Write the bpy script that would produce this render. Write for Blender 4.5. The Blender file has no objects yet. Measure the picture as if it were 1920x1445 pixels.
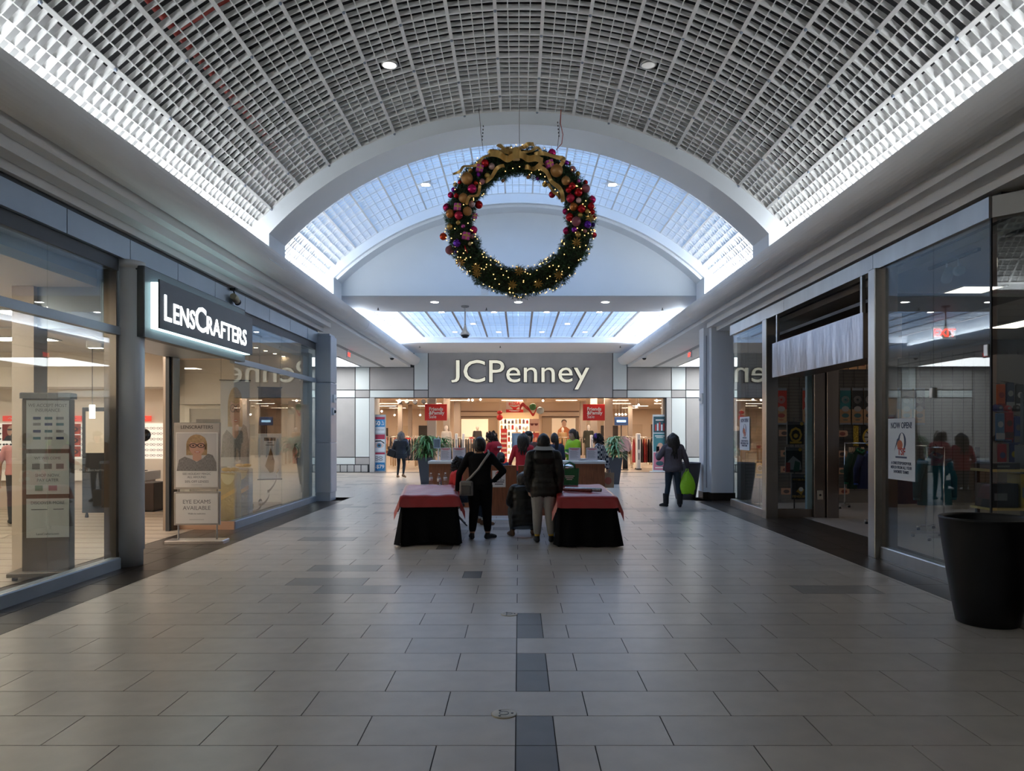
import bpy, math, random
import numpy as np
from mathutils import Vector, Matrix
random.seed(11)
S = bpy.context.scene
COL = S.collection
PI = math.pi
R = math.radians

# ------------------------------------------------------------------ camera, sky, exposure
FPX, VPX, VPY, EYE = 1420.0, 973.0, 809.0, 1.70      # focal length in pixels, vanishing point, eye height
cam = bpy.data.cameras.new('camera')
cam.sensor_width = 36.0
cam.lens = FPX * 36.0 / 1920.0
cam.shift_x = (960.0 - VPX) / 1920.0
cam.shift_y = (VPY - 722.5) / 1920.0
cam.clip_end = 300
camo = bpy.data.objects.new('camera', cam)
camo.location = (0, 0, EYE)
camo.rotation_euler = (PI / 2, 0, 0)
COL.objects.link(camo)
S.camera = camo

w = bpy.data.worlds.new('sky')
S.world = w
w.use_nodes = True
bg = w.node_tree.nodes['Background']
bg.inputs['Color'].default_value = (0.41, 0.62, 1.0, 1)     # even overcast sky
bg.inputs['Strength'].default_value = 1.35

S.view_settings.view_transform = 'Standard'
S.view_settings.look = 'None'
S.view_settings.gamma = 1.0
S.view_settings.use_curve_mapping = False
S.view_settings.exposure = 1.15
S.cycles.max_bounces = 6
S.cycles.diffuse_bounces = 4
S.cycles.glossy_bounces = 3
S.cycles.use_adaptive_sampling = True
S.cycles.adaptive_threshold = .025
S.cycles.transmission_bounces = 4
S.cycles.transparent_max_bounces = 16
S.cycles.sample_clamp_indirect = 6.0
S.cycles.caustics_reflective = False
S.cycles.caustics_refractive = False
S.cycles.use_denoising = True


def portal(x, y, z, sx, sy):
    L = bpy.data.lights.new('sky_portal', 'AREA')
    L.shape = 'RECTANGLE'
    L.size, L.size_y = sx, sy
    L.cycles.is_portal = True
    o = bpy.data.objects.new('sky_portal', L)
    o.location = (x, y, z)
    COL.objects.link(o)


portal(0, 15.6, 7.9, 9.6, 3.9)
portal(0, 24.5, 5.95, 8.6, 7.4)

COVE_E, COVE2_E, SHOP_E, STORE_E, SPORT_E = 4.8, 10.0, 14.0, 25.0, 1.7


def px(u, Y):
    return (u - VPX) / FPX * Y


def pz(v, Y):
    return EYE - (v - VPY) / FPX * Y


# ------------------------------------------------------------------ materials
MATS = {}


def M(name, col=(.8, .8, .8), rough=.5, metal=0.0, noise=None, bump=None, emit=None, spec=.5, rand=0.0, sheen=0.0, stretch=None):
    if name in MATS:
        return MATS[name]
    m = bpy.data.materials.new(name)
    m.use_nodes = True
    nt = m.node_tree
    N, Lk = nt.nodes, nt.links
    b = N['Principled BSDF']
    b.inputs['Base Color'].default_value = (*col, 1)
    b.inputs['Roughness'].default_value = rough
    b.inputs['Metallic'].default_value = metal
    b.inputs['Specular IOR Level'].default_value = spec
    if sheen:
        b.inputs['Sheen Weight'].default_value = sheen
    tc = None
    if noise or bump:
        tc = N.new('ShaderNodeTexCoord')
        src = tc.outputs['Object']
        if stretch:
            mp = N.new('ShaderNodeMapping')
            mp.inputs['Scale'].default_value = stretch
            Lk.new(src, mp.inputs['Vector'])
            src = mp.outputs['Vector']
    colout = None
    if noise:
        nz = N.new('ShaderNodeTexNoise')
        nz.inputs['Scale'].default_value = noise[0]
        nz.inputs['Detail'].default_value = 5
        Lk.new(src, nz.inputs['Vector'])
        mr = N.new('ShaderNodeMapRange')
        mr.inputs['From Min'].default_value = .3
        mr.inputs['From Max'].default_value = .7
        mr.inputs['To Min'].default_value = 1 - noise[1]
        mr.inputs['To Max'].default_value = 1 + noise[1]
        Lk.new(nz.outputs['Fac'], mr.inputs['Value'])
        colout = mr.outputs['Result']
    if rand:
        oi = N.new('ShaderNodeObjectInfo')
        m2 = N.new('ShaderNodeMapRange')
        m2.inputs['To Min'].default_value = 1 - rand
        m2.inputs['To Max'].default_value = 1 + rand
        Lk.new(oi.outputs['Random'], m2.inputs['Value'])
        if colout is None:
            colout = m2.outputs['Result']
        else:
            mm = N.new('ShaderNodeMath')
            mm.operation = 'MULTIPLY'
            Lk.new(colout, mm.inputs[0])
            Lk.new(m2.outputs['Result'], mm.inputs[1])
            colout = mm.outputs[0]
    if colout is not None:
        vm = N.new('ShaderNodeVectorMath')
        vm.operation = 'SCALE'
        vm.inputs[0].default_value = col
        Lk.new(colout, vm.inputs['Scale'])
        Lk.new(vm.outputs[0], b.inputs['Base Color'])
    if bump:
        nb = N.new('ShaderNodeTexNoise')
        nb.inputs['Scale'].default_value = bump[0]
        nb.inputs['Detail'].default_value = 3
        Lk.new(src, nb.inputs['Vector'])
        bp = N.new('ShaderNodeBump')
        bp.inputs['Strength'].default_value = bump[1]
        bp.inputs['Distance'].default_value = bump[2] if len(bump) > 2 else .02
        Lk.new(nb.outputs['Fac'], bp.inputs['Height'])
        Lk.new(bp.outputs[0], b.inputs['Normal'])
    if emit:
        b.inputs['Emission Color'].default_value = (*emit[0], 1)
        b.inputs['Emission Strength'].default_value = emit[1]
    MATS[name] = m
    return m


def glass_mat(name, tint=(.93, .97, .96), ior=1.5, rough=0.0):
    m = bpy.data.materials.new(name)
    m.use_nodes = True
    nt = m.node_tree
    nt.nodes.clear()
    out = nt.nodes.new('ShaderNodeOutputMaterial')
    mix = nt.nodes.new('ShaderNodeMixShader')
    lw = nt.nodes.new('ShaderNodeLayerWeight')
    lw.inputs['Blend'].default_value = .5
    pw = nt.nodes.new('ShaderNodeMath')
    pw.operation = 'POWER'
    pw.inputs[1].default_value = 5.0
    nt.links.new(lw.outputs['Facing'], pw.inputs[0])
    fr = nt.nodes.new('ShaderNodeMapRange')
    fr.inputs['To Min'].default_value = ((ior - 1) / (ior + 1)) ** 2
    nt.links.new(pw.outputs[0], fr.inputs['Value'])
    tr = nt.nodes.new('ShaderNodeBsdfTransparent')
    tr.inputs['Color'].default_value = (*tint, 1)
    gl = nt.nodes.new('ShaderNodeBsdfGlossy')
    gl.inputs['Roughness'].default_value = rough
    nt.links.new(fr.outputs[0], mix.inputs[0])
    nt.links.new(tr.outputs[0], mix.inputs[1])
    nt.links.new(gl.outputs[0], mix.inputs[2])
    nt.links.new(mix.outputs[0], out.inputs[0])
    MATS[name] = m
    return m


# ------------------------------------------------------------------ mesh building
class MB:
    def __init__(s):
        s.v, s.f, s.m, s.sm = [], [], [], []

    def add(s, vs, fs, mi=0, smooth=False):
        o = len(s.v)
        s.v += [tuple(p) for p in vs]
        for f in fs:
            s.f.append(tuple(i + o for i in f))
            s.m.append(mi)
            s.sm.append(smooth)
        return s

    def box(s, x0, x1, y0, y1, z0, z1, mi=0):
        return s.add([(x0, y0, z0), (x1, y0, z0), (x1, y1, z0), (x0, y1, z0), (x0, y0, z1), (x1, y0, z1), (x1, y1, z1), (x0, y1, z1)],
                     [(0, 3, 2, 1), (4, 5, 6, 7), (0, 1, 5, 4), (1, 2, 6, 5), (2, 3, 7, 6), (3, 0, 4, 7)], mi)

    def cbox(s, x0, x1, y0, y1, z0, z1, c=.01, mi=0):
        """box with chamfered vertical and top edges"""
        def ring(i, z):
            a, b, d, e = x0 + i, x1 - i, y0 + i, y1 - i
            k = c
            return [(a + k, d, z), (b - k, d, z), (b, d + k, z), (b, e - k, z), (b - k, e, z), (a + k, e, z), (a, e - k, z), (a, d + k, z)]
        vs = ring(0, z0) + ring(0, z1 - c) + ring(c * .8, z1)
        fs = [tuple(range(7, -1, -1)), tuple(range(16, 24))]
        for r in (0, 8):
            for k in range(8):
                fs.append((r + k, r + (k + 1) % 8, r + 8 + (k + 1) % 8, r + 8 + k))
        return s.add(vs, fs, mi)

    def prism(s, poly, axis, a, b, mi=0, smooth=False):
        """2-D polygon extruded along axis x, y or z from a to b"""
        n = len(poly)
        def P(p, t):
            return (t, p[0], p[1]) if axis == 'x' else (p[0], t, p[1]) if axis == 'y' else (p[0], p[1], t)
        vs = [P(p, a) for p in poly] + [P(p, b) for p in poly]
        s.add(vs, [tuple(range(n)), tuple(range(2 * n - 1, n - 1, -1))], mi)
        o = len(s.v) - 2 * n
        for k in range(n):
            s.f.append((o + k, o + n + k, o + n + (k + 1) % n, o + (k + 1) % n))
            s.m.append(mi)
            s.sm.append(smooth)
        return s

    def tube(s, pts, r, n=8, mi=0, cap=True, smooth=True):
        pts = [Vector(p) for p in pts]
        rs = r if isinstance(r, (list, tuple)) else [r] * len(pts)
        o = len(s.v)
        up = None
        for i, p in enumerate(pts):
            t = (pts[min(i + 1, len(pts) - 1)] - pts[max(i - 1, 0)])
            if t.length < 1e-9:
                t = Vector((0, 0, 1))
            t.normalize()
            if up is None:
                up = Vector((0, 0, 1)) if abs(t.z) < .9 else Vector((1, 0, 0))
            a = t.cross(up)
            if a.length < 1e-6:
                a = t.cross(Vector((.3, .9, .2)))
            a.normalize()
            b = a.cross(t).normalized()
            up = b
            for k in range(n):
                an = 2 * PI * k / n
                q = p + a * (math.cos(an) * rs[i]) + b * (math.sin(an) * rs[i])
                s.v.append(tuple(q))
        for i in range(len(pts) - 1):
            for k in range(n):
                s.f.append((o + i * n + k, o + i * n + (k + 1) % n, o + (i + 1) * n + (k + 1) % n, o + (i + 1) * n + k))
                s.m.append(mi)
                s.sm.append(smooth)
        if cap:
            s.f.append(tuple(o + k for k in range(n - 1, -1, -1)))
            s.f.append(tuple(o + (len(pts) - 1) * n + k for k in range(n)))
            s.m += [mi, mi]
            s.sm += [False, False]
        return s

    def lathe(s, prof, c=(0, 0, 0), n=24, mi=0, smooth=True, sx=1, sy=1):
        o = len(s.v)
        for r, z in prof:
            for k in range(n):
                a = 2 * PI * k / n
                s.v.append((c[0] + r * math.cos(a) * sx, c[1] + r * math.sin(a) * sy, c[2] + z))
        for i in range(len(prof) - 1):
            for k in range(n):
                s.f.append((o + i * n + k, o + i * n + (k + 1) % n, o + (i + 1) * n + (k + 1) % n, o + (i + 1) * n + k))
                s.m.append(mi)
                s.sm.append(smooth)
        s.f.append(tuple(o + k for k in range(n - 1, -1, -1)))
        s.f.append(tuple(o + (len(prof) - 1) * n + k for k in range(n)))
        s.m += [mi, mi]
        s.sm += [False, False]
        return s

    def ball(s, c, r, n=12, mi=0, sc=(1, 1, 1)):
        h = max(4, n // 2)
        o = len(s.v)
        c = Vector(c)
        s.v.append((c.x, c.y, c.z - r * sc[2]))
        for i in range(1, h):
            t = -PI / 2 + PI * i / h
            for k in range(n):
                a = 2 * PI * k / n
                s.v.append((c.x + r * sc[0] * math.cos(t) * math.cos(a), c.y + r * sc[1] * math.cos(t) * math.sin(a), c.z + r * sc[2] * math.sin(t)))
        s.v.append((c.x, c.y, c.z + r * sc[2]))
        last = len(s.v) - 1
        for k in range(n):
            s.f.append((o, o + 1 + (k + 1) % n, o + 1 + k))
            s.f.append((last, last - n + k, last - n + (k + 1) % n))
            s.m += [mi, mi]
            s.sm += [True, True]
        for i in range(h - 2):
            for k in range(n):
                a = o + 1 + i * n
                s.f.append((a + k, a + (k + 1) % n, a + n + (k + 1) % n, a + n + k))
                s.m.append(mi)
                s.sm.append(True)
        return s

    def loft(s, rings, mi=0, n=16, smooth=True):
        """rings: (centre, half-axis a, half-axis b) vectors"""
        o = len(s.v)
        for c, a, b in rings:
            c, a, b = Vector(c), Vector(a), Vector(b)
            for k in range(n):
                t = 2 * PI * k / n
                s.v.append(tuple(c + a * math.cos(t) + b * math.sin(t)))
        for i in range(len(rings) - 1):
            for k in range(n):
                s.f.append((o + i * n + k, o + i * n + (k + 1) % n, o + (i + 1) * n + (k + 1) % n, o + (i + 1) * n + k))
                s.m.append(mi)
                s.sm.append(smooth)
        s.f.append(tuple(o + k for k in range(n - 1, -1, -1)))
        s.f.append(tuple(o + (len(rings) - 1) * n + k for k in range(n)))
        s.m += [mi, mi]
        s.sm += [False, False]
        return s

    def oval(s, cx, cz, rx, rz, y, mi=0, n=20, a0=0, a1=2 * PI):
        """flat oval printed in the xz plane, seen from -y"""
        vs = [(cx + rx * math.cos(a0 + (a1 - a0) * k / n), y, cz + rz * math.sin(a0 + (a1 - a0) * k / n)) for k in range(n)]
        return s.add(vs, [tuple(range(n))], mi)

    def flat(s, pts, y, mi=0):
        return s.add([(p[0], y, p[1]) for p in pts], [tuple(range(len(pts)))], mi)

    def rect(s, x0, x1, z0, z1, y, mi=0):
        return s.flat([(x0, z0), (x1, z0), (x1, z1), (x0, z1)], y, mi)

    def grid(s, fn, nu, nv, mi=0, smooth=True):
        o = len(s.v)
        for i in range(nu + 1):
            for j in range(nv + 1):
                s.v.append(tuple(fn(i / nu, j / nv)))
        for i in range(nu):
            for j in range(nv):
                a = o + i * (nv + 1) + j
                s.f.append((a, a + nv + 1, a + nv + 2, a + 1))
                s.m.append(mi)
                s.sm.append(smooth)
        return s

    def mesh(s, name, mats):
        me = bpy.data.meshes.new(name)
        me.from_pydata(s.v, [], s.f)
        for m in (mats if isinstance(mats, (list, tuple)) else [mats]):
            me.materials.append(m)
        me.polygons.foreach_set('material_index', s.m)
        me.polygons.foreach_set('use_smooth', s.sm)
        me.update()
        return me

    def build(s, name, mats, parent=None, loc=None, rot=None):
        return put(name, s.mesh(name, mats), parent, loc, rot)


def put(name, me, parent=None, loc=None, rot=None, scale=None):
    o = bpy.data.objects.new(name, me)
    COL.objects.link(o)
    if parent is not None:
        o.parent = parent
    if loc is not None:
        o.location = loc
    if rot is not None:
        o.rotation_euler = rot
    if scale is not None:
        o.scale = scale
    return o


def tag(o, label, cat=None, group=None, kind=None):
    if label:
        o['label'] = label
    if cat:
        o['category'] = cat
    if group:
        o['group'] = group
    if kind:
        o['kind'] = kind
    return o


def struct(o, label):
    return tag(o, label, None, None, 'structure')


def thing(name, label, cat, loc=(0, 0, 0), rotz=0.0, group=None):
    o = bpy.data.objects.new(name, None)
    o.empty_display_size = .2
    COL.objects.link(o)
    o.location = loc
    o.rotation_euler = (0, 0, rotz)
    return tag(o, label, cat, group)


ORD = ('first second third fourth fifth sixth seventh eighth ninth tenth eleventh twelfth thirteenth fourteenth fifteenth sixteenth seventeenth eighteenth nineteenth twentieth '
       'twenty-first twenty-second twenty-third twenty-fourth twenty-fifth twenty-sixth').split()
TEXTS = []


def text(name, body, loc, size, mat, parent=None, rot=(PI / 2, 0, 0), align='CENTER', depth=.002, bold=0.0, sx=1.0, sp=1.0):
    cu = bpy.data.curves.new(name, 'FONT')
    cu.body = body
    cu.size = size
    cu.align_x = align
    cu.extrude = depth
    cu.offset = bold
    cu.space_character = sp
    cu.resolution_u = 3
    cu.materials.append(mat)
    o = bpy.data.objects.new(name, cu)
    COL.objects.link(o)
    o.location = loc
    o.rotation_euler = rot
    o.scale = (sx, 1, 1)
    if parent is not None:
        o.parent = parent
    TEXTS.append(o)
    return o

# ------------------------------------------------------------------ common materials
WHITE = M('white_plaster', (.74, .77, .80), .6, noise=(1.3, .03))
BEAMW = M('beam_plaster', (.78, .785, .79), .55, noise=(1.1, .03))
GRID = M('painted_grid', (.76, .76, .75), .5)
PLEN = M('dark_plenum', (.012, .012, .014), .9)
TILE = M('porcelain_tile', (.45, .405, .36), .3, noise=(5, .07), rand=.07, bump=(60, .05, .002))
TILED = M('grey_inset_tile', (.115, .108, .102), .35, noise=(5, .08), rand=.06)
TILEM = M('mid_grey_tile', (.26, .245, .23), .32, noise=(5, .07), rand=.08)
BORD = M('brown_border_tile', (.030, .021, .016), .35, noise=(6, .2), rand=.15, spec=.3)
GROUT = M('dark_grout', (.05, .047, .044), .8)
STEEL = M('brushed_steel', (.50, .49, .47), .3, 1.0, noise=(3, .1), bump=(8, .06, .01), stretch=(1, 1, .1))
STEELD = M('bronze_steel', (.34, .29, .25), .32, 1.0, noise=(3, .12), stretch=(1, 1, .1))
BLUEM = M('blue_grey_metal', (.36, .42, .48), .38, .4, noise=(2, .05))
DARKM = M('charcoal_metal', (.055, .06, .066), .45, .3)
BLACK = M('black_plastic', (.012, .012, .013), .45)
BLACKM = M('black_metal', (.02, .02, .022), .4, .5)
CREAM = M('cream_wall', (.84, .77, .68), .7, noise=(1, .03))
PAPER = M('white_paper', (.80, .79, .77), .6)
WHITEP = M('white_plastic', (.80, .81, .82), .4)
INK = M('dark_ink', (.035, .035, .04), .6)
INKG = M('grey_ink', (.22, .22, .23), .6)
REDP = M('red_print', (.58, .035, .03), .5)
WOOD = M('cherry_wood', (.25, .088, .038), .38, noise=(6, .25), stretch=(6, 6, .7))
GLASS = glass_mat('shop_glass', (.88, .93, .93), 1.75)
GLASSC = glass_mat('clear_glass', (.96, .98, .98), 1.45)
COVEM3 = M('brightest_cove_tube', (1, 1, 1), .5, emit=((.90, .95, 1.0), COVE2_E * 1.6))
COVEM2 = M('bright_cove_tube', (1, 1, 1), .5, emit=((.90, .95, 1.0), COVE2_E))
COVEM = M('cove_tube', (1, 1, 1), .5, emit=((.93, .97, 1.0), COVE_E))
LAMP = M('lamp_glow', (1, 1, 1), .5, emit=((1.0, .97, .92), 14.0))
SHOPL = M('shop_troffer_glow', (1, 1, 1), .5, emit=((1.0, .86, .71), SHOP_E))
STOREL = M('department_troffer_glow', (1, 1, 1), .5, emit=((1.0, .79, .58), STORE_E))
SPORTL = M('sport_troffer_glow', (1, 1, 1), .5, emit=((1.0, .84, .66), SPORT_E))
WELL = M('corridor_light_panel', (1, 1, 1), .5, emit=((.95, .98, 1.0), 3.0))

# ------------------------------------------------------------------ floor
SL, SR = -4.95, 4.90            # storefront lines
floor = struct(MB().box(-13, 13, -9, 31.9, -.20, -.005).build('floor', GROUT), 'polished grey stone tile floor running down the mall')
TW, TD, GAP = .859, .427, .007
tile_cache = {}


def tile_mesh(wd, dp, mat):
    k = (round(wd, 3), round(dp, 3), mat.name)
    if k not in tile_cache:
        tile_cache[k] = MB().box(-wd / 2, wd / 2, -dp / 2, dp / 2, -.02, 0).mesh('tile', mat)
    return tile_cache[k]


n_parts = 0
rest, restm = MB(), MB()
EDGE = 4.34
for i in range(-1, 65):
    y0 = 4.105 + TD * i
    y1 = y0 + TD
    ed = EDGE if y1 < 19.0 else 12.9
    if y1 > 31.85:
        break
    ph = -.018 if i % 2 == 0 else .412
    cuts = []
    k0 = math.floor((-ed - ph) / TW)
    x = ph + k0 * TW
    while x < ed:
        a, b = max(x, -ed), min(x + TW, ed)
        if b - a > .015:
            cuts.append((a, b, 0))
        x += TW
    inset = (-.018, .202) if i in (-1, 0, 2, 3, 5, 6) else (-.66, -.44) if i == 11 else (-1.2, -.98) if i == 16 else None
    if inset:
        out = []
        for a, b, q in cuts:
            lo, hi = max(a, inset[0]), min(b, inset[1])
            if hi - lo < .01:
                out.append((a, b, q))
                continue
            for c, d, e in ((a, lo, 0), (lo, hi, 1), (hi, b, 0)):
                if d - c > .02:
                    out.append((c, d, e))
        cuts = out
    for a, b, q in cuts:
        mid = y0 > 7.3 and random.random() < (.05 if y0 < 13 else .16)
        mt = TILED if q else TILEM if mid else TILE
        if n_parts < 300:
            n_parts += 1
            put('floor_tile', tile_mesh(b - a - GAP, TD - GAP, mt), floor, ((a + b) / 2, (y0 + y1) / 2, 0))
        else:
            (restm if mid else rest).box(a + GAP / 2, b - GAP / 2, y0 + GAP / 2, y1 - GAP / 2, -.02, 0)
for i in range(-31, -1):                     # behind the viewpoint
    y0 = 4.105 + TD * i
    ph = -.018 if i % 2 == 0 else .412
    for k in range(-6, 6):
        a, b = max(ph + k * TW, -EDGE), min(ph + (k + 1) * TW, EDGE)
        if b - a > .03:
            rest.box(a + GAP / 2, b - GAP / 2, y0 + GAP / 2, y0 + TD - GAP / 2, -.02, 0)
tag(rest.build('floor_tile_field', TILE, floor), None, kind='stuff')
tag(restm.build('floor_tile_field', TILEM, floor), None, kind='stuff')
for sd in (-1, 1):
    for c in range(3):
        k = 0
        y = 2.4 + (c % 2) * .43
        while y < 18.8:
            x0 = EDGE + c * .43
            put('border_tile', tile_mesh(.43 - GAP, .86 - GAP, BORD), floor, (sd * (x0 + .215), y + .43, 0))
            y += .86
    tag(MB().box(sd * 4.343 if sd > 0 else -5.63, 5.63 if sd > 0 else -4.343, -9, 2.39, -.02, 0).build('border_strip', BORD, floor), None)

# ------------------------------------------------------------------ bulkhead beams with stepped soffit and light cove
def beam_profile(near):
    p = [(4.75, 5.9), (4.75, 4.77), (4.14, 4.77)]
    for k in range(1, 15):
        a = PI + k * (2.058) / 14
        p.append((4.42 + .28 * math.cos(a), 4.77 + .28 * math.sin(a)))
    p += [(4.552, 4.407), (4.69, 4.407)]
    if near:
        p += [(4.69, 4.284), (4.875, 4.284), (4.875, 4.186), (7.2, 4.186), (7.2, 5.9)]
    else:
        p += [(12.9, 4.407), (12.9, 5.9)]
    return p


for sd, nm in ((-1, 'left'), (1, 'right')):
    pr = [(sd * x, z) for x, z in beam_profile(True)]
    o = MB().prism(pr, 'y', -9, 18.9).build('trim_1' if sd < 0 else 'trim_2', BEAMW)
    struct(o, 'stepped rounded white bulkhead above the %s storefronts' % nm)
    pr = [(sd * x, z) for x, z in beam_profile(False)]
    o2 = MB().prism(pr, 'y', 18.9, 31.8).build('trim_3' if sd < 0 else 'trim_4', WHITE)
    struct(o2, 'rounded white beam and flat soffit beside the %s cross corridor' % nm)
    MB().box(min(sd * 5.6, sd * 5.75), max(sd * 5.6, sd * 5.75), 19.2, 31.7, 4.395, 4.409).build('soffit_groove', M('groove_grey', (.33, .35, .38), .7), o2)
    # joints of the round beam casing
    for y in (21.0, 24.3, 27.6):
        ring = MB()
        pts = [(sd * (4.42 + .2815 * math.cos(PI + k * 2.05 / 12)), y, 4.77 + .2815 * math.sin(PI + k * 2.05 / 12)) for k in range(13)]
        ring.tube(pts, .004, 4)
        ring.build('casing_joint', WHITE, o2)
    c = thing('cove_light', 'white linear lamp in the cove above the %s bulkhead' % nm, 'light', (sd * 4.5, 0, 4.772))
    for a, b in ((-8.5, 12.6), (13.65, 17.55), (20.9, 28.0)):
        MB().box(-.12, .12, a, b, .0, .03).build('tube', COVEM if a < 0 else COVEM2 if a < 15 else COVEM3, c)

# ------------------------------------------------------------------ vaulted egg-crate ceiling
VR, VZ = 6.10, .97
def crate_mesh(name, wd, dp, h, t, nx, ny, mat):
    m = MB()
    for k in range(1, nx):
        x = -wd / 2 + wd * k / nx
        m.box(x - t / 2, x + t / 2, -dp / 2, dp / 2, 0, h)
    for k in range(1, ny):
        y = -dp / 2 + dp * k / ny
        m.box(-wd / 2, wd / 2, y - t / 2, y + t / 2, .001, h - .001)
    return m.mesh(name, mat)


def vault(root, rad, zc, y0, y1, rows, crate, ncol, ribw, ribh, mat, skip=()):
    dt = .1
    dy = (y1 - y0) / rows
    for i in range(rows):
        for j in range(ncol):
            th = (j - (ncol - 1) / 2) * dt
            if (i, j) in skip:
                continue
            put('crate_panel', crate, root, (rad * math.sin(th), y0 + (i + .5) * dy, zc + rad * math.cos(th)), (0, th, 0))
    for j in range(ncol + 1):
        th = (j - ncol / 2) * dt
        m = MB().box(-ribw / 2, ribw / 2, y0, y1, -.012, ribh)
        m.build('long_rib', mat, root, (rad * math.sin(th), 0, zc + rad * math.cos(th)), (0, th, 0))
    for i in range(rows + 1):
        y = y0 + i * dy
        ra, rb = rad - .004, rad + ribh
        poly = []
        n = ncol * 2
        ths = [(k / n - .5) * ncol * dt for k in range(n + 1)]
        poly = [(ra * math.sin(t), zc + ra * math.cos(t)) for t in ths] + [(rb * math.sin(t), zc + rb * math.cos(t)) for t in reversed(ths)]
        MB().prism(poly, 'y', y - ribw * .4, y + ribw * .4).build('cross_rib', mat, root)


V1Y = 12.69
n_rows = 17
V0Y = V1Y - n_rows * .613
ths = [(k / 40 - .5) * 1.9 for k in range(41)]
pl = MB()
ri, ro = VR + .75, VR + .95
pl.prism([(ri * math.sin(t), VZ + ri * math.cos(t)) for t in ths] + [(ro * math.sin(t), VZ + ro * math.cos(t)) for t in reversed(ths)], 'y', -9, V1Y)
ceil1 = struct(pl.build('ceiling', PLEN), 'white egg-crate barrel vault over the near hall')
t2 = [(k / 40 - .5) * 1.7 for k in range(41)]
MB().prism([(VR * math.sin(t), VZ + VR * math.cos(t)) for t in t2] + [((VR + .1) * math.sin(t), VZ + (VR + .1) * math.cos(t)) for t in reversed(t2)], 'y', -9, V0Y).build('vault_shell', GRID, ceil1)
crate = crate_mesh('crate_panel', .575, .578, .052, .012, 4, 4, GRID)
# the two panels that carry a downlight
dl_row = n_rows - 5
skip1 = {(13, 5), (13, 11)}
vault(ceil1, VR, VZ, V0Y, V1Y, n_rows, crate, 17, .045, .055, GRID, skip1)
crate_h = MB()
for k in (1, 3):
    x = -.2875 + .575 * k / 4
    crate_h.box(x - .0075, x + .0075, -.289, .289, 0, .052)
for k in (1, 3):
    y = -.289 + .578 * k / 4
    crate_h.box(-.2875, .2875, y - .0075, y + .0075, .001, .051)
crate_h.box(-.0075, .0075, -.289, -.145, 0, .052).box(-.0075, .0075, .145, .289, 0, .052)
crate_h.box(-.2875, -.144, -.0075, .0075, 0, .052).box(.144, .2875, -.0075, .0075, 0, .052)
chm = crate_h.mesh('crate_panel', GRID)
bolts = MB()
for j in range(18):
    th = (j - 8.5) * .1
    for i in range(0, n_rows + 1):
        if (i + j) % 2 == 0:
            y = V0Y + i * .613
            r = VR - .016
            bolts.ball((r * math.sin(th), y, VZ + r * math.cos(th)), .022, 8)
tag(bolts.build('rib_bolts', M('blue_grey_bolt', (.25, .29, .36), .4, .3), ceil1), None, kind='stuff')
for j, lab in ((5, 'round downlight in the vault above the wreath, left one'), (11, 'round downlight in the vault above the wreath, right one')):
    th = (j - 8) * .1
    y = V0Y + 13.5 * .613
    put('crate_panel', chm, ceil1, (VR * math.sin(th), y, VZ + VR * math.cos(th)), (0, th, 0))
    t = thing('vault_downlight', lab, 'light', (VR * math.sin(th), y, VZ + VR * math.cos(th)))
    MB().lathe([(.10, 0), (.115, .0), (.118, .02), (.10, .16), (.04, .24), (.0, .25)], n=20).build('housing', STEEL, t)
    MB().lathe([(.095, -.003), (.05, -.012), (0, -.014)], n=20).build('lens', M('vault_lens_%d' % j, (.5, .5, .5), .3, emit=((1, .98, .95), 1.6 if j == 5 else .12)), t)
# red sprinkler main and ducts up in the plenum
t = thing('sprinkler_pipe', 'red sprinkler pipe above the vault grid at left', 'pipe', (0, 0, 0))
MB().tube([(-3.9, 6.4, 6.25), (-3.9, 9.2, 6.25), (-3.9, 12.5, 6.25)], .045, 10).build('pipe', M('red_pipe', (.35, .03, .02), .5), t)
MB().tube([(-3.9, 8.6, 6.25), (-2.9, 8.6, 6.85), (-1.8, 8.6, 7.35)], .03, 8).build('branch', M('red_pipe'), t)

# ------------------------------------------------------------------ first portal arch, skylit vault, second arch, end wall
def arch_wall(name, label, y0, y1, xi, zi, crown, bottom, outer_x, outer_z, mat):
    rise = crown - zi
    rr = (xi * xi + rise * rise) / (2 * rise)
    zc = crown - rr
    a = math.asin(xi / rr)
    n = 64
    arc = [(rr * math.sin(a - 2 * a * k / n), zc + rr * math.cos(a - 2 * a * k / n)) for k in range(n + 1)]
    m = MB()
    # strips between the arch and the outer edge, so that no face is concave
    for k in range(n):
        (xa, za), (xb, zb) = arc[k], arc[k + 1]
        for y, flip in ((y0, 0), (y1, 1)):
            f = [(xa, y, za), (xa, y, outer_z), (xb, y, outer_z), (xb, y, zb)]
            m.add(f, [(0, 1, 2, 3) if not flip else (3, 2, 1, 0)])
        m.add([(xa, y0, za), (xb, y0, zb), (xb, y1, zb), (xa, y1, za)], [(0, 1, 2, 3)], 0, True)
    for s in (-1, 1):
        lo, hi = sorted((s * xi, s * outer_x))
        m.box(lo, hi, y0, y1, bottom, outer_z)
    return struct(m.build(name, mat), label), (rr, zc, a, arc)


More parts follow.
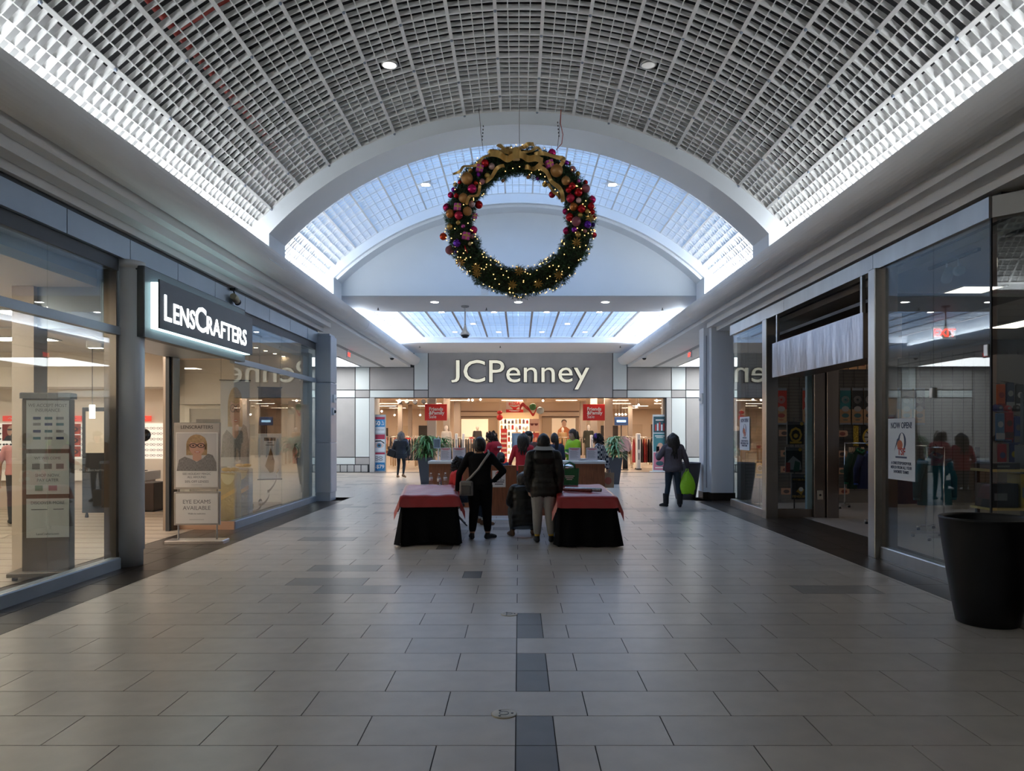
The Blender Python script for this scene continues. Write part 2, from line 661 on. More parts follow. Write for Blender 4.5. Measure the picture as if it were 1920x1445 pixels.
WHITEA = M('white_arch_paint', (.78, .83, .88), .6, noise=(.9, .02))
arch1, _ = arch_wall('wall_arch', 'white portal arch between the near vault and the skylit vault', 12.70, 13.57, 4.19, 5.02, 6.85, 4.60, 5.1, 8.3, WHITEA)
arch2, A2 = arch_wall('wall_arch_inner', 'second slimmer white arch in front of the blank end wall', 17.60, 18.40, 4.31, 5.28, 7.02, 4.60, 5.1, 8.3, WHITEA)
rr, zc, aa, arc = A2
lip = MB()
ri, ro = rr - .06, rr + .0
aa2 = aa * .995
ts = [aa2 - 2 * aa2 * k / 48 for k in range(49)]
lip.prism([(ri * math.sin(t), zc + ri * math.cos(t)) for t in ts] + [(ro * math.sin(t), zc + ro * math.cos(t)) for t in reversed(ts)], 'y', 17.72, 17.80)
lip.build('arch_lip', WHITEA, arch2)

sky = MB()
for s in (-1, 1):
    lo, hi = sorted((s * 4.75, s * 5.1))
    sky.box(lo, hi, 13.57, 17.6, 4.77, 7.9)
ceil2 = struct(sky.build('ceiling_skylight', WHITE), 'skylit white grid vault glowing blue behind the wreath')
V2R = 6.28
crate2 = crate_mesh('crate_panel', .59, .556, .04, .009, 4, 4, GRID)
vault(ceil2, V2R, VZ, 13.57, 17.6, 7, crate2, 17, .035, .045, GRID)
PANE = glass_mat('skylight_glass', (.93, .97, 1.0), 1.45)
for j in range(15):
    th = (j - 7) * .12
    r = V2R + .62
    pm = MB().box(-.41, .41, 13.6, 17.58, -.006, .006)
    pm.build('pane', PANE, ceil2, (r * math.sin(th), 0, VZ + r * math.cos(th)), (0, th, 0))
for j in range(16):
    th = (j - 7.5) * .12
    r = V2R + .62
    MB().box(-.03, .03, 13.58, 17.59, -.05, .05).build('glazing_bar', GRID, ceil2, (r * math.sin(th), 0, VZ + r * math.cos(th)), (0, th, 0))
for sd, lab in ((-1, 'small square downlight in the skylit vault left of the wreath'), (1, 'small square downlight in the skylit vault right of the wreath')):
    th = sd * .32
    t = thing('skylight_downlight', lab, 'light', (V2R * math.sin(th), 16.0, VZ + V2R * math.cos(th)))
    MB().cbox(-.11, .11, -.11, .11, -.02, .10, .012).build('housing', WHITEP, t)
    MB().box(-.07, .07, -.07, .07, -.026, -.02).build('lens', LAMP, t)
    MB().box(-.22, .22, -.012, .012, .0, .03).build('bracket', WHITEP, t)

# blank end wall and lower soffit
SZ = 5.0
tm = MB()
tm.box(-5.1, 5.1, 18.40, 18.55, SZ - .0, 8.3)
endw = struct(tm.build('wall_back', M('end_wall_paint', (.76, .83, .90), .65, noise=(.8, .02))), 'blank pale end wall inside the arch behind the wreath')
MB().box(-.92, -.74, 18.385, 18.40, 5.03, 5.20).build('access_panel', WHITE, endw)
sf = MB()
sf.box(-4.6, 4.6, 18.41, 20.86, SZ + .001, SZ + .2)
sf.box(-4.6, 4.6, 28.1, 31.8, SZ, SZ + .2)
sf.box(-4.6, 4.6, 20.80, 20.90, SZ + .19, 6.0).box(-4.6, 4.6, 28.06, 28.16, SZ + .19, 6.0)
SOFF = M('soffit_paint', (.84, .86, .90), .6, noise=(.8, .02))
soff = struct(sf.build('ceiling_soffit', SOFF), 'flat lavender-white soffit framing the lower skylight')
# lower skylight grid
low = MB()
for s in (-1, 1):
    lo, hi = sorted((s * 4.6, s * 4.9))
    low.box(lo, hi, 20.86, 28.1, 4.77, 6.0)
ceil3 = struct(low.build('ceiling_lower_skylight', WHITE), 'lower flat skylight with white grid in front of the department store')
nx, ny = 11, 9
wx, wy = 8.6 / nx, 7.2 / ny
cr3 = crate_mesh('crate_panel', wx - .03, wy - .03, .014, .008, 4, 4, GRID)
for i in range(nx):
    for j in range(ny):
        put('crate_panel', cr3, ceil3, (-4.3 + (i + .5) * wx, 20.88 + (j + .5) * wy, 5.22))
BRN = M('brown_grey_rib', (.36, .34, .34), .5)
for i in range(nx + 1):
    MB().box(-.03, .03, 20.88, 28.08, 5.205, 5.24).build('long_rib', BRN, ceil3, (-4.3 + i * wx, 0, 0))
for j in range(ny + 1):
    MB().box(-4.3, 4.3, -.008, .008, 5.21, 5.235).build('cross_rib', GRID, ceil3, (0, 20.88 + j * wy, 0))
for i in range(6):
    MB().box(-4.6 + i * 1.533, -4.6 + (i + 1) * 1.533 - .04, 20.9, 28.06, 5.60, 5.61).build('pane', PANE, ceil3)
k = 0
for (u, Y) in ((828, 22.2), (926, 22.2), (1025, 22.2), (1124, 22.2), (887, 24.6), (1064, 24.6), (853, 26.6), (935, 26.6), (1016, 26.6), (1097, 26.6)):
    k += 1
    rowname = {22.2: 'front', 24.6: 'middle', 26.6: 'rear'}[Y]
    idx = {828: 'leftmost', 926: 'second', 1025: 'third', 1124: 'rightmost', 887: 'left', 1064: 'right', 853: 'leftmost', 935: 'second', 1016: 'third', 1097: 'rightmost'}[u]
    t = thing('grid_downlight', 'small downlight in the lower skylight grid, %s of the %s row' % (idx, rowname), 'light', (px(u, Y), Y, 5.20), 0, 'downlights in the lower skylight')
    MB().cbox(-.10, .10, -.10, .10, 0, .10, .01).build('housing', WHITEP, t)
    MB().box(-.07, .07, -.07, .07, -.006, 0).build('lens', LAMP, t)
for u, lab in ((815, 'left'), (972, 'middle'), (1135, 'right')):
    Y = 19.25
    t = thing('soffit_downlight', 'round soffit downlight under the end wall, %s of three' % lab, 'light', (px(u, Y), Y, SZ), 0, 'soffit downlights under the end wall')
    MB().lathe([(.0, 0), (.10, 0), (.10, -.012), (.115, -.014), (.118, -.004), (.118, .0)], n=20).build('trim_ring', WHITEP, t)
    MB().lathe([(0, -.016), (.095, -.015), (.097, -.002), (0, -.001)], n=20).build('lens', LAMP, t)
for u, v, Y in ((709, 577, 20.2), (912, 577, 20.2), (1242, 575, 20.2), (787, 651, 29.2), (938, 651, 29.2), (1163, 651, 29.2)):
    t = tag(MB().lathe([(.012, 0), (.012, -.05), (.035, -.055), (.035, -.065), (.0, -.067)], n=10).build('ceiling_sprinkler', DARKM, None, (px(u, Y), Y, SZ)),
            'small ceiling sprinkler on the soffit, %s' % {709: 'front row left', 912: 'front row middle', 1242: 'front row right', 787: 'rear row left', 938: 'rear row middle', 1163: 'rear row right'}[u], 'sprinkler', 'soffit sprinkler heads')
# hanging dome on a pole
t = thing('pendant_sensor', 'white cone-shaped pendant on a pole below the soffit', 'pendant', (px(872, 19.9), 19.9, SZ))
MB().lathe([(.0, 0), (.11, 0), (.10, -.03), (.05, -.045), (0, -.05)], n=18).build('canopy', M('grey_cap', (.3, .31, .33), .5), t)
MB().tube([(0, 0, -.04), (0, 0, -.55)], .02, 10).build('pole', WHITEP, t)
MB().lathe([(.02, -.50), (.035, -.56), (.06, -.64), (.12, -.72), (.13, -.75), (.13, -.765), (0, -.766)], n=20).build('cone', WHITEP, t)
MB().lathe([(.0, -.766), (.105, -.766), (.105, -.80), (.07, -.81), (.07, -.835), (0, -.84)], n=20).build('base_ring', DARKM, t)
# side corridor fittings
for sd, nm in ((-1, 'left'), (1, 'right')):
    x0, x1 = sorted((sd * 6.5, sd * 9.6))
    t = thing('ceiling_light_well', 'bright square ceiling panel over the %s cross corridor' % nm, 'light', (0, 0, 4.407))
    MB().box(x0 + .06, x1 - .06, 27.36, 31.14, -.012, 0).build('diffuser', WELL, t)
    MB().box(x0, x0 + .06, 27.3, 31.2, -.03, 0).box(x1 - .06, x1, 27.3, 31.2, -.03, 0).box(x0, x1, 27.3, 27.36, -.03, 0).box(x0, x1, 31.14, 31.2, -.03, 0).build('frame', WHITE, t)
    t = thing('exit_sign', 'red exit sign hanging over the %s cross corridor' % nm, 'sign', (px(653 if sd < 0 else 1294, 25), 25, 4.407))
    MB().box(-.012, .012, -.012, .012, -.05, 0).build('stem', WHITEP, t)
    MB().cbox(-.03, .03, -.16, .16, -.27, -.05, .01).build('case', WHITEP, t)
    text('lettering', 'EXIT', (-sd * .033, 0, -.225), .17, M('exit_red', (.5, .02, .02), .5, emit=((1, .05, .03), 1.5)), t, (PI / 2, 0, -sd * PI / 2), bold=.004)
    t = thing('dome_camera', 'black dome camera on the %s corridor soffit' % nm, 'camera', (px(735 if sd < 0 else 1208, 27.5), 27.5, 4.407))
    MB().lathe([(.0, 0), (.085, 0), (.085, -.035), (0, -.036)], n=18).build('base', WHITEP, t)
    MB().lathe([(.075, -.034), (.07, -.07), (.04, -.10), (.0, -.11)], n=18).build('dome', BLACK, t)

# ------------------------------------------------------------------ department store front at the far end
JY = 31.8
GREYP = M('grey_stone_panel', (.42, .41, .405), .7, noise=(1.5, .06))
PALEP = M('pale_green_panel', (.70, .76, .76), .5, noise=(1, .02))
BASET = M('base_tile', (.50, .50, .49), .45, noise=(2, .05))
JOINT = M('dark_joint', (.05, .055, .06), .7)
ZT, ZB = 5.02, 3.12
jw = MB()
for s in (-1, 1):
    lo, hi = sorted((s * 6.15, s * 12.9))
    jw.box(lo, hi, JY + .05, JY + .5, 0, 5.0)
jw.box(-6.15, 6.15, JY + .05, JY + .5, ZB, 5.1)
jcw = struct(jw.build('wall_far', JOINT), 'panelled store front wall around the wide department store entrance')


def panel(u0, u1, v0, v1, mat, name='wall_panel', th=.05):
    x0, x1 = px(u0, JY), px(u1, JY)
    z1, z0 = pz(v0, JY), pz(v1, JY)
    g = .018
    MB().box(x0 + g, x1 - g, JY + .05 - th, JY + .06, max(0, z0 + g), z1 - g).build(name, mat, jcw)


panel(803, 1149, 655, 745.5, GREYP)
for mir in (0, 1):
    def mp(a, b):
        return (a, b) if not mir else (1952 - b, 1952 - a)
    for a, b, v0, v1, mt in ((776, 803, 655, 731, PALEP), (776, 803, 731, 745.5, GREYP), (693, 776, 688, 731, GREYP), (693, 776, 731, 745.5, PALEP),
                             (666, 693, 688, 731, PALEP), (666, 693, 731, 745.5, GREYP), (666, 693, 745.5, 857, PALEP), (666, 693, 857, 871, GREYP),
                             (560, 666, 688, 731, GREYP), (560, 666, 731, 745.5, PALEP), (560, 666, 745.5, 857, GREYP), (560, 666, 857, 871, PALEP),
                             (430, 560, 688, 857, GREYP), (430, 560, 857, 871, PALEP)):
        panel(*mp(a, b), v0, v1, mt)
    u = 430
    while u < 690:
        panel(*mp(u, min(u + 13, 693)), 871, 885, BASET, 'base_tile', .06)
        u += 13
    a, b = mp(693, 702)
    x0, x1 = sorted((px(a, JY), px(b, JY)))
    MB().box(x0, x1, JY + .0, JY + 1.2, 0, ZB).build('jamb', BASET, jcw)
# letters
SIGNF = M('cream_letter_face', (.80, .78, .66), .5, emit=((1, .95, .74), .22))
t = thing('store_sign', 'large cream raised lettering on grey wall over the department store entrance', 'sign', (0, JY, 0))
SPLITS = []
LET = text('letter', 'JCPenney', (px(975, JY), -.10, pz(716.5, JY)), 1.34, SIGNF, t, depth=.05, sp=1.0)
SPLITS.append((LET, 5.80, None, .006))
LETB = text('letter_return', 'JCPenney', (px(975, JY), -.035, pz(716.5, JY)), 1.34, DARKM, t, depth=.05, bold=.028, sp=1.0)
SPLITS.append((LETB, 5.86, None, 0))

# ------------------------------------------------------------------ outer closing walls
struct(MB().box(-13.1, -12.9, 18.9, 31.9, 0, 5.9).build('wall_corridor_left', WHITE), 'end wall of the left cross corridor')
struct(MB().box(12.9, 13.1, 18.9, 31.9, 0, 5.9).build('wall_corridor_right', WHITE), 'end wall of the right cross corridor')
struct(MB().box(-8, 8, -9.2, -9.0, 0, 8.5).build('wall_front', WHITE), 'plain wall closing the hall behind the viewpoint')

# ------------------------------------------------------------------ left storefront (optical shop)
GX = -5.0
wl = MB().box(-5.25, -4.99, 3.0, 18.55, 3.72, 4.186)
wl.box(-5.7, -5.25, 3.0, 18.9, 3.60, 4.186)
wall_left = struct(wl.build('wall_left', BLUEM), 'blue-grey metal and glass storefront of the optical shop')
MB().box(-5.2, -4.94, -9, 18.6, 4.135, 4.184).build('shadow_gap', BLACK, wall_left)
ys = [8.255 + 1.342 * k for k in range(-4, 9)]
ys[-1] = 18.9
for a, b in zip(ys[:-1], ys[1:]):
    MB().box(-4.99, -4.925, a + .008, b - .008, 3.86, 4.13).build('fascia_panel', BLUEM, wall_left)
MB().box(-5.06, -4.98, 3.0, 9.42, 3.70, 3.86).build('head_rail', DARKM, wall_left)
MB().box(-5.06, -4.97, 13.2, 18.55, 3.70, 3.86).build('head_rail', DARKM, wall_left)
for a, b in ((3.0, 9.42), (13.2, 18.5)):
    MB().box(-5.04, -4.955, a, b, 2.90, 3.0).build('transom', BLUEM, wall_left)
    MB().cbox(-5.08, -4.945, a, b, 0, .14, .012).build('sill', BLUEM, wall_left)


def panes(parent, edges, x, z0, z1, mat=GLASS):
    for a, b in zip(edges[:-1], edges[1:]):
        MB().box(x - .005, x + .005, a + .004, b - .004, z0, z1).build('glass_pane', mat, parent)


near = [3.0, 4.0, 5.345, 6.69, 8.03, 9.42]
far = [13.22, 14.55, 15.87, 17.2, 18.52]
panes(wall_left, near, GX, .14, 2.90)
panes(wall_left, near, GX, 3.0, 3.70)
panes(wall_left, far, GX + .03, .14, 2.90)
panes(wall_left, far, GX + .03, 3.0, 3.70)
# return pane of the display window facing the hall, on a copper plinth
MB().box(-5.93, -4.97, 13.195, 13.205, .14, 2.95).build('glass_pane', GLASS, wall_left)
MB().box(-5.93, -4.95, 13.15, 13.24, 0, .14).build('plinth', M('copper_plinth', (.50, .33, .24), .35, .6), wall_left)
MB().box(-6.10, -5.93, 12.98, 13.24, 0, 3.0).build('door_jamb', STEELD, wall_left)
MB().box(-6.02, -5.96, 12.9, 12.98, 0, 3.0).build('door_jamb', DARKM, wall_left)
MB().box(-6.05, -4.99, 9.42, 13.25, 2.98, 3.72).build('entry_head', BLUEM, wall_left)
# inner frame beside the column
MB().box(-5.15, -5.0, 9.40, 9.50, 0, 3.86).build('door_jamb', STEELD, wall_left)
# round column
c = MB()
c.lathe([(.19, 0), (.19, .19), (.205, .20), (.205, 3.74), (.19, 3.75), (.19, 3.765), (.21, 3.77), (.215, 3.86), (.0, 3.861)], (-5.0, 9.66, 0), 32)
struct(c.build('column_round', M('grey_blue_column', (.58, .60, .63), .4, .2, noise=(1, .03))), 'round grey metal column beside the optical shop entrance')
# square metal pier at the far end
p = MB()
p.box(-4.99, -4.62, 18.55, 19.10, 0, .20)
for z0, z1 in ((.21, 1.43), (1.445, 2.90), (2.915, 4.05)):
    p.cbox(-4.99, -4.60, 18.52, 19.12, z0, z1, .012)
p.box(-4.97, -4.64, 18.56, 19.08, .15, 4.1)
pier = struct(p.build('column_square', M('pale_blue_metal', (.46, .52, .60), .38, .35)), 'square pale metal pier ending the optical shop front')
for z, lab, sz in ((pz(747, 18.8), 'white alarm strobe on the square metal pier', .10), (pz(771, 18.5), 'white wall sounder on the square metal pier', .09)):
    t = thing('alarm_device', lab, 'alarm', (-4.60, 18.8 if sz == .10 else 18.75, z))
    MB().cbox(0, .04, -sz, sz, -sz, sz, .01).build('case', WHITEP, t)
    MB().lathe([(0, 0), (.045, 0), (.03, .035), (0, .04)], n=14).build('lens', DARKM if sz < .1 else WHITEP, t, (.04, 0, 0), (0, PI / 2, 0))

# room of the optical shop
FLS = M('shop_vinyl', (.42, .34, .26), .35, noise=(2.5, .12), stretch=(.3, 3, 1))
struct(MB().box(-15, -5.64, 3.0, 18.3, -.2, .004).build('floor_optical', FLS), 'light wood-look floor inside the optical shop')
for k in range(30):
    MB().box(-14.9, -5.65, 3.05 + k * .5, 3.054 + k * .5, .003, .0065).build('plank_joint', M('plank_joint_brown', (.2, .15, .11), .6), bpy.data.objects['floor_optical'])
struct(MB().box(-15.2, -5.25, 2.9, 18.5, 3.50, 3.6).build('ceiling_optical', M('shop_ceiling', (.66, .62, .57), .7)), 'pale ceiling of the optical shop')
struct(MB().box(-15.2, -5.05, 18.25, 18.5, 0, 3.6).build('wall_optical_far', CREAM), 'cream far wall of the optical shop with display boards')
struct(MB().box(-15.2, -15, 2.9, 18.5, 0, 3.6).build('wall_optical_side', CREAM), 'cream side wall of the optical shop')
struct(MB().box(-15.2, -5.05, 2.8, 2.95, 0, 4.2).build('wall_optical_near', CREAM), 'near wall of the optical shop')
struct(MB().box(-7.3, -4.95, -9, 2.95, 0, 4.186).build('wall_left_near', BLUEM), 'blank wall before the optical shop')
# cream soffit over the display wall
struct(MB().box(-15, -8.02, 17.2, 18.25, 2.72, 3.5).build('trim_optical', CREAM), 'deep cream soffit over the eyewear wall')
struct(MB().box(-6.26, -5.99, 9.35, 9.62, 0, 3.5).build('column_optical', M('beige_pillar', (.62, .52, .43), .6)), 'beige pillar just behind the optical shop window')
k = 0
for x in (-7.2, -9.6, -12.2):
    for y in (5.0, 8.2, 11.4, 14.6):
        if x > -8 and y > 12:
            continue
        k += 1
        t = thing('ceiling_troffer', 'light panel in the optical shop ceiling, %s row inward, %s along' % (ORD[(-7.2, -9.6, -12.2).index(x)], ORD[(5.0, 8.2, 11.4, 14.6).index(y)]), 'light', (x, y, 3.5), 0, 'light panels in the optical shop ceiling')
        MB().box(-.57, .57, -.27, .27, -.012, 0).build('diffuser', SHOPL, t)
        MB().box(-.61, .61, -.31, -.27, -.02, 0).box(-.61, .61, .27, .31, -.02, 0).box(-.61, -.57, -.27, .27, -.02, 0).box(.57, .61, -.27, .27, -.02, 0).build('frame', WHITEP, t)
for i, (x, y) in enumerate(((-7.6, 13.6), (-9.2, 13.0), (-11.0, 13.4), (-8.4, 16.4))):
    t = thing('track_spot', 'white twin track spotlight in the optical shop, %s' % ('first from the entrance', 'above the far counter', 'near the side wall', 'by the far pier')[i], 'light', (x, y, 3.5))
    MB().box(-.5, .5, -.02, .02, -.03, 0).build('track', WHITEP, t)
    MB().tube([(0, 0, -.03), (0, 0, -.16)], .012, 8).build('stem', WHITEP, t)
    MB().cbox(-.14, .14, -.07, .07, -.30, -.16, .015).build('head', WHITEP, t)
    MB().box(-.11, .11, -.05, .05, -.304, -.30).build('lens', SHOPL, t)
for i, (u, v) in enumerate(((1051, 690), (1118, 716), (1245, 767), (1287, 784), (1337, 804), (1424, 837), (1480, 860), (1523, 877))):
    Y = 13.5 + i * .62
    t = thing('display_spot', 'small round spotlight over the optical display window, %s from the entrance' % ORD[i], 'light', (-5.55, Y, 3.5), 0, 'spotlights over the optical display window')
    MB().lathe([(0, 0), (.05, 0), (.055, -.02), (.05, -.03), (0, -.03)], n=14).build('ring', WHITEP, t)
    MB().lathe([(0, -.036), (.038, -.034), (.04, -.028), (0, -.026)], n=14).build('lens', M('display_lens', (1, 1, 1), .5, emit=((1, .72, .45), 9)), t)

# ------------------------------------------------------------------ optical shop sign
t = thing('shop_sign', 'dark projecting sign box with glowing white capitals over the optical shop entrance', 'sign', (-4.86, 9.56, 2.90))
SIGNG = M('slate_sign', (.09, .105, .12), .45, .2)
GLOW = M('cyan_edge_glow', (.8, .95, .95), .4, emit=((.62, .92, .95), 2.4))
MB().cbox(0, .13, 0, 3.53, 0, .90, .012).build('back_box', SIGNG, t)
MB().box(.13, .22, .17, 3.50, .125, .72).build('light_edge', GLOW, t)
MB().cbox(.22, .245, .17, 3.56, .13, .76, .006).build('face_panel', SIGNG, t)
LG = M('white_letter_glow', (1, 1, 1), .4, emit=((.93, .98, 1.0), 3.2))
zb = .255
for body, y0, wdt, hgt in (('L', .30, .20, .335), ('ENS', .56, .66, .265), ('C', 1.24, .37, .36), ('RAFTERS', 1.64, 1.62, .265)):
    o = text('letter', body, (.246, y0, zb), .4, LG, t, (PI / 2, 0, PI / 2), 'LEFT', depth=.004, bold=.004, sp=1.05)
    SPLITS.append((o, wdt, hgt, 0))
# spotlight bracket above the sign
t = thing('fascia_spotlight', 'small tan camera spotlight clamped above the sign on the fascia', 'camera', (-4.88, 12.95, 4.13))
MB().box(-.05, .05, -.05, .05, -.02, .02).build('bracket', BLACKM, t)
MB().tube([(0, 0, -.02), (.03, 0, -.12), (.03, 0, -.22)], .012, 8).build('arm', BLACKM, t)
MB().tube([(.03, -.10, -.13), (.03, 0, -.16), (.03, .09, -.19)], [.055, .065, .05], 12).build('head', M('tan_plastic', (.42, .36, .25), .5), t)
MB().tube([(.03, .085, -.19), (.03, .12, -.20)], [.05, .06], 12).build('shroud', BLACKM, t)

# ------------------------------------------------------------------ right storefront (sports shop)
RX = 4.90
wr = MB().box(5.0, 5.3, 7.85, 17.5, 4.0, 4.186).box(5.3, 7.3, -9, 18.9, 4.10, 4.186)
wall_right = struct(wr.build('wall_right', DARKM), 'brushed steel and glass storefront of the sports shop')
for a, b in ((7.83, 10.4), (10.4, 13.9), (13.9, 17.45)):
    MB().box(4.86, 5.02, a + .004, b - .004, 3.91, 4.13).build('fascia_panel', STEEL, wall_right)
ch = Matrix.Rotation(R(-48), 4, 'Z')


def chamfer(mb, name, mat):
    o = mb.build(name, mat, wall_right, (4.90, 7.83, 0), (0, 0, R(-48)))
    return o


chamfer(MB().box(.0, 1.15, -.02, .12, 3.91, 4.13), 'fascia_panel', M('dull_steel', (.36, .35, .33), .42, .8))
chamfer(MB().box(.03, 1.15, .03, .042, .16, 3.91), 'glass_pane', GLASS)
chamfer(MB().cbox(.0, 1.15, -.01, .08, 0, .16, .01), 'sill', STEEL)
chamfer(MB().box(1.15, 6.0, -.02, .12, 0, 4.15), 'side_wall', DARKM)
panes(wall_right, [7.86, 8.95, 10.12], RX, .16, 3.91)
panes(wall_right, [15.05, 16.2, 17.3], RX, .16, 3.91)
MB().cbox(4.86, 4.99, 7.84, 10.2, 0, .16, .012).build('sill', STEEL, wall_right)
MB().cbox(4.86, 4.99, 14.95, 17.42, 0, .16, .012).build('sill', STEEL, wall_right)
MB().cbox(4.80, 4.94, 10.22, 10.42, 0, 3.91, .01).build('post', STEEL, wall_right)
MB().box(4.90, 5.06, 10.12, 10.24, 0, 3.91).build('post', STEELD, wall_right)
MB().cbox(4.82, 5.06, 14.78, 15.02, 0, 3.91, .01).build('post', STEEL, wall_right)
MB().box(4.885, 4.90, 7.835, 7.86, .16, 3.91).build('post', BLACKM, wall_right)
# return beside the entry: pane, pocket wall
MB().box(5.06, 5.73, 15.10, 15.112, .16, 3.9).build('glass_pane', GLASSC, wall_right)
MB().box(5.73, 5.83, 15.06, 15.16, .16, 3.0).build('glass_edge', M('teal_glass_edge', (.30, .42, .44), .25), wall_right)
MB().cbox(5.06, 5.83, 15.05, 15.2, 0, .16, .01).build('plinth', STEELD, wall_right)
MB().cbox(5.83, 6.05, 14.95, 15.2, 0, 3.3, .008).build('pocket_panel', STEELD, wall_right)
MB().cbox(6.065, 6.30, 14.90, 15.2, 0, 3.3, .008).build('pocket_panel', STEELD, wall_right)
t = thing('wall_socket', 'white key switch plate on the steel door pocket', 'switch', (5.94, 14.94, .45))
MB().cbox(-.06, .06, 0, .015, -.09, .09, .004).build('plate', M('ivory_plate', (.55, .50, .44), .5), t, None, (0, 0, PI))
MB().lathe([(0, 0), (.022, 0), (.018, .012), (0, .013)], n=12).build('key_barrel', DARKM, t, (0, -.014, 0), (PI / 2, 0, 0))
MB().box(5.0, 7.0, 10.4, 15.1, 3.55, 3.60).build('entry_soffit', M('dark_soffit', (.05, .05, .052), .5), wall_right)
for sd in (-1,):
    # blank rippled sign panel on hangers
    t = thing('blank_sign', 'blank rippled steel sign panel hanging over the sports shop entrance', 'sign', (4.84, 10.66, 2.73))
    rip = M('rippled_steel', (.44, .46, .53), .30, .75, bump=(1.3, .5, .10), stretch=(1, 1.8, .55))
    MB().box(0, .012, 0, 3.81, 0, .65).build('face_sheet', rip, t)
    MB().box(.012, .55, 0, 3.80, .01, .64).build('box_body', STEELD, t)
    for y in (.12, 3.66):
        MB().box(.03, .08, y - .03, y + .03, .64, 1.18).build('hanger', STEEL if y > 1 else STEEL, t)
# white plastered pier beyond the shop
p = MB()
p.box(4.75, 5.32, 18.70, 19.4, .19, 4.28).box(4.62, 4.76, 18.95, 19.4, .19, 4.3)
pierr = struct(p.build('column_right', M('white_pier', (.76, .79, .83), .55, noise=(1, .02))), 'white plastered pier beyond the sports shop')
MB().box(4.73, 5.34, 18.68, 19.42, 0, .19).box(4.60, 4.74, 18.93, 19.42, 0, .19).build('dark_base', BORD, pierr)
MB().box(4.68, 4.705, 18.935, 18.952, .3, 4.1).build('groove', M('groove_grey'), pierr)
t = thing('alarm_device', 'white alarm strobe on the plastered pier', 'alarm', (4.62, 19.1, pz(747, 19.1)))
MB().cbox(-.04, 0, -.12, .12, -.13, .13, .01).build('case', WHITEP, t)
MB().lathe([(0, 0), (.05, 0), (.035, .035), (0, .04)], n=14).build('lens', WHITEP, t, (-.04, 0, -.02), (0, -PI / 2, 0))
# room of the sports shop
struct(MB().box(5.64, 16, 5.0, 18.2, -.2, .004).build('floor_sport', M('pale_vinyl', (.40, .35, .31), .3, noise=(2, .06))), 'pale vinyl floor inside the sports shop')
struct(MB().box(5.3, 16.2, 2.0, 18.4, 3.9, 4.0).build('ceiling_sport', M('sport_ceiling', (.42, .40, .38), .7)), 'grey ceiling of the sports shop')
struct(MB().box(5.3, 16.2, 18.1, 18.4, 0, 4.0).build('wall_sport_far', M('grey_slatwall', (.16, .145, .135), .6)), 'dark grid wall of merchandise at the back of the sports shop')
struct(MB().box(16, 16.2, 2, 18.4, 0, 4.0).build('wall_sport_side', M('grey_slatwall')), 'far side wall of the sports shop')
struct(MB().box(5.7, 16.2, 2.0, 2.2, 0, 4.0).build('wall_sport_near', M('grey_slatwall')), 'near wall of the sports shop')
struct(MB().box(5.75, 7.3, -9, 6.9, 0, 4.15).build('wall_right_near', DARKM), 'blank wall before the sports shop')
gw = bpy.data.objects['wall_sport_far']
wire = M('grid_wire', (.06, .055, .05), .5, .4)
gm = MB()
for k in range(40):
    gm.box(5.4 + k * .26, 5.408 + k * .26, 18.06, 18.07, .3, 3.6)
for k in range(44):
    gm.box(5.4, 15.9, 18.055, 18.062, .3 + k * .075, .308 + k * .075)
tag(gm.build('wire_grid', wire, gw), None, kind='stuff')
k = 0
for x in (7.0, 10.2, 13.4):
    for y in (6.6, 9.2, 12.0, 15.4):
        t = thing('ceiling_troffer', 'light panel in the sports shop ceiling, %s row inward, %s along' % (ORD[(7.0, 10.2, 13.4).index(x)], ORD[(6.6, 9.2, 12.0, 15.4).index(y)]), 'light', (x, y, 3.9), 0, 'light panels in the sports shop ceiling')
        MB().box(-.3, .3, -.6, .6, -.012, 0).build('diffuser', SPORTL, t)
        MB().box(-.34, .34, -.64, -.6, -.02, 0).box(-.34, .34, .6, .64, -.02, 0).box(-.34, -.3, -.6, .6, -.02, 0).box(.3, .34, -.6, .6, -.02, 0).build('frame', WHITEP, t)
for i, (x, y) in enumerate(((5.45, 7.9), (5.5, 9.6))):
    t = thing('track_spot', 'white cylinder track heads inside the sports shop window, %s' % ('by the glass corner', 'by the steel post')[i], 'light', (x, y, 3.9))
    MB().box(-.02, .02, -.55, .55, -.04, 0).build('track', BLACKM, t)
    for dy, an in ((-.12, .6), (.14, -.5)):
        MB().tube([(0, dy, -.04), (0, dy, -.14)], .012, 8).build('stem', WHITEP, t)
        MB().tube([(-.02, dy - .11 * math.cos(an), -.17 - .05 * an), (.05, dy + .11 * math.cos(an), -.20 + .05 * an)], [.055, .065], 14).build('head', M('grey_spot', (.42, .46, .48), .45), t)
t = thing('exit_sign', 'red lit exit sign added for a reflection in the sports shop window', 'sign', (7.4, 13.2, 3.42))  # added object standing in for an exit sign mirrored in the glass
MB().cbox(-.2, .2, -.03, .03, -.11, .11, .01).build('case', WHITEP, t)
text('lettering', 'EXIT', (0, -.033, -.065), .19, M('exit_red'), t, bold=.004)

# ------------------------------------------------------------------ people: one continuous skin grown from tapered limbs
SKIN1 = M('skin_tan', (.42, .23, .15), .5)
SKIN2 = M('skin_fair', (.60, .38, .29), .5)
HAIRK = M('black_hair', (.012, .009, .008), .4, noise=(40, .4), stretch=(1, 1, .15))
HAIRB = M('brown_hair', (.045, .025, .015), .45, noise=(40, .4), stretch=(1, 1, .15))
BODIES = []


def V(*a):
    return Vector(a)


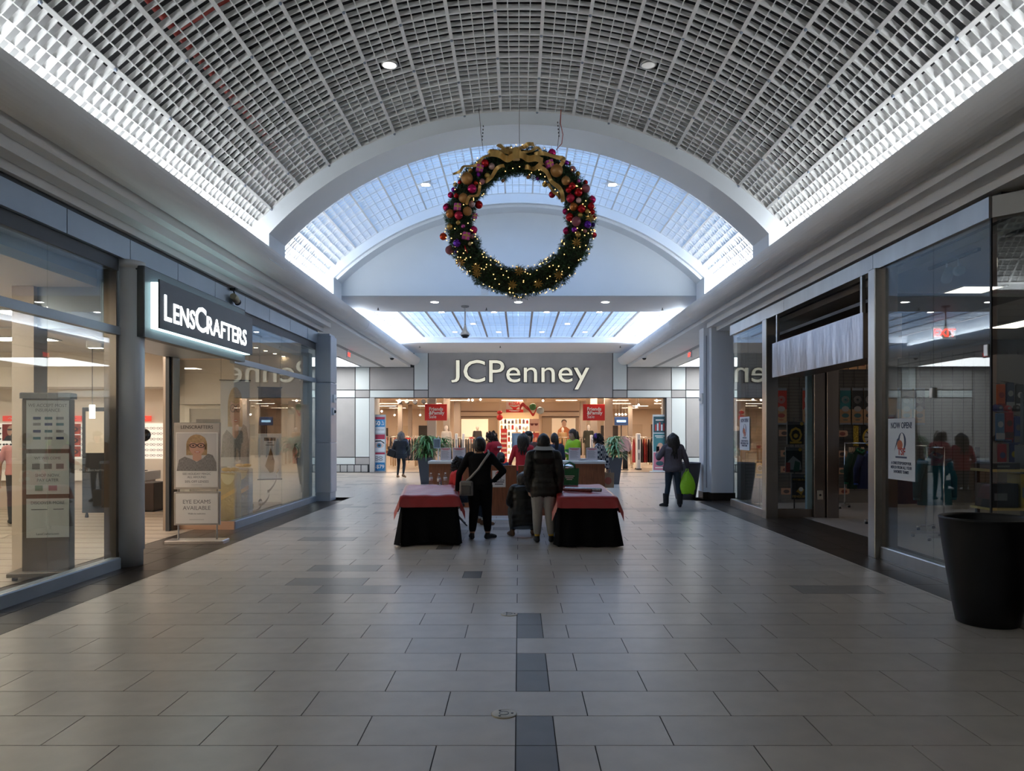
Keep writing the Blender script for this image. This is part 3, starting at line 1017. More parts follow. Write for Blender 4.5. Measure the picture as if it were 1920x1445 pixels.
class Body:
    """collects tapered limbs (p0, r0, p1, r1, material slot) and lofted torso rings"""
    def __init__(s):
        s.mb = MB()
        s.seg = []

    def limb(s, pts, slot):
        for (p0, r0), (p1, r1) in zip(pts[:-1], pts[1:]):
            p0, p1 = Vector(p0), Vector(p1)
            d = (p1 - p0)
            L = d.length
            if L < 1e-5:
                continue
            n = max(2, int(L / .06) + 1)
            s.mb.tube([p0 + d * (k / n) for k in range(n + 1)], [r0 + (r1 - r0) * k / n for k in range(n + 1)], 12)
            s.mb.ball(p0, r0 * .99, 12)
            s.mb.ball(p1, r1 * .99, 12)
            s.seg.append((p0, p1, r0, r1, slot))

    def torso(s, rings, slot, thick=None):
        """rings: (centre, half width, half depth, yaw-right vector)"""
        out = []
        for c, a, b, rt, fw in rings:
            out.append((c, rt * a, fw * b))
        s.mb.loft(out, 0, 18)
        for (c0, a0, b0, r0, f0), (c1, a1, b1, r1, f1) in zip(rings[:-1], rings[1:]):
            for k in (-.55, 0, .55):
                s.seg.append((Vector(c0) + r0 * a0 * k, Vector(c1) + r1 * a1 * k, b0 * .95, b1 * .95, slot + 100))

    def ell(s, c, r, sc, slot):
        s.mb.ball(c, r, 16, 0, sc)
        s.seg.append((Vector(c), Vector(c) + V(0, 0, .001), r * min(sc), r * min(sc), slot))


def hand(B, wrist, d, nrm, slot, side, curl=.45, size=1.0):
    """palm and five separate bent fingers; d: hand direction, nrm: palm normal (fingers curl that way)"""
    d = Vector(d).normalized()
    nrm = Vector(nrm)
    nrm = (nrm - d * nrm.dot(d)).normalized()
    w = d.cross(nrm).normalized() * side
    wr = Vector(wrist)
    k = size
    B.mb.loft([(wr - d * .01, w * .026 * k, nrm * .020 * k), (wr + d * .03 * k, w * .034 * k, nrm * .017 * k), (wr + d * .085 * k, w * .042 * k, nrm * .014 * k), (wr + d * .095 * k, w * .036 * k, nrm * .010 * k)], 0, 12)
    B.seg.append((wr, wr + d * .09 * k, .03, .035, slot))
    for i, ln in enumerate((.070, .078, .072, .056)):
        off = (i - 1.5) * .0215 * k
        b = wr + d * .085 * k + w * (-off)
        m = b + (d * math.cos(curl * .5) + nrm * math.sin(curl * .5)) * ln * .5 * k
        e = m + (d * math.cos(curl * 1.6) + nrm * math.sin(curl * 1.6)) * ln * .5 * k
        B.limb([(b - d * .012, .0088 * k), (m, .0085 * k), (e, .0072 * k)], slot)
    b = wr + d * .025 * k + w * .028 * k
    m = b + (d * .55 + w * .75 + nrm * .25).normalized() * .038 * k
    e = m + (d * .9 + w * .25 + nrm * .3).normalized() * .032 * k
    B.limb([(b, .012 * k), (m, .0105 * k), (e, .0085 * k)], slot)


def person(label, loc, rotz, H=1.65, J=None, mats=None, bulk=1.0, coat=None, puff=0, sleeve_r=1.0, leg_r=1.0, hands=True, vox=.012,
           name='person', group=None, cat='person', face=True, hair=None, extra=None, hood=False, cuff=None, bare_leg=False, skirt=None, hgrip=(.45, .45)):
    """J overrides joints (metres, at height 1.65, facing +y). mats: (top, bottom, shoe, skin[, sock])"""
    k = H / 1.65
    j = dict(hl=(-.085, 0, .86), hr=(.085, 0, .86), kl=(-.095, .02, .47), kr=(.095, .02, .47), al=(-.10, -.02, .085), ar=(.10, -.02, .085),
             tl=(-.12, .14, .03), tr=(.12, .14, .03), pel=(0, 0, .90), wai=(0, .0, 1.03), che=(0, 0, 1.22), nk=(0, -.01, 1.375), hd=(0, .02, 1.53),
             sl=(-.175, 0, 1.335), sr=(.175, 0, 1.335), el=(-.22, -.02, 1.07), er=(.22, -.02, 1.07), wl=(-.22, .06, .84), wr=(.22, .06, .84),
             hdl=None, hdr=None, face=(0, 1, -.05))
    j.update(J or {})
    j = {a: (Vector(b) * (k if a not in ('face', 'hdl', 'hdr') else 1) if b is not None else None) for a, b in j.items()}
    B = Body()
    up = V(0, 0, 1)
    def frame(a, b):
        d = (b - a)
        rt = d
        rt.normalize()
        return rt
    hipd = (j['hr'] - j['hl']).normalized()
    shod = (j['sr'] - j['sl']).normalized()
    sp = (j['nk'] - j['pel']).normalized()
    TOP, BOT, SHO, SKN, SOC = 0, 1, 2, 3, 4
    fwh, fws = sp.cross(hipd) * -1, sp.cross(shod) * -1
    bk = bulk * k
    hem = coat if coat else None
    # trousers and hips
    B.torso([(j['pel'] - sp * .09 * k, .135 * bk, .105 * bk, hipd, fwh), (j['pel'], .165 * bk, .12 * bk, hipd, fwh), (j['wai'], .14 * bk, .10 * bk, hipd, fwh)], BOT)
    lr = leg_r * k
    for s in 'lr':
        h_, k_, a_, t_ = j['h' + s], j['k' + s], j['a' + s], j['t' + s]
        B.limb([(h_, .088 * lr), (h_ * .5 + k_ * .5, .074 * lr), (k_, .056 * lr)], BOT)
        calf = k_ * .68 + a_ * .32
        B.limb([(k_, .056 * lr), (calf, .054 * lr), (k_ * .2 + a_ * .8, .042 * lr)], BOT)
        B.limb([(k_ * .2 + a_ * .8, .040 * lr), (a_, .036 * k)], SOC if cuff else BOT)
        td = (t_ - a_)
        fl = V(td.x, td.y, 0).normalized()
        heel = V(a_.x, a_.y, a_.z - .045 * k) - fl * .035 * k
        B.limb([(heel, .038 * k), (heel * .45 + t_ * .55 + V(0, 0, .012 * k), .043 * k), (t_, .030 * k)], SHO)
        B.limb([(a_, .040 * k), (heel + V(0, 0, .012), .036 * k)], SHO)
    # top: from hem to shoulders
    if hem is None:
        hem = .02
    rings = []
    n = 14
    stops = [(-hem, .168, .125), (.0, .168, .122), (.28, .150, .112), (.62, .162, .118), (.88, .175, .110), (1.0, .12, .075)]
    base, topp = j['pel'], j['nk']
    L = (topp - base).length
    def curve(tv):
        for (t0, a0, b0), (t1, a1, b1) in zip(stops[:-1], stops[1:]):
            if t0 <= tv <= t1 + 1e-6:
                f = (tv - t0) / (t1 - t0) if t1 > t0 else 0
                return a0 + (a1 - a0) * f, b0 + (b1 - b0) * f
        return stops[-1][1], stops[-1][2]
    N = n if not puff else 40
    for i in range(N + 1):
        tv = -hem + (1.0 + hem) * i / N
        a, b = curve(tv)
        if tv <= 0:
            c = base + sp * (tv * L)
        else:
            q = [(0, base), (.28, j['wai']), (.65, j['che']), (1.0, topp)]
            for (t0, p0), (t1, p1) in zip(q[:-1], q[1:]):
                if t0 <= tv <= t1 + 1e-6:
                    c = p0 + (p1 - p0) * ((tv - t0) / (t1 - t0))
                    break
        f = min(1, max(0, tv))
        rt = (hipd * (1 - f) + shod * f).normalized()
        fw = (fwh * (1 - f) + fws * f).normalized()
        g = 1.0
        if puff:
            g = 1.0 + .05 * abs(math.sin(tv * PI * puff))
        fl_ = 1.06 if (coat and coat > .1 and tv < 0) else 1.02
        rings.append((c, a * bk * g * fl_, b * bk * g * fl_, rt, fw))
    B.torso(rings, TOP)
    sr_ = sleeve_r * k
    for s, sgn in (('l', -1), ('r', 1)):
        a, e, w_ = j['s' + s], j['e' + s], j['w' + s]
        inn = a * .8 + j['nk'] * .2
        if puff:
            B.limb([(inn, .062 * sr_), (a, .064 * sr_)], TOP)
            for p0, p1, r0, r1 in ((a, e, .064, .056), (e, w_, .056, .044)):
                m_ = 8
                pts = []
                for q in range(m_ + 1):
                    f = q / m_
                    pts.append((p0 + (p1 - p0) * f, (r0 + (r1 - r0) * f) * sr_ * (1 + .10 * abs(math.sin(f * PI * 4)))))
                B.limb(pts, TOP)
        else:
            B.limb([(inn, .060 * sr_), (a, .058 * sr_), (e, .046 * sr_), (w_, .034 * sr_)], TOP)
        hd_ = j['hd' + s]
        d = hd_ if hd_ is not None else (w_ - e)
        d = Vector(d).normalized()
        B.limb([(w_ - d * .01, .026 * k), (w_ + d * .02, .025 * k)], SKN)
        if hands:
            pn = V(-sgn * .7, .6, 0) if abs(d.z) > .5 else V(0, 0, -1)
            hand(B, w_ + d * .012, d, pn, SKN, sgn, hgrip[0 if s == 'l' else 1], k)
    # neck and head
    fdir = Vector(j['face']).normalized()
    rgt = fdir.cross(up).normalized()
    hup = rgt.cross(fdir).normalized()
    hd = j['hd']
    B.limb([(j['nk'] - sp * .02, .060 * k), (hd - hup * .06 * k - fdir * .012 * k, .050 * k)], SKN)
    skull = [(-.115, .030, .034, .035), (-.10, .046, .052, .028), (-.065, .062, .074, .016), (-.02, .071, .088, .006), (.03, .075, .096, -.004), (.075, .068, .088, -.008), (.105, .045, .06, -.008), (.118, .018, .022, -.008)]
    B.mb.loft([(hd + hup * z * k + fdir * f * k, rgt * a * k, fdir * b * k) for z, a, b, f in skull], 0, 18)
    B.seg.append((hd - hup * .07 * k, hd + hup * .05 * k, .075 * k, .085 * k, SKN))
    B.limb([(hd + fdir * .090 * k + hup * .012 * k, .010 * k), (hd + fdir * .108 * k - hup * .022 * k, .014 * k)], SKN)
    for s in (-1, 1):
        B.ell(hd + rgt * s * .076 * k - hup * .005 * k - fdir * .01 * k, .026 * k, (.45, .7, 1.15), SKN)
    if extra:
        extra(B, j, k)
    root = thing(name, label, cat, loc, rotz, group)
    BODIES.append((B, root, mats, vox, dict(j=j, k=k, hd=hd, rgt=rgt, hup=hup, fdir=fdir, face=face)))
    # features
    if face:
        e = MB()
        for s in (-1, 1):
            e.ball(hd + rgt * s * .031 * k + fdir * .083 * k + hup * .010 * k, .0095 * k, 10)
        e.build('eyes', M('eye_dark', (.02, .015, .012), .2), root)
        br = MB()
        for s in (-1, 1):
            br.tube([hd + rgt * s * .016 * k + fdir * .094 * k + hup * .030 * k, hd + rgt * s * .034 * k + fdir * .089 * k + hup * .036 * k, hd + rgt * s * .052 * k + fdir * .074 * k + hup * .030 * k], [.003, .0045, .003], 6)
        br.build('eyebrows', HAIRK, root)
        mo = MB().tube([hd + rgt * -.024 * k + fdir * .078 * k - hup * .058 * k, hd + fdir * .089 * k - hup * .060 * k, hd + rgt * .024 * k + fdir * .078 * k - hup * .058 * k], [.003, .008, .003], 8)
        mo.build('mouth', M('lips', (.35, .10, .09), .4), root)
    if hair:
        hair(root, hd, rgt, hup, fdir, k)
    return root


def hair_cap(m, hd, rgt, hup, fdir, k, r=1.0, back=.0):
    """shell of hair over the skull leaving the face free"""
    def fn(u, v):
        th = 2 * PI * u
        ph = v
        fr = math.cos(th)                     # 1 = front
        low = .035 if fr > .55 else -.10 - back
        if -.1 < fr <= .55:
            low = -.10 - back + (.135 + back) * max(0, (fr + .1) / .65) ** 2
        z = .135 + (low - .135) * ph
        q = math.sqrt(max(0, 1 - ((z - .0) / .137) ** 2)) if z > 0 else 1 - .25 * (z / .12) ** 2
        a, b = .088 * q * r, .108 * q * r
        return hd + hup * z * k + fdir * (b * fr - .010) * k + rgt * a * math.sin(th) * k
    m.grid(fn, 24, 10)


def locks(m, hd, rgt, hup, fdir, k, length, n=34, wave=.012, spread=1.0, back_only=True, seed=1):
    rnd = random.Random(seed)
    for i in range(n):
        th = PI * (.30 + 1.40 * i / (n - 1)) if back_only else 2 * PI * i / n
        fr, si = math.cos(th), math.sin(th)
        p = hd + hup * .085 * k + fdir * (.07 * fr - .01) * k + rgt * .06 * si * k
        L = length * rnd.uniform(.82, 1.05) * k
        pts = []
        for q in range(9):
            f = q / 8
            out = min(1, f * 3.2)
            rr = (.088 + .030 * out * spread) * (1 - .15 * max(0, f - .5))
            pts.append(hd + hup * (.085 * k - L * f) + fdir * ((rr + .015) * fr - .012 - .02 * f) * k + rgt * (rr * si * spread + wave * math.sin(f * 9 + i)) * k)
        m.tube([p] + pts[1:], [.020 * k] + [.023 * k * (1 - .45 * (q / 8)) for q in range(1, 9)], 7)


def hair_long(mat, length=.42, wave=.006, spread=1.0, n=34):
    def f(root, hd, rgt, hup, fdir, k):
        m = MB()
        hair_cap(m, hd, rgt, hup, fdir, k, 1.06)
        locks(m, hd, rgt, hup, fdir, k, length, n, wave, spread)
        m.build('hair', mat, root)
    return f


def hair_bun(mat):
    def f(root, hd, rgt, hup, fdir, k):
        m = MB()
        hair_cap(m, hd, rgt, hup, fdir, k, 1.12, .01)
        m.ball(hd - fdir * .105 * k - hup * .035 * k, .055 * k, 14, 0, (1.1, .8, 1))
        m.build('hair', mat, root)
    return f


def hair_short(mat, r=1.12):
    def f(root, hd, rgt, hup, fdir, k):
        m = MB()
        hair_cap(m, hd, rgt, hup, fdir, k, r, .02)
        rnd = random.Random(5)
        for i in range(60):
            th = rnd.uniform(.35, 1.65) * PI
            z = rnd.uniform(-.10, .045)
            q = math.sqrt(max(.05, 1 - (z / .14) ** 2))
            p = hd + hup * z * k + fdir * (.105 * q * math.cos(th) - .01) * k + rgt * .088 * q * math.sin(th) * k
            m.tube([p + hup * .02 * k, p - hup * .02 * k + (p - hd) * .06, p - hup * .05 * k], [.012, .012, .003], 6)
        m.build('hair', mat, root)
    return f


def hair_curly(mat, size=1.0, seed=3, up=.0):
    def f(root, hd, rgt, hup, fdir, k):
        m = MB()
        hair_cap(m, hd, rgt, hup, fdir, k, 1.06)
        rnd = random.Random(seed)
        for i in range(90):
            th = rnd.uniform(.28, 1.72) * PI
            z = rnd.uniform(-.12, .12)
            q = math.sqrt(max(.1, 1 - (z / .16) ** 2)) * size
            p = hd + hup * (z * size + up) * k + fdir * (.11 * q * math.cos(th) - .015) * k + rgt * .105 * q * math.sin(th) * k
            pts = []
            for s in range(9):
                a = s * 1.3 + i
                pts.append(p + rgt * .014 * math.cos(a) + fdir * .014 * math.sin(a) - hup * s * .008 + (p - hd).normalized() * s * .004)
            m.tube(pts, [.008] * 8 + [.003], 5)
        m.build('hair', mat, root)
    return f


def hair_tail(mat, length=.40):
    def f(root, hd, rgt, hup, fdir, k):
        m = MB()
        hair_cap(m, hd, rgt, hup, fdir, k, 1.05)
        for i in range(12):
            a = i * 2.4
            o = rgt * .018 * math.cos(a) + hup * .012 * math.sin(a)
            pts = [hd + hup * .06 * k - fdir * .085 * k + o, hd + hup * .05 * k - fdir * .14 * k + o, hd - hup * .08 * k - fdir * (.16 + .01 * math.sin(i)) * k + o * 1.6, hd - hup * length * .6 * k - fdir * .14 * k + o * 1.7, hd - hup * length * k - fdir * .10 * k + o]
            m.tube(pts, [.016, .018, .018, .015, .004], 6)
        m.build('hair', mat, root)
    return f


def finish_bodies():
    tmp = []
    for B, root, mats, vox, info in BODIES:
        me = B.mb.mesh('body', mats[0])
        o = bpy.data.objects.new('body', me)
        COL.objects.link(o)
        r = o.modifiers.new('r', 'REMESH')
        r.mode = 'VOXEL'
        r.voxel_size = vox
        r.use_smooth_shade = True
        s = o.modifiers.new('s', 'SMOOTH')
        s.factor = .5
        s.iterations = 2
        tmp.append(o)
    bpy.context.view_layer.update()
    dg = bpy.context.evaluated_depsgraph_get()
    for (B, root, mats, vox, info), o in zip(BODIES, tmp):
        me = bpy.data.meshes.new_from_object(o.evaluated_get(dg))
        me.name = 'body'
        me.materials.clear()
        for m in mats:
            me.materials.append(m)
        n = len(me.polygons)
        c = np.empty(n * 3)
        me.polygons.foreach_get('center', c)
        c = c.reshape(-1, 3)
        best = np.full(n, 1e9)
        idx = np.zeros(n, dtype=np.int32)
        for p0, p1, r0, r1, slot in B.seg:
            a = np.array(p0)
            d = np.array(p1) - a
            L2 = max(1e-9, float(d @ d))
            t = np.clip(((c - a) @ d) / L2, 0, 1)
            dist = np.linalg.norm(c - a - t[:, None] * d, axis=1) - (r0 + (r1 - r0) * t)
            if slot >= 100:                  # torso rings end flat
                tu = ((c - a) @ d) / L2
                dist = dist + 2.5 * np.abs(tu - t) * math.sqrt(L2)
                slot = slot - 100
            b = dist < best
            best[b] = dist[b]
            idx[b] = slot
        idx = np.minimum(idx, len(mats) - 1)
        me.polygons.foreach_set('material_index', idx)
        me.polygons.foreach_set('use_smooth', np.ones(n, dtype=bool))
        me.update()
        bpy.data.objects.remove(o)
        put('body', me, root)


# --- cloth materials
KNIT = M('black_knit', (.007, .007, .008), .9, bump=(90, .2, .004), spec=.2)
PUFFK = M('black_puffer', (.012, .011, .009), .42, bump=(30, .15, .01), spec=.35)
SWEAT = M('grey_sweatpants', (.33, .31, .29), .85, bump=(45, .3, .01))
REDK = M('red_knit', (.50, .012, .03), .7, bump=(60, .2, .004))
REDH = M('red_hoodie', (.46, .012, .03), .75, bump=(35, .2, .01))
SHOEK = M('black_shoe', (.012, .012, .013), .55)
BOOT = M('black_boot', (.010, .010, .013), .7)
BROWNS = M('brown_suede', (.20, .10, .05), .8)
JEANS = M('dark_jeans', (.018, .035, .06), .8, noise=(60, .2))
NAVY = M('navy_cloth', (.03, .045, .085), .75)
NEON = M('neon_green_fleece', (.40, .72, .02), .7, bump=(40, .2, .01))
PLUM = M('plum_grey_coat', (.105, .09, .11), .75, noise=(70, .15))
YELL = M('mustard_sock', (.55, .33, .03), .8)
OLIV = M('olive_trousers', (.13, .115, .085), .85)
GREYB = M('grey_nylon', (.22, .21, .20), .6)
STRAP = M('grey_webbing', (.38, .37, .35), .7)
BLUEG = M('blue_grey_sleeve', (.10, .13, .18), .8)

# --- woman in black, hand on the table, other hand on the hip
def p1_extra(B, j, k):
    pass


w1 = person('person in black sweater and trousers leaning on the left table, grey crossbody bag', (-.62, 12.0, 0), R(-4), 1.62,
            dict(wl=(-.375, .06, .80), el=(-.325, -.05, 1.06), hdl=(-.5, .8, -.35), er=(.385, -.04, 1.10), wr=(.235, .03, .945), hdr=(-.85, -.25, -.35),
                 hl=(-.09, 0, .86), al=(-.12, -.04, .085), tl=(-.17, .12, .03), ar=(.13, .0, .085), tr=(.24, .13, .03), kr=(.11, .03, .47), hd=(.0, .03, 1.52)),
            [KNIT, KNIT, SHOEK, SKIN1, SKIN1], 1.15, .04, 0, 1.2, 1.42, hair=hair_bun(HAIRK), cuff=True)
m = MB()
m.tube([(.16, -.10, 1.36), (.10, -.145, 1.27), (.0, -.155, 1.12), (-.12, -.15, .99), (-.19, -.12, .93)], .019, 6)
m.tube([(.16, -.10, 1.36), (.13, .02, 1.40), (.08, .12, 1.28)], .018, 6)
m.build('bag_strap', STRAP, w1)
b = MB().cbox(-.30, -.09, -.19, -.10, .70, .93, .025)
bag = b.build('bag', GREYB, w1)
MB().cbox(-.275, -.115, -.215, -.185, .72, .86, .015).build('bag_pocket', M('dark_grey_nylon', (.11, .105, .10), .6), bag)
MB().tube([(-.30, -.15, .905), (-.09, -.15, .905)], .006, 6).build('zip', BLACK, bag)

# --- person in black puffer and grey sweatpants
def hood_extra(B, j, k):
    nk = j['nk']
    B.mb.loft([(nk + V(0, -.10, -.16) * k, V(.13, 0, 0) * k, V(0, .05, 0) * k), (nk + V(0, -.12, -.09) * k, V(.165, 0, 0) * k, V(0, .075, 0) * k), (nk + V(0, -.09, .0) * k, V(.15, 0, 0) * k, V(0, .085, .0) * k), (nk + V(0, -.045, .06) * k, V(.11, 0, 0) * k, V(0, .085, .0) * k)], 0, 16)
    B.seg.append((nk + V(-.07, -.1, -.1) * k, nk + V(.07, -.1, -.1) * k, .09, .09, 0))
    B.seg.append((nk + V(-.05, -.08, .03) * k, nk + V(.05, -.08, .03) * k, .09, .09, 0))


w2 = person('person with short black hair in black hooded puffer and grey sweatpants by the right table', (.38, 11.65, 0), R(3), 1.66,
            dict(wl=(-.21, .12, .80), el=(-.245, -.03, 1.06), er=(.255, -.03, 1.05), wr=(.245, .03, .78), sl=(-.195, 0, 1.335), sr=(.195, 0, 1.335), hdr=(.0, .1, -1), al=(-.10, -.02, .085), ar=(.115, -.02, .085), tr=(.16, .14, .03), hd=(0, .04, 1.53)),
            [PUFFK, SWEAT, SHOEK, SKIN2, YELL], 1.10, .38, 5, 1.18, 1.42, hair=hair_short(HAIRK), extra=hood_extra, cuff=True)
def collar(u, v):
    a = 2 * PI * u
    r = .100 + .055 * v
    return (r * 1.1 * math.cos(a), -.045 + r * .95 * math.sin(a) - .03 * v, 1.485 - .055 * v + .012 * math.sin(a))
MB().grid(collar, 20, 4).build('hood_lining', M('beige_lining', (.36, .34, .30), .85), w2)
for z in (.78, .93, 1.09, 1.24):
    pts = [(.19 * math.cos(a), .145 * math.sin(a), z) for a in [2 * PI * q / 28 for q in range(29)]]
    MB().tube(pts, .004, 5).build('quilt_seam', BLACK, w2)

# --- person crouching behind, long black puffer
w3 = person('person crouching low behind the grey sweatpants, long black puffer and olive trousers', (.06, 12.25, 0), R(10), 1.6,
            dict(pel=(.05, .06, .38), wai=(.05, .10, .52), che=(.06, .16, .70), nk=(.07, .22, .83), hd=(.09, .30, .95), sl=(-.11, .2, .78), sr=(.24, .2, .78),
                 el=(-.17, .26, .55), er=(.30, .26, .55), wl=(-.05, .42, .50), wr=(.20, .42, .50), hl=(-.04, .06, .36), hr=(.14, .06, .36),
                 kl=(-.13, .40, .42), kr=(.22, .38, .42), al=(-.16, .10, .085), ar=(.20, .14, .085), tl=(-.20, .25, .03), tr=(.22, .29, .03), face=(.1, 1, -.2)),
            [PUFFK, OLIV, BROWNS, SKIN2, OLIV], 1.25, .50, 5, 1.35, 1.1, hair=hair_long(HAIRK, .25), vox=.014)

# --- person seated side-on at the left table, red top
FOLDM = M('folding_chair_grey', (.10, .10, .11), .5, .4)
w4 = person('person with curly black hair in bright red top seated beside the left table', (-1.2, 13.82, 0), R(-82), 1.62,
            dict(pel=(0, 0, .50), wai=(0, .02, .64), che=(0, .05, .84), nk=(0, .07, .99), hd=(0, .13, 1.14), sl=(-.18, .05, .95), sr=(.18, .05, .95),
                 el=(-.23, .06, .70), er=(.24, .04, .70), wl=(-.15, .28, .62), wr=(.16, .28, .60), hl=(-.09, .0, .50), hr=(.09, .0, .50),
                 kl=(-.12, .50, .48), kr=(.12, .52, .50), al=(-.14, .52, .085), ar=(.14, .55, .085), tl=(-.15, .70, .03), tr=(.16, .73, .03), face=(0, 1, -.25)),
            [M('scarlet_jersey', (.62, .015, .02), .6), JEANS, BROWNS, SKIN1, PAPER], 1.05, .04, 0, 1.15, 1.1, hair=hair_curly(HAIRK, 1.0), cuff=True, vox=.013)
def folding_chair(label, loc, rz):
    t = thing('folding_chair', label, 'chair', loc, rz)
    MB().cbox(-.21, .21, -.20, .20, .36, .39, .012).build('seat', FOLDM, t)
    MB().cbox(-.20, .20, -.25, -.225, .62, .84, .01).build('backrest', FOLDM, t)
    for s in (-1, 1):
        MB().tube([(s * .215, -.24, .86), (s * .215, -.16, .42), (s * .215, .24, .0)], .012, 8).build('leg', FOLDM, t)
        MB().tube([(s * .195, .18, .40), (s * .195, -.30, .0)], .012, 8).build('leg', FOLDM, t)
    MB().tube([(-.215, .20, .05), (.215, .20, .05)], .009, 8).build('stretcher', FOLDM, t)
    return t


folding_chair('grey folding chair under the seated person in bright red', (-1.2, 13.82, 0), R(-82))

# --- people in and beyond the kiosk
w5 = person('person in red hoodie with loose dark curly hair, behind the kiosk counter', (px(925, 18.8), 18.8, 0), R(55), 1.68,
            dict(wl=(-.10, .30, 1.02), wr=(.12, .32, 1.0), el=(-.24, .08, 1.06), er=(.24, .08, 1.06), hd=(0, .07, 1.53), face=(0, 1, -.35)),
            [REDH, JEANS, SHOEK, SKIN2], 1.15, .1, 0, 1.25, 1.0, hair=hair_curly(HAIRB, 1.12, 4, .02), extra=hood_extra, vox=.016)
MB().cbox(-.09, .09, -.205, -.18, 1.30, 1.34, .004).build('back_print', PAPER, w5)
w6 = person('small seated person in dark knit beanie at the kiosk counter', (px(940, 17.6), 17.6, 0), R(10), 1.62,
            dict(pel=(0, 0, .50), wai=(0, .02, .64), che=(0, .04, .84), nk=(0, .05, .97), hd=(0, .08, 1.11), sl=(-.17, .04, .94), sr=(.17, .04, .94), el=(-.23, .1, .72), er=(.23, .1, .72), wl=(-.15, .32, .74), wr=(.15, .32, .74),
                 hl=(-.09, 0, .5), hr=(.09, 0, .5), kl=(-.11, .45, .5), kr=(.11, .45, .5), al=(-.11, .42, .085), ar=(.11, .42, .085), tl=(-.12, .58, .03), tr=(.12, .58, .03)),
            [NAVY, JEANS, SHOEK, SKIN1], 1.0, .05, 0, 1.1, 1.0, hair=hair_bun(HAIRK), vox=.017)
i6 = BODIES[-1][4]
mm = MB()
hd, k6 = i6['hd'], i6['k']
mm.lathe([(.101 * k6, -.02), (.108 * k6, .0), (.108 * k6, .03), (.10 * k6, .07), (.07 * k6, .115), (.03 * k6, .135), (0, .138)], hd, 20, sx=.92, sy=1.06)
mm.build('beanie', M('grey_knit_cap', (.055, .055, .06), .9), w6)
MB().cbox(-.20, .20, -.20, .20, 0, .37, .02).build('stool_box', BLACK, thing('stool', 'low black stool inside the kiosk under the beanie wearer', 'stool', (px(940, 17.6), 17.58, 0)))
w7 = person('person with long wavy black hair in red sweater, back turned inside the kiosk', (px(981, 16.6), 16.6, 0), R(-3), 1.66,
            dict(wl=(-.30, .22, .98), el=(-.27, -.02, 1.07), wr=(.28, .24, 1.0), er=(.27, -.02, 1.08)),
            [REDK, JEANS, SHOEK, SKIN1], 1.05, .1, 0, 1.1, 1.0, hair=hair_long(HAIRK, .42, .016, .9, 40), vox=.015)
w8 = person('person in dark cap with ear muffs facing the hall behind the red sweater', (px(991, 18.4), 18.4, 0), R(176), 1.70,
            None, [M('mauve_brown_coat', (.12, .06, .05), .8), JEANS, SHOEK, SKIN2], 1.1, .2, 0, 1.2, 1.0, hair=hair_short(HAIRB), vox=.017)
i8 = BODIES[-1][4]
hd = i8['hd']
MB().lathe([(.104, .02), (.110, .03), (.105, .08), (.075, .125), (.03, .145), (0, .147)], hd, 20).build('cap', BLACK, w8)
for s in (-1, 1):
    MB().ball(hd + V(s * .10, .0, .01), .045, 14, 0, (.6, 1, 1.1)).build('ear_muff', M('white_fluff', (.75, .70, .68), .9), w8)
w9 = person('person with black ponytail in navy top half hidden behind the black puffer', (px(1040, 18.0), 18.0, 0), R(20), 1.66,
            None, [NAVY, JEANS, SHOEK, SKIN1], 1.05, .1, 0, 1.15, 1.0, hair=hair_tail(HAIRK, .35), vox=.017)
w10 = person('person in neon green hoodie with long dark ponytail standing in the kiosk', (px(1075, 18.6), 18.6, 0), R(118), 1.76,
             dict(el=(-.24, .06, 1.06), wl=(.02, .24, 1.06), hdl=(1, .1, 0), er=(.24, .06, 1.05), wr=(-.02, .22, 1.10), hdr=(-1, .1, 0), face=(-.15, 1, .0)),
             [NEON, JEANS, SHOEK, SKIN2], 1.25, .12, 0, 1.35, 1.1, hair=hair_tail(HAIRB, .42), vox=.014)
MB().cbox(-.10, .10, .165, .18, 1.18, 1.27, .004).build('chest_print', M('green_print', (.02, .20, .08), .6), w10)
PLAIDC = M('plaid_flannel', (.3, .3, .3), .8)
nt = PLAIDC.node_tree
tc = nt.nodes.new('ShaderNodeTexCoord')
ck = nt.nodes.new('ShaderNodeTexChecker')
ck.inputs['Scale'].default_value = 17
ck.inputs['Color1'].default_value = (.50, .50, .50, 1)
ck.inputs['Color2'].default_value = (.02, .025, .045, 1)
nt.links.new(tc.outputs['Object'], ck.inputs['Vector'])
nt.links.new(ck.outputs['Color'], nt.nodes['Principled BSDF'].inputs['Base Color'])
w11 = person('person in black and white plaid jacket with purple headband outside the kiosk', (px(1124, 18.3), 18.3, 0), R(70), 1.66,
             dict(wr=(.20, -.15, .80), er=(.25, -.12, 1.06), hd=(0, .06, 1.52), face=(0, 1, -.3)),
             [PLAIDC, M('plum_trousers', (.055, .02, .05), .8), SHOEK, SKIN1], 1.15, .18, 0, 1.25, 1.05, hair=hair_curly(HAIRK, .98, 8), vox=.014)
i11 = BODIES[-1][4]
hd, rg, hu, fd = i11['hd'], i11['rgt'], i11['hup'], i11['fdir']
def band(u, v):
    a = PI * (.02 + .96 * u) - PI / 2
    return hd + hu * (math.cos(a) * .138) + rg * (math.sin(a) * .112) + fd * (-.03 + .06 * v)
MB().grid(band, 18, 3).build('headband', M('purple_satin', (.12, .03, .30), .5), w11)
PAPERB = M('brown_paper', (.40, .27, .17), .8, noise=(8, .1))
t = thing('paper_bag', 'brown paper bag with red print carried by the plaid jacket', 'bag', (2.16, 18.42, .34))
MB().add([(-.14, -.08, 0), (.14, -.08, 0), (.14, .08, 0), (-.14, .08, 0), (-.16, -.07, .36), (.15, -.07, .36), (.15, .07, .36), (-.16, .07, .36)],
         [(0, 3, 2, 1), (0, 1, 5, 4), (1, 2, 6, 5), (2, 3, 7, 6), (3, 0, 4, 7)]).build('sack', PAPERB, t)
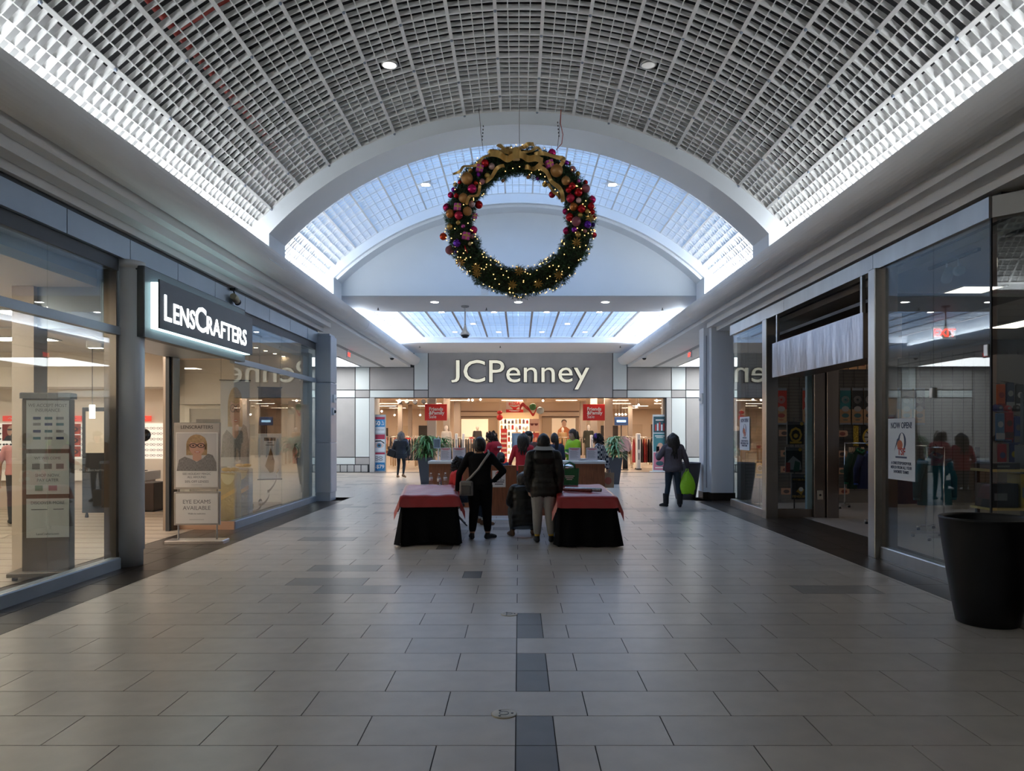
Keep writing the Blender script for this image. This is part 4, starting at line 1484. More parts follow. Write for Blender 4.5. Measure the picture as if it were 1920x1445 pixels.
MB().tube([(-.06, -.06, .35), (-.05, -.06, .45), (.05, -.06, .45), (.06, -.06, .35)], .006, 6).build('bag_handle', PAPERB, t)
MB().oval(.0, .17, .085, .09, -.085, 0).build('print', M('faded_red_print', (.42, .12, .08), .8), t)

# --- woman with shopping bag at right
w12 = person('person with long black hair in plum grey coat, jeans and black boots at right', (px(1262, 17.1), 17.1, 0), R(4), 1.66,
             dict(el=(-.33, .0, 1.10), wl=(-.30, .26, 1.16), hdl=(.4, .6, .7), er=(.29, -.02, 1.07), wr=(.35, .02, .86), hdr=(.05, 0, -1), al=(-.16, .03, .085), tl=(-.25, .16, .03), kl=(-.11, .02, .47),
                  ar=(.14, -.06, .085), tr=(.17, .10, .03), kr=(.115, -.01, .47)),
             [PLUM, JEANS, BOOT, SKIN1, BOOT], 1.30, .18, 0, 1.35, 1.12, hair=hair_long(HAIRK, .52, .010, 1.05, 44), cuff=True)
for s, x, y in ((-1, -.155, .03), (1, .14, -.05)):
    MB().lathe([(.058, .06), (.064, .10), (.066, .20), (.070, .30), (.068, .305), (.060, .30)], (x, y, 0), 16).build('boot_shaft', BOOT, w12)
MB().cbox(-.292, -.222, .36, .37, 1.22, 1.36, .004).build('phone', BLACK, w12)
LIME = M('lime_plastic', (.36, .78, .03), .35, bump=(9, .5, .03))
t = thing('shopping_bag', 'lime green plastic shopping bag hanging from the right hand of the plum coat', 'bag', (px(1288, 17.1), 17.08, .30))
def sackf(u, v):
    a = 2 * PI * u
    w_ = .03 + .165 * math.sin(min(1, v * 1.25) * PI * .5) ** .8 if v < .8 else .175 - .02 * (v - .8) * 5
    d_ = .03 + .06 * math.sin(v * PI * .75)
    return (w_ * math.cos(a) * (1 + .06 * math.sin(5 * a + v * 7)), d_ * math.sin(a), .50 * (1 - v) + .02 * math.sin(3 * a))
MB().grid(sackf, 26, 16).add([(-.16, -.03, .02), (.16, -.03, .02), (.16, .03, .02), (-.16, .03, .02)], [(0, 3, 2, 1)]).build('sack', LIME, t)
MB().tube([(-.03, 0, .50), (-.02, 0, .56), (.02, 0, .56), (.03, 0, .50)], .012, 6).build('bag_handle', LIME, t)

# --- woman in long dark vest at left
w13 = person('person in long dark puffer vest with fair hair walking toward the store entrance', (px(752, 28.0), 28.0, 0), R(-8), 1.70,
             dict(al=(-.12, -.02, .085), ar=(.14, -.20, .13), kr=(.11, .02, .47), tr=(.19, -.08, .03), el=(-.27, -.03, 1.08), er=(.28, -.03, 1.08), wr=(.30, .02, .82), wl=(-.30, .05, .80)),
             [M('navy_puffer', (.010, .014, .022), .45), M('black_tights', (.012, .013, .016), .8), M('tan_shoe', (.25, .14, .07), .7), SKIN2, M('black_tights')], 1.35, .42, 6, 1.1, 1.0,
             hair=hair_long(M('ash_hair', (.16, .13, .11), .5, noise=(40, .4), stretch=(1, 1, .15)), .32, .008, .95), vox=.018)
for s, e_, w_ in ((-1, (-.278, -.03, 1.11), (-.309, .05, .85)), (1, (.288, -.03, 1.11), (.309, .02, .87))):
    MB().tube([(s * .21, 0, 1.37), e_, w_], [.062, .056, .046], 10).build('sleeve', BLUEG, w13)
t = thing('shoulder_bag', 'black shoulder bag at the side of the dark puffer vest', 'bag', (px(733, 28), 27.95, .78))
MB().cbox(-.16, .16, -.06, .06, 0, .28, .03).build('pouch', BLACK, t, None, (0, R(18), 0))
MB().tube([(-.10, 0, .26), (.05, 0, .55), (.15, 0, .26)], .012, 6).build('bag_strap', BLACK, t)

# --- person inside the optical shop, mostly behind the beige pillar
w14 = person('person in pink short sleeves standing inside the optical shop behind the pillar', (-9.27, 14.0, 0), R(35), 1.72,
             dict(wl=(-.27, .03, .78), el=(-.27, -.03, 1.06)),
             [M('dusty_pink', (.50, .22, .20), .8), M('charcoal_trousers', (.04, .04, .045), .8), SHOEK, SKIN1], 1.1, .05, 0, 1.0, 1.05, hair=hair_short(HAIRK), vox=.016)
finish_bodies()
# bare forearm of the short-sleeved person comes from the skin slot
for o in w14.children:
    if o.name.startswith('body'):
        for p_ in o.data.polygons:
            if abs(p_.center.x) > .20 and p_.center.z < 1.16:
                p_.material_index = 3

# ------------------------------------------------------------------ tables with cloths
REDC = M('red_plastic_cloth', (.36, .026, .028), .32, bump=(5, .35, .02))
BLKC = M('black_skirt_cloth', (.005, .005, .006), .9, bump=(40, .2, .005), spec=.12)
TABM = M('table_laminate', (.55, .54, .52), .5)


def table(label, hl, loc, rz, lbl_red, lbl_blk, seed):
    hw, zt = .39, .745
    t = thing('folding_table', label, 'table', loc, rz, None)
    MB().cbox(-hw, hw, -hl, hl, .70, .737, .01).build('table_top', TABM, t)
    for sx in (-1, 1):
        for sy in (-1, 1):
            MB().tube([(sx * .28, sy * (hl - .25), .70), (sx * .30, sy * (hl - .25), .0)], .014, 8).build('leg', BLACKM, t)
    for sy in (-1, 1):
        MB().tube([(-.29, sy * (hl - .25), .22), (.29, sy * (hl - .25), .22)], .01, 8).build('crossbar', BLACKM, t)
    rnd = random.Random(seed)
    # black skirt
    per = []
    n = 150
    tot = 4 * (hw + hl)
    def edge(s):
        s = s % tot
        for L, p, d, nn in ((2 * hw, (-hw, -hl), (1, 0), (0, -1)), (2 * hl, (hw, -hl), (0, 1), (1, 0)), (2 * hw, (hw, hl), (-1, 0), (0, 1)), (2 * hl, (-hw, hl), (0, -1), (-1, 0))):
            if s <= L:
                return p[0] + d[0] * s, p[1] + d[1] * s, nn
            s -= L
        return -hw, -hl, (0, -1)
    ph = rnd.uniform(0, 6)
    def skirt(u, v):
        x, y, nn = edge(u * tot)
        corner = max(0, 1 - min(abs(abs(x) - hw) + abs(abs(y) - hl), .35) / .35)
        fold = (.012 + .02 * v) * math.sin(u * tot * 21 + ph + .8 * math.sin(u * tot * 5)) * (.5 + v)
        fl = .012 + .045 * v * (.4 + corner) + fold * .8
        cx = (1 if x > 0 else -1) * corner * .04 * v
        cy = (1 if y > 0 else -1) * corner * .04 * v
        zb = .05 + .035 * math.sin(u * tot * 2.1 + ph) * (1 - corner) - .03 * corner
        return (x + nn[0] * fl + cx, y + nn[1] * fl + cy, zt - .004 - (zt - .004 - max(.012, zb)) * v)
    s = MB().grid(skirt, n, 14)
    s.add([(-hw - .01, -hl - .01, zt - .004), (hw + .01, -hl - .01, zt - .004), (hw + .01, hl + .01, zt - .004), (-hw - .01, hl + .01, zt - .004)], [(0, 1, 2, 3)])
    sk = tag(s.build('table_skirt', BLKC, None, loc, (0, 0, rz)), lbl_blk, 'tablecloth')
    # red cloth
    ox, oy = .27, .20
    def cloth(u, v):
        x = -(hw + ox) + 2 * (hw + ox) * u
        y = -(hl + oy) + 2 * (hl + oy) * v
        dx, dy = max(0, abs(x) - hw - .02), max(0, abs(y) - hl - .02)
        sx, sy = (1 if x > 0 else -1), (1 if y > 0 else -1)
        cx, cy = min(abs(x), hw + .02) * sx, min(abs(y), hl + .02) * sy
        wr = .006 * math.sin(x * 17 + y * 5 + seed) * math.sin(y * 9 - seed) + .004 * math.sin(y * 31 + x * 6)
        z = zt + .006 + (wr + .004 if dx == 0 and dy == 0 else 0)
        if dx and dy:
            q = (dx + dy)
            return (cx + sx * (.03 + .34 * dx), cy + sy * (.03 + .34 * dy), z - q * .84)
        wave = .012 * math.sin((x + y) * 24 + seed)
        if dx:
            return (cx + sx * (.028 + .12 * dx + wave * dx * 3), cy, z - dx * .97)
        if dy:
            return (cx, cy + sy * (.028 + .12 * dy + wave * dy * 3), z - dy * .97)
        return (cx, cy, z)
    tag(MB().grid(cloth, 44, 70).build('tablecloth', REDC, None, loc, (0, 0, rz)), lbl_red, 'tablecloth')
    return t


table('folding table at left under a red cloth, bottles on it', 1.07, (-1.455, 12.39, 0), R(6.5),
      'red plastic cover draped over the left table with water bottles', 'black skirt hanging around the left table', 2)
table('folding table at right under a red cloth, rolls of wrapping paper on it', 1.2, (1.03, 12.36, 0), R(-1),
      'red plastic cover draped over the right table with the paper rolls', 'black skirt hanging around the right table', 5)

# water bottles
WATER = glass_mat('bottle_plastic', (.93, .95, .97), 2.0)
for i, (u, v, Y, lab) in enumerate(((808, 911, 13.35, 'leftmost of three clear water bottles on the left table'), (823, 912, 13.1, 'middle and nearest of three clear water bottles on the left table'),
                                    (835, 910, 13.4, 'rightmost of three clear water bottles on the left table'))):
    t = thing('water_bottle', lab, 'bottle', (px(u, Y), Y, .765), 0, 'water bottles on the left table')
    MB().lathe([(.028, 0), (.033, .006), (.033, .04), (.030, .05), (.033, .06), (.033, .13), (.030, .15), (.014, .18), (.0135, .195), (.0, .196)], n=18).build('bottle_body', WATER, t)
    MB().lathe([(.0335, .07), (.0335, .125), (.033, .126)], n=18).build('paper_label', M('bottle_label', (.62, .66, .70), .5), t)
    MB().lathe([(.0, .192), (.0155, .192), (.0155, .21), (.0, .211)], n=14).build('cap', WHITEP, t)

# things on the right table
GRN = M('green_tote', (.015, .14, .055), .7, noise=(20, .1))
t = thing('tote_bag', 'dark green tote bag with white lettering standing on the right table', 'bag', (px(1068, 13.3), 13.3, .765), R(-6))
tb = MB()
tb.add([(-.15, -.09, 0), (.15, -.09, 0), (.15, .09, 0), (-.15, .09, 0), (-.165, -.10, .29), (.165, -.10, .29), (.165, .10, .29), (-.165, .10, .29)],
       [(0, 3, 2, 1), (0, 1, 5, 4), (1, 2, 6, 5), (2, 3, 7, 6), (3, 0, 4, 7)])
tb.build('sack', GRN, t)
for yy in (-.10, .10):
    MB().tube([(-.09, yy, .28), (-.08, yy * .9, .36), (.0, yy * .8, .40), (.08, yy * .9, .36), (.09, yy, .28)], .012, 6).build('bag_handle', GRN, t)
for i, zz in enumerate((.155, .125, .095)):
    MB().rect(-.09 + .02 * i, .09 - .02 * i, zz, zz + .012, -.0985 - .001).build('printed_line', PAPER, t)
MB().ball((-.02, 0, .30), .125, 20, 0, (1.05, .75, .55)).build('foil_gift', M('silver_foil', (.75, .76, .78), .2, 1.0, bump=(12, .4, .02)), thing('foil_parcel', 'crumpled silver foil parcel in the top of the green tote bag', 'parcel', (px(1065, 13.3), 13.3, .765 + .0)))
for lab, col, x0, y0, x1, y1, r in (('long pale blue wrapping paper roll lying on the right table', (.55, .66, .72), .74, 12.05, 1.27, 11.72, .030),
                                    ('red and brown patterned wrapping paper roll on the right table', (.22, .06, .05), .70, 11.90, 1.12, 11.66, .026)):
    t = thing('wrapping_roll', lab, 'paper roll', (0, 0, .765 + r))
    m_ = M('wrap_%d' % int(col[0] * 100), col, .35, .2, noise=(30, .25))
    MB().tube([(x0, y0, 0), (x1, y1, 0)], r, 16).build('paper', m_, t)
    d = Vector((x1 - x0, y1 - y0, 0)).normalized()
    MB().tube([Vector((x1, y1, 0)) + d * .001, Vector((x1, y1, 0)) + d * .004], r * .7, 14).build('core', M('card_core', (.10, .08, .07), .8), t)

# ------------------------------------------------------------------ kiosk
KY = 14.8
t = thing('kiosk', 'cherry wood mall kiosk with white counter tops in the middle of the hall', 'kiosk', (0, 0, 0))
for u0, u1 in ((893, 968.5), (971.5, 1052)):
    MB().cbox(px(u0, KY), px(u1, KY), KY, KY + .05, .06, 1.04, .006).build('gate_panel', WOOD, t)
for u in (900, 962, 978, 1046):
    MB().box(px(u, KY) - .04, px(u, KY) + .04, KY, KY + .08, 0, .06).build('foot', BLACK, t)
MB().box(px(905, KY), px(1000, KY), KY - .28, KY - .06, .0, .012).build('base_plate', M('pale_plate', (.62, .66, .72), .4), t)
for a, b in ((-2.02, -.62), (.62, 1.93)):
    MB().cbox(a, b, 17.0, 17.55, .0, .98, .006).build('counter_body', WOOD, t)
    MB().cbox(a - .02, b + .02, 16.96, 17.6, .98, 1.04, .01).build('counter_top', M('white_laminate', (.70, .69, .67), .4), t)
for nm, u0, u1, lab in ((0, 923, 948, 'white stop notice taped to the left kiosk gate panel'), (1, 984, 1009, 'white notice on the right kiosk gate panel behind the black puffer')):
    x0, x1 = px(u0, KY - .004), px(u1, KY - .004)
    z0, z1 = pz(913, KY), pz(882, KY)
    n_ = thing('stop_notice', lab, 'notice', ((x0 + x1) / 2, KY - .006, z0))
    w_ = (x1 - x0) / 2
    MB().box(-w_, w_, 0, .004, 0, z1 - z0).build('sheet', PAPER, n_)
    MB().flat([(.072 * math.cos(PI / 8 + q * PI / 4), .26 + .055 * math.sin(PI / 8 + q * PI / 4)) for q in range(8)], -.001).build('octagon', REDP, n_)
    text('lettering', 'STOP', (0, -.003, .247), .048, PAPER, n_, depth=.0005, bold=.001)
    for s, zz in (('PLEASE', .165), ('DO NOT ENTER', .125)):
        text('lettering', s, (0, -.002, zz), .030, INK, n_, depth=.0005, bold=.001)
    for zz, hw_ in ((.092, .10), (.052, .08)):
        MB().rect(-hw_, hw_, zz, zz + .016, -.0015).build('printed_line', INK, n_)
for u0, u1, lab in ((825, 846, 'left price sheet in acrylic stand on the left kiosk counter'), (848, 873, 'right price sheet in acrylic stand on the left kiosk counter'),
                    (1066, 1089, 'left price sheet in acrylic stand on the right kiosk counter'), (1099, 1121, 'right price sheet in acrylic stand on the right kiosk counter')):
    Y = 17.15
    w_ = (px(u1, Y) - px(u0, Y)) / 2
    n_ = thing('sheet_stand', lab, 'sign holder', ((px(u0, Y) + px(u1, Y)) / 2, Y, 1.041), 0, 'price sheets on the kiosk counters')
    MB().box(-w_, w_, .0, .10, 0, .006).box(-w_, w_, .03, .036, .006, .30).build('stand', GLASSC, n_)
    MB().box(-w_ + .006, w_ - .006, .024, .028, .012, .295).build('sheet', M('price_paper', (.66, .60, .62), .6), n_)
    MB().rect(-w_ * .8, w_ * .8, .262, .276, .0235).rect(-w_ * .5, w_ * .5, .242, .252, .0235).build('heading', REDP, n_)
    pm = MB()
    for q in range(9):
        pm.rect(-w_ * .75, w_ * (.35 + .4 * ((q * 7) % 5) / 5), .215 - q * .02, .221 - q * .02, .0235)
    pm.build('printed_lines', INKG, n_)
n_ = thing('counter_display', 'white post with blue framed screen on the left kiosk counter', 'display', (px(822, 17.2), 17.2, 1.041))
MB().box(-.015, .015, -.015, .015, 0, .56).box(-.06, .06, -.05, .05, 0, .012).build('post', WHITEP, n_)
MB().cbox(-.11, .05, -.035, -.016, .28, .50, .008).build('screen_frame', M('pale_blue_plastic', (.45, .58, .68), .4), n_)
MB().rect(-.095, .035, .30, .485, -.0365).build('screen', M('blue_grey_screen', (.16, .22, .28), .3), n_)
n_ = thing('paper_stack', 'loose white papers between the sheets on the right kiosk counter', 'papers', (px(1094, 17.15), 17.3, 1.041))
for q in range(4):
    MB().box(-.10, .10, -.07, .07, q * .012, q * .012 + .010).build('paper', PAPER, n_, None, (0, 0, q * .3))
n_ = thing('blue_board', 'pale blue display board behind the kiosk staff', 'board', (px(979, 19.2), 19.2, 1.10))
MB().cbox(-.26, .26, 0, .03, 0, .56, .005).build('panel', M('pale_blue_board', (.45, .62, .74), .5), n_)
MB().box(-.20, .20, -.004, 0, .06, .50).build('sheet', M('pale_blue_sheet', (.58, .72, .80), .5), n_)
MB().box(-.03, .03, .03, .06, -1.10, .3).box(-.25, .25, -.15, .2, -1.10, -1.08).build('stand', BLACKM, n_)

# ------------------------------------------------------------------ planters
GREYPOT = M('charcoal_planter', (.075, .075, .085), .5)
LEAF = M('leaf_green', (.10, .25, .06), .45, noise=(9, .35))
LEAF2 = M('leaf_pale', (.22, .38, .17), .45, noise=(9, .3))


def leafy(m, base, n, h, spread, seed, wd=.035):
    rnd = random.Random(seed)
    for i in range(n):
        a = rnd.uniform(0, 2 * PI)
        z0 = rnd.uniform(0, h)
        L = rnd.uniform(.45, 1.0) * spread
        st = Vector(base) + Vector((rnd.gauss(0, .06), rnd.gauss(0, .06), z0))
        d = Vector((math.cos(a), math.sin(a), 0))
        sd = Vector((-math.sin(a), math.cos(a), 0)) * wd
        pts = [st + d * (L * f) + Vector((0, 0, L * (.95 * f - 1.25 * f * f))) for f in (0, .3, .65, 1.0)]
        ws = (.35, 1.0, .85, .05)
        vs = []
        for p_, q in zip(pts, ws):
            vs += [p_ - sd * q, p_ + Vector((0, 0, -.012 * q)), p_ + sd * q]
        fs = []
        for r_ in range(3):
            for c_ in range(2):
                b_ = r_ * 3 + c_
                fs.append((b_, b_ + 1, b_ + 4, b_ + 3))
        m.add(vs, fs, 0, True)


for u, lab, mt, seed in ((799, 'tall tapered charcoal planter left of the kiosk', LEAF, 3), (1151, 'tall tapered charcoal planter right of the kiosk', LEAF2, 9)):
    Y = 24.6
    t = thing('tall_planter', lab, 'planter', (px(u, Y), Y, 0), 0, 'tall planters behind the kiosk')
    w0, w1_, h_ = .15, .25, .86
    MB().add([(-w0, -w0, 0), (w0, -w0, 0), (w0, w0, 0), (-w0, w0, 0), (-w1_, -w1_, h_), (w1_, -w1_, h_), (w1_, w1_, h_), (-w1_, w1_, h_),
              (-w1_ + .03, -w1_ + .03, h_), (w1_ - .03, -w1_ + .03, h_), (w1_ - .03, w1_ - .03, h_), (-w1_ + .03, w1_ - .03, h_),
              (-w1_ + .04, -w1_ + .04, h_ - .08), (w1_ - .04, -w1_ + .04, h_ - .08), (w1_ - .04, w1_ - .04, h_ - .08), (-w1_ + .04, w1_ - .04, h_ - .08)],
             [(0, 3, 2, 1), (0, 1, 5, 4), (1, 2, 6, 5), (2, 3, 7, 6), (3, 0, 4, 7), (4, 5, 9, 8), (5, 6, 10, 9), (6, 7, 11, 10), (7, 4, 8, 11),
              (8, 9, 13, 12), (9, 10, 14, 13), (10, 11, 15, 14), (11, 8, 12, 15)]).build('pot', GREYPOT, t)
    MB().box(-w1_ + .05, w1_ - .05, -w1_ + .05, w1_ - .05, h_ - .10, h_ - .075).build('soil', M('soil', (.03, .022, .016), .95), t)
    pl_ = thing('potted_plant', 'leafy green dracaena in the planter %s of the kiosk' % ('left' if u < 900 else 'right'), 'plant', (px(u, Y), Y, .785))
    st = MB()
    for q in range(5):
        st.tube([(.05 * math.cos(q * 1.3), .05 * math.sin(q * 1.3), 0), (.09 * math.cos(q * 1.3), .09 * math.sin(q * 1.3), .5), (.16 * math.cos(q * 1.3), .16 * math.sin(q * 1.3), .75)], .012, 6)
    st.build('stems', M('stem_green', (.09, .12, .04), .6), pl_)
    lf = MB()
    leafy(lf, (0, 0, .10), 130, .62, .70 if u < 900 else .55, seed, .032)
    if u < 900:
        leafy(lf, (.50, .1, .25), 60, .45, .48, seed + 1, .03)
    tag(lf.build('foliage', mt, pl_), None, kind='stuff')

BLKPOT = M('matte_black_planter', (.008, .008, .009), .42, spec=.3)
for lab, x, y, s in (('large matte black round planter in the near right foreground', 4.17, 6.74, 1.0), ('dark grey round planter behind the plum coat by the white pier', 4.20, 19.1, .98)):
    t = thing('round_planter', lab, 'planter', (x, y, 0))
    prof = [(.235, 0), (.25, .01), (.285, .2), (.325, .45), (.36, .7), (.378, .86), (.384, .915), (.388, .925), (.388, .938), (.375, .945), (.352, .94), (.345, .92), (.335, .80), (.33, .78)]
    MB().lathe([(a * s, b * s) for a, b in prof], n=56).build('pot', BLKPOT if s == 1.0 else GREYPOT, t)
    MB().lathe([(.0, .80 * s), (.33 * s, .80 * s), (.33 * s, .81 * s), (0, .812 * s)], n=40).build('soil', M('soil'), t)

# floor boxes
for x, y, lab in ((-.09, 4.56, 'round brass floor outlet cover nearest the viewer'), (-.09, 7.05, 'round brass floor outlet cover farther along the centre line'), (4.03, 16.6, 'small round floor cover near the plum coat')):
    t = thing('floor_outlet', lab, 'floor outlet', (x, y, 0))
    MB().lathe([(.078, -.002), (.078, .003), (.070, .006), (.0, .0062)], n=28).build('cover', M('brass_cover', (.42, .36, .27), .35, .7), t)
    rg = MB()
    for q in range(3):
        a = q * 2.1
        rg.lathe([(.008, .006), (.008, .008), (0, .0082)], (.05 * math.cos(a), .05 * math.sin(a), 0), 8)
    rg.lathe([(.03, .006), (.03, .0075), (.026, .0076), (.026, .006)], n=20)
    rg.build('screws', DARKM, t)

# ------------------------------------------------------------------ department store interior
struct(MB().box(-16, 16, 31.9, 62, -.2, .0).build('floor_department', M('department_floor', (.38, .31, .24), .35, noise=(1.5, .1))), 'tan floor inside the department store')
struct(MB().box(-16, 16, 31.9, 62, 3.55, 3.7).build('ceiling_department', M('department_ceiling', (.74, .62, .52), .75)), 'warm white ceiling of the department store')
DW = M('department_wall', (.72, .58, .46), .7)
struct(MB().box(-16.2, -16, 31.9, 62, 0, 3.7).box(16, 16.2, 31.9, 62, 0, 3.7).build('wall_department_sides', DW), 'side walls of the department store')
struct(MB().box(-16, 16, 62, 62.2, 0, 3.7).build('wall_department_far', DW), 'deep back wall of the department store')
cw = struct(MB().box(-4.3, 4.3, 48.0, 48.3, 0, 3.55).build('wall_department_centre', M('centre_wall', (.74, .60, .48), .7)), 'central cosmetics wall inside the department store')
for x0, x1 in ((-3.7, -1.35), (1.45, 3.8)):
    for zz in (2.62, 2.95):
        MB().box(x0, x1, 47.88, 48.0, zz, zz + .06).build('rail', M('brown_rail', (.16, .09, .05), .5), cw)
    MB().box(x0, x1, 47.97, 48.0, .2, 2.6).build('niche_panel', M('niche_tan', (.42, .32, .24), .7), cw)
struct(MB().box(-1.2, 1.25, 47.6, 48.0, 0, 2.9).build('trim_department', M('bright_back', (.80, .62, .42), .6)), 'lit cosmetics alcove')
COLD = M('column_taupe', (.40, .33, .28), .7)
for i, (u0, u1, Y, mt, lab) in enumerate(((801, 817, 37, M('column_grey', (.33, .32, .33), .7), 'grey column left of the red sale sign'), (831, 843, 37.5, COLD, 'taupe column behind the left red sale sign'),
                                         (851, 863, 46, COLD, 'taupe column left of the cosmetics wall'), (1134, 1149, 37, COLD, 'wide taupe column right of the red sale sign'),
                                         (1107, 1120, 37.5, COLD, 'taupe column behind the right red sale sign'), (1088, 1099, 46, COLD, 'taupe column right of the cosmetics wall'),
                                         (746, 754, 50, COLD, 'slim column among the left racks'), (765, 772, 52, COLD, 'second slim column among the left racks'), (1178, 1186, 50, COLD, 'slim column among the right racks'))):
    x0, x1 = px(u0, Y), px(u1, Y)
    struct(MB().box(x0, x1, Y, Y + (x1 - x0), 0, 3.55).build('column_department', mt), lab)
k = 0
for x in (-12, -9, -6.2, -3.2, 0, 3.2, 6.2, 9, 12):
    for y in (33.6, 37.0, 40.6, 44.4, 49.5, 54.0, 58.5):
        if abs(x) < 4.3 and y > 45:
            continue
        k += 1
        t = thing('ceiling_troffer', 'warm light strip in the department store ceiling, %s row inward, %s from left' % (ORD[(33.6, 37.0, 40.6, 44.4, 49.5, 54.0, 58.5).index(y)], ORD[(-12, -9, -6.2, -3.2, 0, 3.2, 6.2, 9, 12).index(x)]), 'light', (x + (.5 if int(y) % 2 else -.4), y, 3.55), 0, 'ceiling lights in the department store')
        MB().box(-.6, .6, -.14, .14, -.012, 0).build('diffuser', STOREL, t)
        MB().box(-.64, .64, -.18, -.14, -.02, 0).box(-.64, .64, .14, .18, -.02, 0).build('frame', WHITEP, t)
SPOTM = M('store_spot_glow', (1, 1, 1), .5, emit=((1, .82, .66), 22.0))
for i, (u, v, Y) in enumerate(((749, 753, 34), (763, 753, 34), (778, 754, 34), (794, 753, 34), (879, 750, 38), (886, 750, 38), (901, 749, 38), (1018, 751, 38), (1197, 759, 38), (1193, 762, 40), (1231, 751, 34.5), (1245, 751, 34.5), (1155, 777, 44), (1161, 777, 44), (1167, 777, 44), (1173, 777, 44), (716, 771, 42), (740, 778, 46), (788, 778, 46))):
    nm = 'grey drum spotlight hanging above the left entrance, %s from left' % ORD[i] if i < 4 else 'small bright ceiling spotlight in the department store, %s' % ('left of three near the centre', 'middle of three near the centre', 'right of three near the centre', 'alone right of the deal sign', 'upper of a pair at right', 'lower of a pair at right', 'left of two at the right jamb', 'right of two at the right jamb', 'first of four in a row at right', 'second of four in a row at right', 'third of four in a row at right', 'fourth of four in a row at right', 'above the left tower sign', 'far left rear', 'left rear by the column')[i - 4]
    t = thing('store_spotlight', nm, 'light', (px(u, Y), Y, 3.55), 0, 'drum spotlights above the left entrance' if i < 4 else 'bright spotlights in the department store')
    dz = 3.55 - pz(v, Y)
    MB().tube([(0, 0, 0), (0, 0, -max(.06, dz - .06))], .012, 6).build('stem', WHITEP, t)
    if i < 4:
        MB().tube([(0, -.05, -dz + .03), (.02, .09, -dz - .03)], [.10, .085], 14).build('drum', M('drum_grey', (.16, .17, .19), .5), t)
    else:
        MB().tube([(0, .06, -dz + .03), (0, -.05, -dz)], .055, 12).build('can', WHITEP, t)
        MB().ball((0, -.06, -dz), .045, 10, 0, (1, .4, 1)).build('lens', SPOTM, t)

# hanging red sale signs
RSIGN = M('red_sign', (.66, .025, .02), .45)
for u0, u1, lab in ((796.5, 838, 'left red Friends and Family Sale sign hanging in the store entrance'), (1093, 1134, 'right red Friends and Family Sale sign hanging in the store entrance')):
    Y = 33.6
    x0, x1, z0, z1 = px(u0, Y), px(u1, Y), pz(788, Y), pz(757.5, Y)
    t = thing('sale_sign', lab, 'sign', ((x0 + x1) / 2, Y, z0))
    w_ = (x1 - x0) / 2
    MB().cbox(-w_, w_, 0, .03, 0, z1 - z0, .004).build('board', RSIGN, t)
    for s, zz, b in (('Friends', .44, .006), ('&Family', .27, .006), ('Sale', .10, 0)):
        text('lettering', s, (-w_ + .18, -.004, zz), .215, PAPER, t, align='LEFT', depth=.002, bold=b)
    for s in (-1, 1):
        MB().tube([(s * w_ * .8, .015, z1 - z0), (s * w_ * .8, .015, 3.55 - z0)], .005, 5).build('wire', WHITEP, t)
# deal sign with hanging decorations
Y = 37.0
t = thing('deal_sign', 'white hanging sign with red bow print reading BIG DEAL', 'sign', (px(965, Y), Y, pz(773, Y)))
MB().cbox(-.42, .42, 0, .03, .0, .56, .004).build('board', M('pale_board', (.62, .52, .46), .6), t)
MB().rect(-.42, .42, 0, .145, -.003).build('red_band', RSIGN, t)
MB().flat([(-.30, .34), (-.12, .22), (-.06, .12), (.06, .12), (.12, .22), (.30, .34), (.06, .27), (-.06, .27)], -.003).build('bow_print', RSIGN, t)
text('lettering', 'BIG', (-.20, -.005, .36), .17, RSIGN, t, depth=.001, bold=.004, sx=.7)
text('lettering', 'DEAL', (.12, -.005, .36), .22, RSIGN, t, depth=.001, bold=.006, sx=.75)
MB().rect(-.28, .28, .085, .105, -.0045).rect(-.2, .2, .05, .068, -.0045).build('printed_line', PAPER, t)
for s in (-1, 1):
    MB().tube([(s * .35, .015, .56), (s * .35, .015, 3.55 - pz(773, Y))], .004, 5).build('wire', WHITEP, t)


def paper_ball(label, u, v, Y, r, col, sc=(1, 1, 1)):
    t = thing('hanging_decoration', label, 'decoration', (px(u, Y), Y, pz(v, Y)))
    m = MB()
    n = 36
    def fn(a, b):
        th, ph = 2 * PI * a, PI * (b - .5)
        rr = r * (1 + .05 * math.cos(18 * th)) * max(.02, math.cos(ph))
        return (rr * math.cos(th) * sc[0], rr * math.sin(th) * sc[1], r * math.sin(ph) * sc[2])
    m.grid(fn, n, 10)
    m.build('paper_ball', M('deco_%d_%d' % (int(col[0] * 99), int(col[1] * 99)), col, .6), t)
    MB().tube([(0, 0, r * sc[2]), (0, 0, 3.55 - pz(v, Y))], .004, 5).build('string', WHITEP, t)
    return t


paper_ball('upper red honeycomb bell left of the deal sign', 937, 773, 36.5, .125, (.60, .02, .02), (1, 1, .7))
paper_ball('lower round red honeycomb ball left of the deal sign', 937, 782.5, 36.5, .145, (.60, .02, .02))
paper_ball('green honeycomb ball right of the deal sign', 999, 762.5, 36.5, .165, (.06, .17, .05))
paper_ball('grey silver honeycomb ball right of the green one', 1013, 769.5, 36.5, .18, (.33, .36, .36))
t = thing('ribbon_garland', 'red foil ribbon swag between the deal sign and the green ball', 'garland', (px(988, 36.6), 36.6, pz(765, 36.6)))
def rib(u, v):
    return (-.35 + .85 * u, .05 * math.sin(u * 9), .22 * math.sin(u * 6.5) - .05 + (.22 - .10 * u) * (v - .5) + .06 * math.sin(u * 14))
MB().grid(rib, 24, 3).build('ribbon', M('red_foil', (.48, .02, .015), .3), t)
MB().tube([(0, 0, .1), (0, 0, 3.55 - pz(765, 36.6))], .004, 5).build('string', WHITEP, t)

# mannequins
MANW = M('mannequin_white', (.80, .72, .66), .4)
BODIES.clear()


